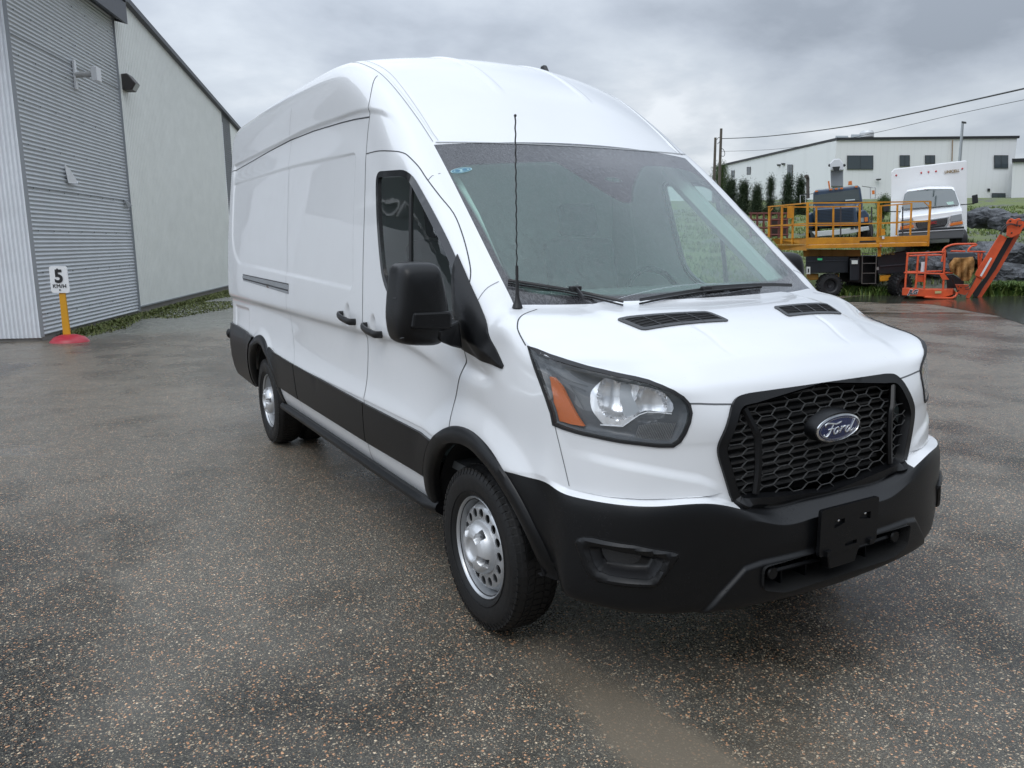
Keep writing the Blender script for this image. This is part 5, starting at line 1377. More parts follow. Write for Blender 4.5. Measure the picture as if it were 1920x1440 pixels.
# ---- hill: rises behind the machines
def hillz(r, D):
    z = float(np.interp(D, [23.6, 24.6, 26, 30, 40, 60, 75, 120], [0, .55, .95, 1.35, 2.4, 4.3, 5.0, 5.4]))
    k = float(np.clip((r-2.0)/3.5, 0, 1)); k = k*k*(3-2*k)
    return z*k
def ground_at(px, D, py=470): p = V(px, py, D); r = (p-CAMP).dot(RH); return Vector((p.x, p.y, hillz(r, D)))
HILLM = NT('hill_grass'); _a = HILLM.noise(.5, 5, .6); _b = HILLM.noise(14, 4, .65)
_c = HILLM.mix(_b, (.08, .115, .035), (.18, .21, .07)); _d = HILLM.mix(_b, (.05, .052, .055), (.17, .17, .165))
HILLM = HILLM.set(col=HILLM.mix(HILLM.ramp(_a, [(.50, 0), (.60, .8)]), _c, _d), rough=.85, normal=HILLM.bump(_b, .8, .05))
mb = MB(); RR = np.linspace(1.0, 60, 90); DD = np.concatenate([np.linspace(23.3, 34, 60), np.linspace(34.8, 140, 40)]); vs = []; fs = []
for D in DD:
    for r in RR:
        p = CAMP+FH*D+RH*r; z = hillz(r, D); j_ = (math.sin(r*3.1+D*2.3)+math.sin(r*7.7-D*5.1)*.5)*.03*min(1, z*3)
        vs.append((p.x, p.y, z+j_-(.02 if z < .02 else 0)))
nr = len(RR)
for i in range(len(DD)-1):
    for j in range(nr-1): a = i*nr+j; fs.append((a, a+1, a+nr+1, a+nr))
mb.add(vs, fs); hill = mb.build('hill', HILLM); tag(hill, kind='structure')
# grass tufts over the bank (uncountable)
mb = MB(); r2 = random.Random(11)
for i in range(9000):
    D = 24.0+26*r2.random()**1.8; r = 5.5+r2.random()*(17+D*.25); z = hillz(r, D)
    if z < .05 or math.sin(r*1.3+D*.9)+math.sin(r*.6-D*1.7) > .9: continue
    p = CAMP+FH*D+RH*r; blades(mb, (p.x, p.y, z-.02), 4, .17, .25, r2, w=.006+.0005*D)
tag(mb.build('hill_grass', GRASS, smooth=False, fixn=False), 'rough grass and weeds on the bank behind the machines', 'grass', kind='stuff')
mb = MB()
for i in range(1500):       # lush weeds at the foot of the bank beside the boom
    px = r2.uniform(1835, 1925); D = r2.uniform(21.9, 23.6); p = V(px, 550, D); blades(mb, (p.x, p.y, 0), 3, .34, .2, r2, w=.035, lean=.9)
for i in range(420):
    px = r2.choice((r2.uniform(1575, 1600), r2.uniform(1605, 1670))); D = r2.uniform(22.6, 24.2); p = V(px, 550, D); blades(mb, (p.x, p.y, 0), 3, .26, .2, r2, w=.02, lean=.7)
tag(mb.build('weeds', leafmat('weed_green', (.035, .075, .015), (.09, .16, .03), (.18, .23, .06)), smooth=False, fixn=False), 'green weeds along the foot of the bank', 'weeds', kind='stuff')
# standing water under the machines
WAT = NT('puddle_water'); WAT = WAT.set(col=(.045, .047, .035), rough=.10, spec=.35, normal=WAT.bump(WAT.noise(9, 4, .6), .25, .02))
pd = [(1560, 566), (1600, 556), (1700, 552), (1800, 552), (1925, 556), (1990, 560), (1960, 612), (1870, 592), (1800, 580), (1740, 570), (1660, 568), (1610, 566)]
q = catmull([onZ(a, b, .005) for a, b in pd], 5); b_ = MB(); b_.add([(p.x, p.y, .005) for p in q], [tuple(range(len(q)))]); tag(b_.build('puddle', WAT, smooth=False), kind='structure')

# ---- rocks
ROCK = NT('slate_rock'); _s = ROCK.map((1, 1, 3.2), (.5, .35, .2)); _a = ROCK.noise(2.2, 8, .68, src=_s, dist=.5); _b = ROCK.noise(9, 6, .7, src=_s)
ROCK = ROCK.set(col=ROCK.mix(ROCK.ramp(_a, [(.38, 0), (.68, 1)]), (.025, .028, .033), (.17, .18, .195)), rough=ROCK.ramp(_b, [(.3, .35), (.7, .75)]), normal=ROCK.bump(_b, .9, .06))
def rock(pts, D, th, label, seed, grp='slate rocks on the bank'):
    """an angular boulder whose silhouette follows pts"""
    r = random.Random(seed); base = [V(a, b, D) for a, b in pts]; c = sum(base, Vector())/len(base); bm = bmesh.new()
    for p in base:
        bm.verts.new(p+FH*r.uniform(-.1, .1)*th); bm.verts.new(c+(p-c)*r.uniform(.55, .85)-FH*th*r.uniform(.35, .6)); bm.verts.new(c+(p-c)*.9+FH*th*r.uniform(.4, .8))
    for _ in range(6): bm.verts.new(c+Vector((r.uniform(-.2, .2), r.uniform(-.2, .2), r.uniform(-.15, .15)))*th-FH*th*.62)
    bmesh.ops.convex_hull(bm, input=bm.verts); 
    bmesh.ops.subdivide_edges(bm, edges=bm.edges, cuts=3, use_grid_fill=True, fractal=.0)
    for v in bm.verts: v.co += Vector((math.sin(v.co.z*9+seed), math.sin(v.co.x*7+v.co.z*5), math.sin(v.co.y*8+v.co.x*3)))*.05*min(1, th)+Vector((r.uniform(-1, 1), r.uniform(-1, 1), r.uniform(-1, 1)))*.04
    for v in bm.verts: v.co.z = .75*v.co.z+.25*(round((v.co.z+.12*v.co.x)/.14)*.14-.12*v.co.x)
    me = bpy.data.meshes.new('rock'); bm.to_mesh(me); bm.free(); me.materials.append(ROCK)
    o = link('boulder', me); return tag(o, label, 'rock', grp)
rock([(1812, 412), (1822, 398), (1845, 391), (1870, 389), (1881, 398), (1876, 416), (1862, 424), (1840, 427), (1816, 424)], 29, 1.2, 'layered grey boulder on the grass directly right of the white box truck', 1)
rock([(1864, 414), (1880, 405), (1925, 400), (1930, 428), (1895, 433), (1870, 429)], 27.5, 1.0, 'flat topped grey boulder behind the elbow of the orange boom', 2)
rock([(1826, 470), (1860, 454), (1900, 456), (1935, 462), (1935, 496), (1880, 502), (1850, 498), (1832, 490)], 24.6, 1.1, 'broad dark slate slab right behind the orange boom arm', 3)
rock([(1850, 505), (1880, 494), (1935, 500), (1938, 520), (1890, 532), (1856, 530), (1846, 520)], 24.0, .8, 'smooth dark slab low beside the weeds at the right edge', 4)
rock([(1898, 520), (1925, 505), (1950, 505), (1950, 540), (1905, 534)], 23.5, .7, 'pointed slate piece at the right edge above the weeds', 5)
rock([(1705, 490), (1722, 478), (1752, 474), (1770, 482), (1772, 512), (1750, 524), (1712, 520)], 24.6, .9, 'dark rock seen through the bars of the orange basket', 6)
rock([(1772, 470), (1800, 458), (1828, 462), (1834, 482), (1820, 500), (1782, 498)], 24.9, .9, 'dark slate behind the brown cloth of the orange basket', 7)
rock([(1845, 528), (1870, 528), (1885, 545), (1850, 546)], 23.6, .5, 'small dark stone between the boom arm and the weeds', 8)
# loose stones on the terrace
mb = MB()
for i in range(900):
    D = r2.uniform(25.2, 29); px = r2.uniform(1690, 1925); p = V(px, 460, D); r = (p-CAMP).dot(RH); z = hillz(r, D); s_ = r2.uniform(.02, .08)
    vs = [(p.x+r2.uniform(-1, 1)*s_, p.y+r2.uniform(-1, 1)*s_, z+r2.uniform(-.3, 1)*s_) for _ in range(5)]
    mb.add(vs, [(0, 1, 2), (0, 2, 3), (1, 2, 4), (0, 3, 4), (1, 3, 4)])
tag(mb.build('loose_stones', M('stone_grey', (.16, .165, .17), .7, var=.4, vs=4), smooth=False, fixn=False), 'loose grey stones scattered over the bank', 'stones', kind='stuff')

# ---- white industrial building on the hill
BWALL = NT('white_cladding'); _w = BWALL.n('ShaderNodeTexWave', wave_type='BANDS', bands_direction='X'); _w.inputs['Scale'].default_value = .55; BWALL.L.new(BWALL.map(rot=(0, 0, -math.atan2(RH.y, RH.x))), _w.inputs[0])
BWALL = BWALL.set(col=BWALL.mix(BWALL.ramp(_w.outputs['Fac'], [(.0, .10), (.12, 0), (1, 0)]), (.74, .75, .755), (.5, .51, .52)), rough=.55)
WFR = M('window_frame_dark', (.018, .02, .022), .4); WPA = M('window_pane', (.06, .075, .085), .08, coat=.5); ROOFD = M('roof_edge_dark', (.02, .021, .024), .5)
D1, D2 = 70., 92.
ib = thing('industrial_building', 'long two storey white metal building with dark roof edge on the hill', 'building', tuple(ground_at(1700, 70)))
zt = V(1565, 263, D1).z; zb = 4.2
def at_z(px, D, z): p = V(px, 300, D); return Vector((p.x, p.y, z))
A_, B_, C_ = at_z(1366.5, D2, zt), at_z(1566, D1, zt), at_z(1903, D1, zt)
b_ = MB(); back = FH*22
foot = [A_, B_, C_, C_+back, A_+back*.3]
b_.prism([Vector((p.x, p.y, zb)) for p in foot], (0, 0, zt-zb)); b_.build('wall', BWALL, ib, smooth=False)
b_ = MB(); foot2 = [A_-RH*.15-FH*.15, B_-FH*.15, C_-FH*.15+RH*.12, C_+back, A_+back*.3]
b_.prism([Vector((p.x, p.y, zt+.003)) for p in foot2], (0, 0, .20)); b_.build('roof_edge', ROOFD, ib, smooth=False)
def wallD(px):   # horizontal distance of the facade under a pixel column
    if px >= 1566: return D1
    d = ray(px, 320); d = Vector((d.x, d.y, 0)); n_ = Vector((-(B_-A_).y, (B_-A_).x, 0)); t = (A_-CAMP).dot(n_)/d.dot(n_); return (d*t).dot(FH)
def window(x0, x1, y0, y1, split=1, parent=ib):
    f = MB(); pp(f, [(x0, y0), (x1, y0), (x1, y1), (x0, y1)], [wallD(x)-.10 for x in (x0, x1, x1, x0)], .12); w_ = f.build('window', WFR, parent, smooth=False)
    n_ = split; g_ = .8
    f = MB()
    for k in range(n_):
        a = x0+g_+(x1-x0-g_)*k/n_; c = x0+(x1-x0-g_)*(k+1)/n_
        pp(f, [(a, y0+g_), (c, y0+g_), (c, y1-g_), (a, y1-g_)], [wallD(x)-.115 for x in (a, c, c, a)], .02)
    f.build('pane', WPA, w_, smooth=False)
for a in ((1588.5, 1637.5, 291.5, 317.5, 2), (1687, 1706, 291, 312, 2), (1734.5, 1753.5, 291, 307, 2), (1864, 1890.5, 291, 315.5, 2), (1859.5, 1885.5, 362, 378, 2), (1371, 1377.3, 319.5, 333, 1), (1400, 1407.3, 313, 327.5, 1), (1476, 1486, 308.5, 333, 2)): window(*a)
b_ = MB(); pp(b_, [(1851.5, 353.5), (1856.5, 353.5), (1856.5, 358.5), (1851.5, 358.5)], 69.9, .1); b_.build('wall_vent', WFR, ib, smooth=False)
for (x, y) in ((1645, 337), (1459, 310), (1467, 308)):
    D = wallD(x)-.15; b_ = MB(); b_.prism([V(x-3, y-1.5, D), V(x+4, y-1.5, D), V(x+3, y+1, D), V(x-1, y+2, D)], FH*-.35); b_.build('wall_lamp', M('lamp_dark', (.05, .052, .055), .5), ib, smooth=False)
b_ = MB(); rod(b_, (1786, 262), (1785, 302), 69.8, 69.8, .05); b_.build('wall_pipe', M('rusty_pipe', (.30, .22, .16), .7), ib)
for (x0, x1, y0, y1, m_, n_) in ((1565, 1592, 254.5, 262, M('roof_glass', (.50, .55, .58), .3), 'roof_light'), (1594, 1614, 252, 262, M('roof_glass', (.50, .55, .58), .3), 'roof_light'), (1632, 1663, 257, 262.5, M('roof_unit_dark', (.10, .105, .11), .6), 'roof_unit'), (1730, 1766, 259, 263.5, M('roof_unit_dark', (.10, .105, .11), .6), 'roof_unit')):
    b_ = MB(); pp(b_, [(x0+2, y0), (x1-2, y0), (x1, y1), (x0, y1)], 76, 2.5); b_.build(n_, m_, ib, smooth=False)
c = V(1625, 254, 76); b_ = MB(); b_.lathe([(0, .42), (.5, .40), (.62, .2), (.62, -.15), (.50, -.22), (.50, -.36), (0, -.36)], 20, Matrix.Translation(c)); b_.build('roof_fan', M('fan_grey', (.55, .56, .57), .4, .4), ib, angle=30)
gb = thing('white_shed', 'white shed with a dark flat roof edge at the right edge of the picture', 'building', tuple(ground_at(1910, 62)))
b_ = MB(); pp(b_, [(1899, 303), (1990, 300), (1990, 385), (1895, 385)], 66, 8); b_.build('wall', BWALL, gb, smooth=False)
b_ = MB(); pp(b_, [(1897.5, 297.5), (1990, 294), (1990, 301.5), (1897.5, 304)], 65.8, 8.4); b_.build('roof_edge', ROOFD, gb, smooth=False)

# ---- poles, wires, lamp
WOOD = M('pole_wood', (.10, .085, .07), .8, var=.3, vs=2)
def pole(px, py, D, r, label):
    p = V(px, py, D); b_ = MB(); b_.tube([Vector((p.x, p.y, 2.5)), Vector((p.x, p.y, p.z))], [r*1.15, r*.85], 10)
    o = b_.build('utility_pole', WOOD); return tag(o, label, 'pole', 'wooden utility poles beside the white building')
pole(1341.5, 258, 58, .10, 'shorter wooden utility pole left of its taller neighbour')
P1 = pole(1352.3, 241, 56, .10, 'taller wooden utility pole that carries the wires')
b_ = MB(); b_.tube(catmull([V(1344, 262, 57), V(1347, 258, 57), V(1350, 259, 57), V(1349, 266, 57), V(1345, 270, 57)], 4, False), .02, 5); b_.tube(catmull([V(1352, 278, 55.8), V(1356, 280, 55.8), V(1359, 287, 55.8), V(1357, 293, 55.8), V(1352, 292, 55.8)], 4, False), .02, 5)
b_.build('cable_loop', BKM, P1)
def wire(pts, Ds, r, label):
    q = [V(a, b, d) for (a, b), d in zip(pts, Ds)]; b_ = MB(); b_.tube(catmull(q, 10, False), r, 6); return tag(b_.build('overhead_wire', BKM), label, 'wire')
wire([(1353, 260), (1420, 257), (1500, 249), (1600, 235), (1700, 215), (1800, 193), (1925, 165)], [56, 50, 44, 38, 33, 28.5, 24], .026, 'thick black overhead cable rising to the right across the sky')
wire([(1353, 284), (1450, 280), (1550, 267), (1650, 247), (1780, 217), (1925, 186)], [56, 52, 47, 42, 36, 30], .011, 'thin lower overhead wire rising to the right across the sky')
sl = thing('street_lamp', 'grey metal lamp post standing in front of the white building roof', 'street lamp', tuple(ground_at(1800, 58)))
p = V(1801, 300, 58); q = V(1805, 229, 58); b_ = MB(); b_.tube([Vector((p.x, p.y, 3)), Vector((q.x, q.y, q.z))], [.13, .085], 10); b_.build('post', M('galvanised', (.36, .38, .40), .4, .6), sl)
b_ = MB(); pp(b_, [(1803, 227), (1812, 228.5), (1812, 231), (1803, 230.5)], 57.9, .3); b_.build('lamp_head', M('lamp_dark', (.05, .052, .055), .5), sl, smooth=False)

# ---- trees
BARK = M('bark', (.07, .055, .042), .9, var=.3, vs=8)
CON = leafmat('cedar_green', (.012, .026, .012), (.03, .055, .022), (.055, .075, .03))
def conifer(px, ytop, ybot, wpx, D, label, seed, bush=False, group='cedar trees in front of the white building'):
    r = random.Random(seed); top = V(px, ytop, D); bot = V(px, ybot, D); H = top.z-bot.z; R_ = wpx/2*D/CF
    t = thing('cedar_tree' if not bush else 'tree', label, 'tree', (top.x, top.y, bot.z), group)
    b_ = MB(); b_.tube([(top.x, top.y, bot.z-1.5), (top.x, top.y, bot.z+H*.5), (top.x, top.y, top.z-H*.06)], [.09, .05, .01], 7)
    for k in range(14):
        z = bot.z+H*(.05+.8*k/14); a = r.uniform(0, 6.28); rr = R_*(1-(z-bot.z)/H)*.8
        b_.tube([(top.x, top.y, z), (top.x+math.cos(a)*rr, top.y+math.sin(a)*rr, z+rr*.5)], [.02, .006], 4)
    b_.build('trunk', BARK, t)
    m = MB(); n_ = 320
    for k in range(n_):
        u = r.random()**1.25; z = bot.z+H*u*.97
        prof = (1-u)**.95 if not bush else math.sqrt(max(0, 1-(2*u-1)**2))
        prof *= .82+.25*math.sin(u*23+seed)*(1 if not bush else .3)
        a = r.uniform(0, 6.283); rr = R_*prof*r.uniform(.2, 1.05); c = Vector((top.x+math.cos(a)*rr, top.y+math.sin(a)*rr, z+rr*.25)); s_ = R_*.42*r.uniform(.6, 1.2)
        for _ in range(40):
            d = Vector((r.gauss(0, .6), r.gauss(0, .6), r.gauss(.25, .7)))*s_; p_ = c+d; e_ = Vector((r.uniform(-1, 1), r.uniform(-1, 1), r.uniform(.2, 1.4))).normalized()*s_*.36; w_ = Vector((-e_.y, e_.x, r.uniform(-.4, .4)*s_))*.45
            m.add([p_-w_*.5, p_+w_*.5, p_+e_], [(0, 1, 2)])
    m.build('crown', CON if not bush else leafmat('tree_green', (.03, .06, .015), (.07, .11, .03), (.10, .14, .04)) if 'tree_green' not in LEAF else LEAF['tree_green'], t, smooth=False, fixn=False)
for a in ((1371, 343, 410, 40, 46, 'broad dark cedar nearest the van windshield', 1), (1395, 346, 410, 36, 45, 'bushy cedar second from the left of the row', 2), (1420, 350, 410, 32, 44, 'low dark cedar in the middle of the row', 3), (1446, 333, 410, 28, 44, 'slim pointed cedar standing slightly apart', 4), (1479, 333, 410, 36, 44, 'tall dense cedar beside the exhaust stack on its left', 5), (1502, 335, 410, 34, 45, 'rightmost cedar touching the blue truck', 6)):
    conifer(*a)
conifer(1352, 312, 372, 34, 66, 'rounded green tree behind the utility poles', 7, True, None)
conifer(1658, 372, 400, 26, 40, 'small dark bush between the blue truck and the box truck', 8, True, None)

# ---- white box truck, leaning with the slope
bt = thing('box_truck', 'white box truck with black grille parked on the bank, leaning to one side', 'truck', tuple(ground_at(1745, 26)))
TWH = M('truck_white', (.84, .85, .86), .3, coat=.6, var=.04, vs=2); TGL = M('truck_glass', (.05, .065, .065), .06, coat=1); REDL = M('marker_red', (.45, .03, .03), .3, coat=.6); AMBL = M('amber_light', (.65, .17, .02), .3, coat=.6); TBK = M('truck_black', (.018, .019, .021), .5); TGR = M('bumper_grey', (.10, .105, .11), .5)
b_ = MB(); pp(b_, [(1671, 322), (1677, 316.5), (1811, 300.5), (1813.5, 303), (1813, 452), (1669, 462)], 27.2, 4.6); b_.build('cargo_box', TWH, bt, smooth=False, bevel=.06, seg=3)
for x, y in ((1680.6, 328.8), (1727.4, 324), (1741, 322.5), (1755, 321.2), (1804.3, 316.3)):
    c = V(x, y, 27.19); b_ = MB(); b_.sphere(c, (.032, .032, .032), 10, 6); o_ = b_.build('marker_lamp', REDL, bt)
tx = (V(1790, 320, 27.1)-V(1770, 322.3, 27.1)).normalized(); ty = Vector((0, 0, 1)); ty = (ty-tx*ty.dot(tx)).normalized(); tn = tx.cross(ty)
def TM(px, py, D): o_ = V(px, py, D); return Matrix(((tx.x, ty.x, tn.x, o_.x), (tx.y, ty.y, tn.y, o_.y), (tx.z, ty.z, tn.z, o_.z), (0, 0, 0, 1)))
text_mesh('UNICELL', .125, .004, M('gold_letter', (.26, .17, .07), .4), 'lettering', bt, TM(1785, 321.5, 27.17), bold=.003)
cab = MB()
def loft(mb, secs):
    k = len(secs[0][0]); vs = []
    for pts, Ds in secs: vs += [V(a, b, (Ds if not isinstance(Ds, (list, tuple)) else Ds[i])) for i, (a, b) in enumerate(pts)]
    fs = []
    for s_ in range(len(secs)-1):
        for i in range(k): fs.append((s_*k+i, s_*k+(i+1) % k, (s_+1)*k+(i+1) % k, (s_+1)*k+i))
    fs += [tuple(range(k)), tuple(range(len(secs)*k-1, (len(secs)-1)*k-1, -1))]; return mb.add(vs, fs)
# nose: front face -> bonnet rear -> screen top
loft(cab, [([(1686, 408), (1745, 401), (1804, 394), (1807, 440), (1745, 446), (1686, 450)], 24.9), ([(1685, 402), (1745, 396), (1804, 388), (1808, 440), (1745, 446), (1684, 450)], 25.3), ([(1689, 396), (1745, 391), (1802, 386), (1808, 440), (1745, 446), (1684, 450)], 26.0), ([(1700, 357), (1742, 351), (1789, 351), (1808, 440), (1745, 446), (1686, 450)], 26.7), ([(1702, 355), (1742, 349), (1787, 349), (1808, 440), (1745, 446), (1686, 450)], 27.1)])
cabo = cab.build('cab', TWH, bt, angle=25, bevel=.03)
b_ = MB(); b_.prism([V(1692.5, 391.5, 25.93), V(1697, 366, 26.4), V(1703, 360, 26.5), V(1742, 355, 26.56), V(1786, 355, 26.56), V(1790, 358, 26.5), V(1799, 384, 25.98), V(1745, 388, 25.93)], FH*.05-Vector((0, 0, -.02))); b_.build('windshield', TGL, cabo, smooth=False)
b_ = MB(); pp(b_, [(1774, 379), (1787, 377.5), (1789, 382.5), (1778, 384)], 25.9, .005); b_.build('sticker', M('sticker_mint', (.45, .62, .55), .5), cabo, smooth=False)
b_ = MB(); pp(b_, [(1714, 415.5), (1780, 405.5), (1779, 419), (1773, 427.5), (1724, 433.5), (1717, 428)], 24.84, .08); gr_ = b_.build('grille', M('grille_chrome', (.62, .63, .65), .2, .8), bt, smooth=False, bevel=.01)
b_ = MB(); pp(b_, [(1717.5, 417.5), (1777, 408.5), (1776, 418.5), (1771, 425), (1725.5, 430.5), (1720, 426.5)], 24.81, .04); b_.build('grille_core', TBK, gr_, smooth=False)
b_ = MB()
for k in range(6):
    y0 = 419+k*2; b_.tube([V(1719+k*.5, y0, 24.80), V(1776-k*.6, y0-8.6, 24.80)], .009, 4)
b_.build('grille_slats', M('slat_grey', (.12, .122, .125), .4), gr_, smooth=False)
text_mesh('GMC', .105, .004, M('red_letter', (.30, .03, .03), .3), 'lettering', gr_, TM(1749, 418, 24.76), bold=.006)
for poly, m_, n_ in (([(1782, 404.5), (1803, 400.5), (1804.5, 413), (1782.5, 416.5)], M('headlamp_clear', (.32, .34, .36), .1, .3, coat=1), 'headlight'), ([(1689.5, 412), (1712, 409), (1713, 420), (1690, 423)], M('headlamp_clear', (.32, .34, .36), .1, .3, coat=1), 'headlight'), ([(1782, 418.5), (1805, 414.5), (1805.5, 420), (1781, 424)], AMBL, 'turn_signal'), ([(1688, 424.5), (1713, 421.5), (1714, 427), (1688, 430.5)], AMBL, 'turn_signal')):
    b_ = MB(); pp(b_, poly, 24.84, .1); b_.build(n_, m_, cabo, smooth=False, bevel=.01)
b_ = MB(); pp(b_, [(1684.5, 432), (1807.5, 424.5), (1808, 428.5), (1684.5, 436.5)], 24.80, .3); b_.build('bumper_top', TBK, cabo, smooth=False)
b_ = MB(); pp(b_, [(1684.5, 437.5), (1808, 429.8), (1806, 446.5), (1745, 449), (1687, 452)], 24.72, .4); b_.build('bumper', TGR, cabo, smooth=False, bevel=.03)
b_ = MB(); pp(b_, [(1684.5, 436), (1808, 428.6), (1808, 430.2), (1684.5, 437.8)], 24.70, .05); b_.build('bumper_strip', M('strip_grey', (.55, .56, .58), .3), cabo, smooth=False)
for poly, arm in (([(1822, 366.5), (1833, 364), (1834.5, 380), (1823, 382.5)], ((1801, 384), (1826, 382))), ([(1656, 384), (1667, 382), (1668, 394.5), (1657, 397)], ((1660, 396.5), (1690, 397)))):
    b_ = MB(); pp(b_, poly, 25.9, .12); mo = b_.build('side_mirror', TBK, bt, smooth=False, bevel=.02); b_ = MB(); rod(b_, *arm, 26, 26, .018); b_.build('mirror_arm', TBK, mo)
for x, y in ((1797, 450), (1694, 458)):
    c = V(x, y, 25.4); b_ = MB(); ang = math.atan2(RH.y, RH.x)
    b_.lathe([(.10, -.12), (.30, -.12), (.36, -.09), (.36, .09), (.30, .12), (.10, .12)], 28, Matrix.Translation(c) @ Matrix.Rotation(ang, 4, 'Z'), axis='x', close=True); b_.build('wheel', RUB, bt)
for x, y in ((1690, 452), (1795, 444)):
    b_ = MB(); pp(b_, [(x-8, y-30), (x+10, y-31), (x+8, y+18), (x-8, y+20)], 29.8, .3); b_.build('rear_wheel', RUB, bt, smooth=False)

# ---- dark blue crane truck
ct = thing('crane_truck', 'dark blue truck with a white crane boom behind its cab', 'truck', tuple(ground_at(1570, 31)))
TBL = M('truck_blue', (.022, .045, .085), .35, coat=.6, var=.25, vs=2); 
cb = MB(); loft(cb, [([(1524.7, 362), (1528, 357), (1609, 348.6), (1613.5, 351), (1618, 382), (1618, 425), (1524, 430)], 31.6), ([(1525.5, 361), (1529, 355.5), (1608, 347.4), (1612.5, 350), (1618, 382), (1618, 425), (1524, 430)], 33.2)])
cbo = cb.build('cab', TBL, ct, smooth=False, bevel=.06)
b_ = MB(); pp(b_, [(1526.5, 366.5), (1609.5, 354), (1612.5, 375.5), (1526, 379)], 31.55, .1); b_.build('windshield', TGL, cbo, smooth=False)
b_ = MB(); pp(b_, [(1585, 374.5), (1603, 373.3), (1603, 375.3), (1585, 376.8)], 31.5, .01); b_.build('sticker', M('sticker_pale2', (.5, .55, .55), .5), cbo, smooth=False)
for x, y in ((1531, 358.8), (1558, 355.3), (1568, 354.2), (1578, 353.4), (1605.5, 350.3)):
    b_ = MB(); pp(b_, [(x-2.6, y-1.4), (x+2.6, y-1.9), (x+2.6, y+.8), (x-2.6, y+1.3)], 31.48, .1); b_.build('marker_lamp', AMBL, cbo, smooth=False)
hd = MB(); loft(hd, [([(1527, 393), (1604, 388), (1609, 421), (1529, 426)], 30.0), ([(1526, 382), (1612, 378), (1612, 422), (1526, 428)], 31.6)]); ho = hd.build('hood', TBL, ct, smooth=False, bevel=.05)
b_ = MB(); pp(b_, [(1533, 393.5), (1600, 389.5), (1601, 413.5), (1535, 417.5)], 29.97, .05); gr_ = b_.build('grille', M('grille_blue_black', (.012, .018, .03), .4), ct, smooth=False)
b_ = MB()
for k in range(8): b_.tube([V(1534, 396+k*2.8, 29.93), V(1600, 392+k*2.8, 29.93)], .012, 4)
b_.build('grille_slats', TBL, gr_, smooth=False)
for poly in ([(1612, 394), (1622, 393), (1629, 402), (1631, 421), (1612, 423)], [(1512, 402), (1524, 397), (1526, 428), (1510, 430)]):
    b_ = MB(); pp(b_, poly, 30.4, 1.2); b_.build('fender', TBL, ct, smooth=False, bevel=.06)
b_ = MB(); pp(b_, [(1611.5, 408.5), (1619.5, 408), (1620, 416), (1612, 417)], 30.3, .1); b_.build('headlight', M('headlamp_clear', (.32, .34, .36), .1), ct, smooth=False)
b_ = MB(); pp(b_, [(1621, 407.5), (1627, 407), (1627.5, 415), (1621.5, 415.5)], 30.3, .1); b_.build('turn_signal', AMBL, ct, smooth=False)
b_ = MB(); pp(b_, [(1522, 434.5), (1575, 430), (1629, 424), (1630, 431.5), (1592, 438.5), (1530, 444)], 29.8, .3); b_.build('bumper', M('bumper_white', (.50, .51, .52), .5, var=.1), ct, smooth=False, bevel=.02)
for x, y in ((1598, 427.5), (1606, 426.7)):
    b_ = MB(); pp(b_, [(x-3, y-1.6), (x+3, y-2.2), (x+3, y+1.4), (x-3, y+2)], 29.77, .05); b_.build('bumper_lamp', TBK, ct, smooth=False)
for x, y in ((1622, 436), (1524, 444)):
    c = V(x, y, 30.9); b_ = MB(); b_.lathe([(.15, -.14), (.40, -.14), (.46, -.1), (.46, .1), (.40, .14), (.15, .14)], 28, Matrix.Translation(c) @ Matrix.Rotation(math.atan2(RH.y, RH.x), 4, 'Z'), axis='x', close=True); b_.build('wheel', RUB, ct)
b_ = MB(); pp(b_, [(1557, 318), (1581, 317), (1581, 350), (1558, 350)], 34.2, .8); bo = b_.build('crane_boom', M('boom_grey', (.26, .28, .30), .4), ct, smooth=False, bevel=.03)
b_ = MB(); pp(b_, [(1561, 301), (1564, 298), (1575, 297.5), (1577, 301), (1581, 306), (1582, 319), (1557, 320), (1556, 306)], 33.9, .9); bh = b_.build('boom_head', M('crane_white', (.62, .63, .65), .4), ct, smooth=False, bevel=.04)
b_ = MB(); pp(b_, [(1561, 313), (1575, 312), (1573, 320), (1564, 320.5)], 33.85, .1); b_.build('sheave_slot', TBK, bh, smooth=False)
for x in (1555.5, 1583): 
    b_ = MB(); b_.sphere(V(x, 310, 34), .06, 8, 6); b_.build('pulley', TBK, bh)
b_ = MB(); pp(b_, [(1552, 340), (1555, 339), (1557, 352), (1554, 353)], 33.5, .2); b_.build('crane_post', AMBL, ct, smooth=False)
b_ = MB(); pp(b_, [(1591, 340), (1597, 339), (1598, 346), (1590, 347)], 33, .2); b_.build('beacon', AMBL, ct, smooth=False)
b_ = MB(); b_.tube(catmull([V(1515, 372, 33.2), V(1514.5, 350, 33.2), V(1514.5, 336, 33.2), V(1513, 330.5, 33.1), V(1511, 331, 32.9)], 4, False), .07, 8); b_.build('exhaust_stack', M('rusty_steel', (.11, .095, .085), .6, .4, var=.3), ct)
for (x0, x1, y0, y1) in ((1500.5, 1510.5, 366, 381), (1632, 1641.5, 352, 372)):
    b_ = MB(); b_.tube([V(x0, y0, 31.4), V(x1, y0, 31.4), V(x1, y1, 31.4), V(x0, y1, 31.4)], .018, 5, closed=True); fo = b_.build('mirror_frame', M('mirror_metal', (.45, .46, .47), .4, .4), ct)
    b_ = MB(); b_.tube([V((x0+x1)/2, y0, 31.4), V(1524 if x0 < 1550 else 1616, y0-3, 31.6)], .012, 5); b_.build('mirror_stay', TBK, fo)
b_ = MB(); pp(b_, [(1635, 357), (1640, 357), (1640, 364), (1635, 364)], 31.3, .05); b_.build('reflector', AMBL, ct, smooth=False)

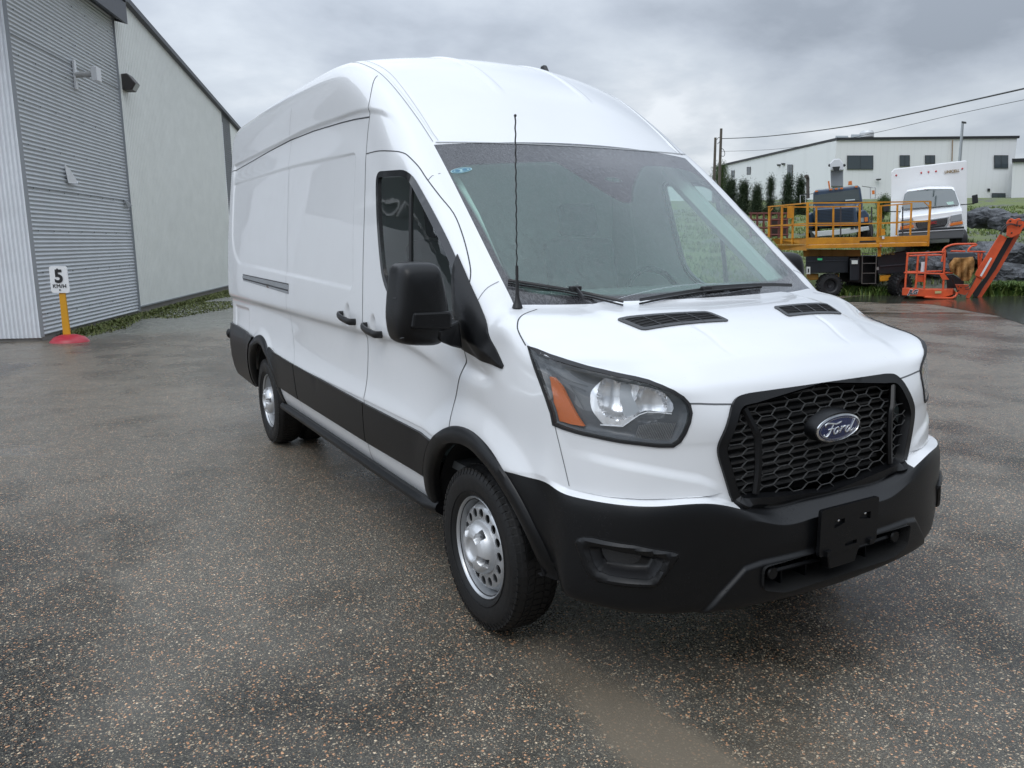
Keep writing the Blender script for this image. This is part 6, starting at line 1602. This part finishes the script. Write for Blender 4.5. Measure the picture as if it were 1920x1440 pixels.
# ---- rusty rack behind the platform
rk = thing('steel_rack', 'low rusty red steel rack with a dark load behind the yellow platform', 'rack', tuple(ground_at(1440, 26)))
RST = M('rust_red', (.12, .035, .028), .7, var=.3)
b_ = MB()
for y in (400, 412, 427, 440): b_.tube([V(1405, y, 25.5), V(1478, y, 25.5)], .035, 5)
for x in (1408, 1420, 1432, 1445, 1460, 1476): b_.tube([V(x, 398, 25.5), V(x, 446, 25.5)], .035, 5)
b_.build('frame', RST, rk, smooth=False)
b_ = MB(); pp(b_, [(1446, 410), (1478, 407), (1478, 442), (1444, 444)], 26, .8); b_.build('load', M('load_brown', (.035, .022, .018), .7, var=.4), rk, smooth=False)

# ---- yellow rough terrain scissor lift
SL = thing('scissor_lift', 'yellow scissor lift with a long railed platform and knobbly tyres', 'aerial platform', tuple(onZ(1600, 556, 0)))
YEL = NT('lift_yellow'); _n = YEL.noise(3, 6, .65); YEL = YEL.set(col=YEL.mix(YEL.ramp(_n, [(.35, 0), (.75, 1)]), (.62, .27, .015), (.38, .15, .015)), rough=.45)
D = 22.3; DB = 24.0
def Z5(x, y): return (1400+x/5.3333, 300+y/5.3333)
def member(name, segs, r=.024, mat=YEL, parent=SL):
    b_ = MB()
    for a, b, d0, d1 in segs: b_.tube([V(*Z5(*a), d0), V(*Z5(*b), d1)], r, 4, flat=(1, 1))
    return b_.build(name, mat, parent, smooth=False)
for (x0, y0, x1, y1, d, r_) in ((610, 430, 604, 880, D, .034), (697, 472, 695, 772, D, .026), (868, 468, 864, 772, D, .026), (1133, 440, 1125, 835, D, .03), (1318, 430, 1312, 880, D, .034), (1345, 455, 1338, 760, D, .024), (1508, 450, 1498, 752, D, .026), (1648, 432, 1636, 752, D, .026), (1838, 414, 1812, 862, D, .032), (226, 466, 222, 770, DB, .034), (355, 458, 348, 838, DB-.6, .034), (462, 462, 458, 840, DB-1.0, .030)):
    member('rail_post', [((x0, y0), (x1, y1), d, d)], r_)
for segs in ([((215, 468), (612, 430), DB, D), ((612, 430), (1133, 426), D, D), ((1133, 426), (1842, 414), D, D)], [((215, 660), (612, 634), DB, D), ((612, 634), (1133, 630), D, D), ((1133, 640), (1822, 608), D, D)],
             [((355, 470), (700, 470), DB, DB), ((700, 468), (1130, 466), DB, DB), ((1320, 460), (1650, 436), DB, DB)], [((350, 656), (1130, 650), DB, DB), ((1330, 636), (1810, 612), DB, DB)]):
    member('guard_rail', segs, .024)
for x in (700, 940, 1250, 1560): member('rail_post', [((x, 468), (x, 760), DB, DB)], .02, M('lift_steel_dark', (.04, .042, .05), .5))
member('corner_brace', [((1775, 424), (1832, 470), D-.02, D-.02)], .014); member('corner_brace', [((262, 480), (232, 520), DB, DB)], .014)
b_ = MB(); pp(b_, [Z5(407, 462), Z5(478, 455), Z5(470, 580), Z5(404, 584)], DB-1.1, .06); b_.build('document_box', YEL, SL, smooth=False, bevel=.006)
b_ = MB(); pp(b_, [Z5(602, 778), Z5(1128, 772), Z5(1300, 770), Z5(1822, 752), Z5(1812, 818), Z5(1300, 828), Z5(602, 846)], D-.03, .05); b_.build('toe_board', YEL, SL, smooth=False, bevel=.006)
b_ = MB(); pp(b_, [Z5(602, 852), Z5(1812, 824), Z5(1808, 862), Z5(602, 888)], D-.06, 1.7); b_.build('platform_deck', YEL, SL, smooth=False, bevel=.008)
b_ = MB(); pp(b_, [Z5(250, 786), Z5(600, 780), Z5(600, 846), Z5(300, 846)], [DB, D, D, DB], .05); b_.build('toe_board', YEL, SL, smooth=False)
b_ = MB(); pp(b_, [Z5(300, 852), Z5(600, 850), Z5(600, 905), Z5(340, 900)], [DB, D, D, DB], .6); b_.build('deck_extension', YEL, SL, smooth=False)
b_ = MB(); pp(b_, [Z5(1130, 808), Z5(1292, 804), Z5(1292, 822), Z5(1130, 826)], D-.04, .02); b_.build('toe_gap', TBK, SL, smooth=False)
b_ = MB(); pp(b_, [Z5(1342, 690), Z5(1384, 686), Z5(1386, 750), Z5(1342, 756)], D-.1, .1); b_.build('control_box', YEL, SL, smooth=False)
b_ = MB(); pp(b_, [Z5(1352, 762), Z5(1376, 760), Z5(1378, 788), Z5(1354, 790)], D-.08, .01); b_.build('label_plate', WHM, SL, smooth=False)
b_ = MB(); b_.prism([V(*Z5(1330, 864), D-.09), V(*Z5(1355, 863), D-.09), V(*Z5(1342, 842), D-.09)], FH*.01); b_.build('warning_triangle', M('label_pink', (.6, .25, .22), .5), SL, smooth=False)
YB = M('beam_ochre', (.30, .15, .02), .55, var=.3, vs=4)
b_ = MB(); pp(b_, [Z5(560, 892), Z5(1140, 898), Z5(1140, 962), Z5(570, 968)], D+.5, .25); bm_ = b_.build('scissor_beam', YB, SL, smooth=False)
b_ = MB()
for x in (625, 742, 865, 990): pp(b_, [Z5(x, 894), Z5(x+9, 894), Z5(x+9, 966), Z5(x, 966)], D+.44, .08)
b_.build('beam_ribs', YB, bm_, smooth=False)
b_ = MB(); pp(b_, [Z5(1308, 880), Z5(1345, 878), Z5(1345, 962), Z5(1308, 964)], D+.1, .15); b_.build('leg_guard', YEL, SL, smooth=False)
CHS = M('chassis_black', (.010, .012, .016), .45, var=.3, vs=3)
b_ = MB(); pp(b_, [Z5(590, 965), Z5(1020, 965), Z5(1020, 1130), Z5(590, 1130)], D+.2, 1.2); ch = b_.build('chassis', CHS, SL, smooth=False, bevel=.02)
b_ = MB(); pp(b_, [Z5(1030, 985), Z5(1130, 985), Z5(1130, 1210), Z5(1030, 1210)], D+.05, .8); b_.build('tank_cover', CHS, SL, smooth=False, bevel=.03)
b_ = MB(); pp(b_, [Z5(1310, 960), Z5(1600, 905), Z5(1600, 1140), Z5(1310, 1140)], D+.3, 1.1); b_.build('engine_cover', CHS, SL, smooth=False, bevel=.02)
b_ = MB(); pp(b_, [Z5(930, 960), Z5(1320, 960), Z5(1320, 1235), Z5(930, 1215)], D+.9, .9); b_.build('belly', TBK, SL, smooth=False)
b_ = MB(); pp(b_, [Z5(1330, 1058), Z5(1600, 1036), Z5(1600, 1046), Z5(1330, 1068)], D+.26, .03); b_.build('cover_rail', M('rail_dark', (.04, .045, .055), .4), SL, smooth=False)
b_ = MB(); pp(b_, [Z5(600, 1010), Z5(1010, 1000), Z5(1010, 1004), Z5(600, 1016)], D+.17, .02); b_.build('cover_rail', M('rail_dark', (.04, .045, .055), .4), SL, smooth=False)
for (x0, y0, x1, y1, m_) in ((1050, 1003, 1111, 1040, M('label_cream', (.60, .62, .58), .5)), (598, 1068, 636, 1140, M('label_cream', (.60, .62, .58), .5)), (708, 984, 756, 1002, M('label_green', (.04, .42, .16), .5)), (1288, 1070, 1322, 1100, M('label_grey', (.20, .19, .18), .5))):
    b_ = MB(); pp(b_, [Z5(x0, y0), Z5(x1, y0), Z5(x1, y1), Z5(x0, y1)], D-.02, .02); b_.build('label_plate', m_, SL, smooth=False)
b_ = MB(); pp(b_, [Z5(610, 1085), Z5(624, 1085), Z5(624, 1125), Z5(610, 1125)], D-.03, .01); b_.build('label_mark', BLK, SL, smooth=False)
sx = (V(*Z5(1480, 915), D)-V(*Z5(1360, 920), D)).normalized(); tx, ty = sx, Vector((0, 0, 1)); ty = (ty-tx*ty.dot(tx)).normalized(); tn = tx.cross(ty)
text_mesh('FINNS', .13, .003, M('yellow_letter', (.22, .16, .03), .5), 'lettering', SL, TM(*Z5(1420, 935), D+.18), spacing=.9)
lad = MB(); LM_ = M('ladder_steel', (.13, .12, .11), .5, .5)
for a, b in (((1158, 930), (1152, 1240)), ((1300, 928), (1286, 1240))): lad.tube([V(*Z5(*a), D-.05), V(*Z5(*b), D-.05)], .014, 4)
for y in (932, 1034, 1132, 1236): lad.tube([V(*Z5(1156, y), D-.05), V(*Z5(1294, y-2), D-.05)], .014, 4)
lad.build('ladder', LM_, SL, smooth=False)
for poly in ([(1330, 1152), (1450, 1146), (1440, 1212), (1330, 1216)], [(596, 1138), (720, 1142), (716, 1196), (640, 1205), (600, 1180)], [(860, 1140), (925, 1140), (925, 1200), (880, 1190)]):
    b_ = MB(); pp(b_, [Z5(*p) for p in poly], D+.35, .5); b_.build('axle_housing', YB if poly[0][0] != 1330 else YEL, SL, smooth=False, bevel=.02)
def lugtyre(cx, cy, D_, R_, W_, yaw, parent, name='tyre'):
    c = V(*Z5(cx, cy), D_); Mx = Matrix.Translation(c) @ Matrix.Rotation(math.atan2(RH.y, RH.x)+yaw, 4, 'Z')
    b_ = MB(); b_.lathe([(R_*.5, -W_*.42), (R_*.62, -W_*.5), (R_*.86, -W_*.48), (R_*.93, -W_*.36), (R_*.93, W_*.36), (R_*.86, W_*.48), (R_*.62, W_*.5), (R_*.5, W_*.42)], 36, Mx, axis='y')
    for i in range(20):
        for s_ in (-1, 1):
            a = 2*math.pi*(i+(.5 if s_ > 0 else 0))/20; da = .075; vs = []
            for yy, aa in ((s_*W_*.52, a+.16), (0, a-.10)):
                for q_ in (-da, da):
                    for rr in (R_*.86, R_*1.0 if yy == 0 else R_*.985): vs.append((rr*math.cos(aa+q_), yy, rr*math.sin(aa+q_)))
            b_.add([(v[0], v[1], v[2]) for v in vs], [(0, 1, 3, 2), (4, 6, 7, 5), (1, 5, 7, 3), (0, 4, 5, 1), (2, 3, 7, 6)], Mx)
    o = b_.build(name, RUB, parent, angle=30)
    b_ = MB(); b_.lathe([(0, -W_*.12), (R_*.18, -W_*.2), (R_*.2, -W_*.12), (R_*.42, -W_*.15), (R_*.52, -W_*.42), (R_*.5, W_*.1), (0, W_*.1)], 28, Mx, axis='y'); b_.build('wheel_disc', M('disc_black', (.014, .014, .016), .45), o, angle=30)
lugtyre(822, 1252, D+.25, .335, .30, 0, SL, 'tyre'); lugtyre(1530, 1250, D+.25, .345, .30, .45, SL, 'tyre'); lugtyre(1105, 1285, D+1.6, .36, .30, 0, SL, 'tyre')

# ---- orange boom lift basket lying on the ground with its jib
JB = thing('boom_lift', 'orange boom lift with its work basket on the ground and jib arm rising right', 'aerial platform', tuple(onZ(1740, 560, 0)))
ORG = NT('lift_orange'); _n = ORG.noise(4, 6, .65); ORG = ORG.set(col=ORG.mix(ORG.ramp(_n, [(.35, 0), (.8, 1)]), (.72, .105, .03), (.45, .07, .03)), rough=.42)
def Z6(x, y): return (1640+x/6.857, 380+y/6.857)
DJ, DK = 21.0, 22.0
def om(name, segs, r=.022, mat=ORG, parent=JB, n=6):
    b_ = MB()
    for a, b, d0, d1 in segs: b_.tube([V(*Z6(*a), d0), V(*Z6(*b), d1)], r, n)
    return b_.build(name, mat, parent)
for x0, y0, x1, y1, d in ((424, 650, 390, 1100, DJ), (560, 680, 526, 1100, DJ), (668, 660, 634, 1110, DJ), (905, 600, 880, 1120, DJ), (885, 660, 862, 760, DJ), (1335, 650, 1340, 840, DK), (1378, 650, 1350, 840, DK), (1240, 640, 1236, 900, DK)):
    om('rail_post', [((x0, y0), (x1, y1), d, d)], .026)
for segs in ([((408, 652), (660, 645), DJ, DJ), ((660, 645), (900, 632), DJ, DJ)], [((440, 682), (860, 672), DK, DK)], [((380, 900), (900, 916), DJ, DJ)], [((400, 890), (860, 880), DK, DK)], [((900, 900), (1000, 905), DJ, DJ)], [((1200, 628), (1420, 632), DK, DK)], [((980, 622), (1160, 626), DK, DK)]):
    om('guard_rail', segs, .024)
for pts, d in (([(872, 652), (880, 612), (910, 575), (960, 552), (1040, 535), (1160, 532), (1300, 530)], DJ), ([(1200, 630), (1215, 590), (1250, 562), (1300, 548), (1310, 532)], DK)):
    b_ = MB(); b_.tube(catmull([V(*Z6(*p), d) for p in pts], 5, False), .026, 8); b_.build('hoop', ORG, JB)
b_ = MB(); loft(b_, [([Z6(356, 1095), Z6(640, 1112), Z6(900, 1118), Z6(1010, 1108), Z6(1000, 1185), Z6(900, 1215), Z6(640, 1208), Z6(350, 1190)], DJ-.03), ([Z6(380, 1090), Z6(640, 1100), Z6(900, 1100), Z6(1010, 1100), Z6(1060, 1170), Z6(940, 1225), Z6(640, 1210), Z6(380, 1185)], DK+.1)])
pan = b_.build('basket_pan', ORG, JB, smooth=False, bevel=.01)
b_ = MB(); b_.tube(catmull([V(*Z6(*p), DJ-.05) for p in ((640, 1212), (820, 1226), (980, 1226), (1040, 1200), (1062, 1150))], 5, False), .03, 8); b_.build('pan_skid', ORG, pan)
tx = (V(*Z6(560, 1152), DJ)-V(*Z6(430, 1150), DJ)).normalized(); ty = Vector((0, 0, 1)); ty = (ty-tx*ty.dot(tx)).normalized(); tn = tx.cross(ty)
text_mesh('JLG', .150, .002, WHM, 'lettering_outline', pan, TM(*Z6(492, 1150), DJ-.05), shear=.25, bold=.014)
text_mesh('JLG', .150, .004, M('navy_letter', (.010, .014, .03), .4), 'lettering', pan, TM(*Z6(492, 1150), DJ-.058), shear=.25, bold=.004)
b_ = MB(); pp(b_, [Z6(775, 1137), Z6(858, 1135), Z6(858, 1165), Z6(775, 1168)], DJ-.05, .01); b_.build('label_plate', M('label_yellow', (.50, .42, .20), .5), pan, smooth=False)
b_ = MB(); pp(b_, [Z6(550, 935), Z6(655, 935), Z6(655, 1022), Z6(545, 1016)], DJ+.05, .08); b_.build('foot_box', ORG, JB, smooth=False, bevel=.008)
b_ = MB(); pp(b_, [Z6(835, 925), Z6(905, 920), Z6(958, 990), Z6(870, 990)], DJ-.03, .05); b_.build('gusset', ORG, JB, smooth=False)
b_ = MB(); c = V(*Z6(618, 826), DJ+.3); b_.tube([c-ZU*.13, c+ZU*.13], .045, 10); b_.build('white_canister', WHM, JB)
b_ = MB(); pp(b_, [Z6(930, 645), Z6(1275, 640), Z6(1280, 700), Z6(930, 745)], DJ+.2, .35); b_.build('control_console', M('console_grey', (.06, .075, .09), .5), JB, smooth=False, bevel=.02)
b_ = MB(); pp(b_, [Z6(920, 930), Z6(1010, 925), Z6(1150, 1010), Z6(1140, 1100), Z6(930, 1100)], DJ+.5, .35); b_.build('mount_block', TBK, JB, smooth=False)
b_ = MB(); pp(b_, [Z6(1025, 1050), Z6(1205, 1055), Z6(1225, 1120), Z6(1170, 1190), Z6(1075, 1170)], DJ+.1, .12); b_.build('pivot_plate', ORG, JB, smooth=False, bevel=.006)
for x, y in ((1075, 1080), (1110, 1090), (1080, 1130)):
    b_ = MB(); b_.sphere(V(*Z6(x, y), DJ+.09), .018, 8, 6); b_.build('pivot_pin', TBK, JB)
for seg_ in (((985, 950), (1080, 1180)), ((1060, 1160), (1110, 1195))): om('hose', [(*seg_, DJ-.06, DJ)], .012, BKM)
# brown cloth
CLO = NT('brown_cloth'); _n = CLO.noise(6, 5, .6); CLO = CLO.set(col=CLO.mix(_n, (.22, .10, .025), (.42, .22, .07)), rough=.85, normal=CLO.bump(CLO.noise(11, 3, .5), .8, .05))
ol = [Z6(*p) for p in ((1020, 710), (1150, 706), (1262, 698), (1282, 760), (1272, 880), (1240, 960), (1210, 1010), (1165, 1010), (1118, 995), (1060, 935), (975, 880), (953, 795), (1000, 740))]
v2, f2 = cdt([[(a, b) for a, b in ol]], 2.2); vs = []
for a, b in v2:
    t_ = (b-482)/46; vs.append(V(a, b, DJ-.08-.07*math.sin(a*.55)*min(1, t_*1.5)-.05*math.sin(a*.23+b*.2)-.10*math.sin(math.pi*min(1, max(0, (a-1780)/46)))))
b_ = MB(); b_.add(vs, f2); co_ = b_.build('cloth', CLO); m_ = co_.modifiers.new('s', 'SOLIDIFY'); m_.thickness = .01
tag(co_, 'crumpled brown cloth draped over the console of the orange basket', 'cloth')
# jib arm
arm = JB
b_ = MB(); pp(b_, [Z6(1608, 405), Z6(1705, 450), Z6(1420, 960), Z6(1392, 985), Z6(1284, 935), Z6(1300, 890)], DJ+.1, .26); b_.build('upper_link', ORG, arm, smooth=False, bevel=.012)
b_ = MB(); pp(b_, [Z6(1310, 945), Z6(1392, 975), Z6(1215, 1235), Z6(1168, 1222)], DJ+.13, .18); b_.build('lower_link', ORG, arm, smooth=False, bevel=.01)
b_ = MB(); pp(b_, [Z6(1790, 440), Z6(1872, 400), Z6(1600, 880), Z6(1365, 1232), Z6(1318, 1218), Z6(1540, 860)], DJ+.5, .2); b_.build('rear_link', ORG, arm, smooth=False, bevel=.01)
b_ = MB(); pp(b_, [Z6(1700, 452), Z6(1790, 440), Z6(1560, 850), Z6(1400, 1080), Z6(1330, 1200), Z6(1270, 1215), Z6(1260, 1150), Z6(1430, 950)], DJ+.42, .12); b_.build('cylinder', TBK, arm, smooth=False)
b_ = MB(); pp(b_, [Z6(1690, 262), Z6(1712, 225), Z6(1752, 200), Z6(1800, 215), Z6(1860, 196), Z6(1900, 235), Z6(1905, 330), Z6(1870, 400), Z6(1790, 440), Z6(1752, 452), Z6(1690, 425), Z6(1700, 330)], DJ+.02, .5); b_.build('elbow', ORG, arm, smooth=False, bevel=.015)
b_ = MB(); pp(b_, [Z6(1880, 235), Z6(1990, 245), Z6(1990, 330), Z6(1895, 320)], DJ+.1, .3); b_.build('fly_boom', ORG, arm, smooth=False, bevel=.012)
for x, y in ((1746, 234), (1762, 388), (1865, 300)):
    b_ = MB(); b_.sphere(V(*Z6(x, y), DJ+.0), .022, 8, 6); b_.build('pivot_pin', TBK, arm)
b_ = MB(); pp(b_, [Z6(1488, 705), Z6(1511, 714), Z6(1376, 951), Z6(1351, 941)], DJ+.08, .01); b_.build('stripe_label', WHM, arm, smooth=False)
for pts in ([(1615, 405), (1640, 330), (1690, 285), (1760, 270), (1840, 290), (1895, 285)], [(1625, 412), (1655, 345), (1705, 295), (1765, 283), (1835, 305)], [(1830, 300), (1835, 245), (1870, 230), (1925, 240)], [(1290, 960), (1240, 1040), (1200, 1080), (1160, 1095)], [(1300, 965), (1255, 1050), (1215, 1110), (1165, 1110)]):
    b_ = MB(); b_.tube(catmull([V(*Z6(*p), DJ-.04) for p in pts], 6, False), .011, 6); b_.build('hose', BKM, arm)
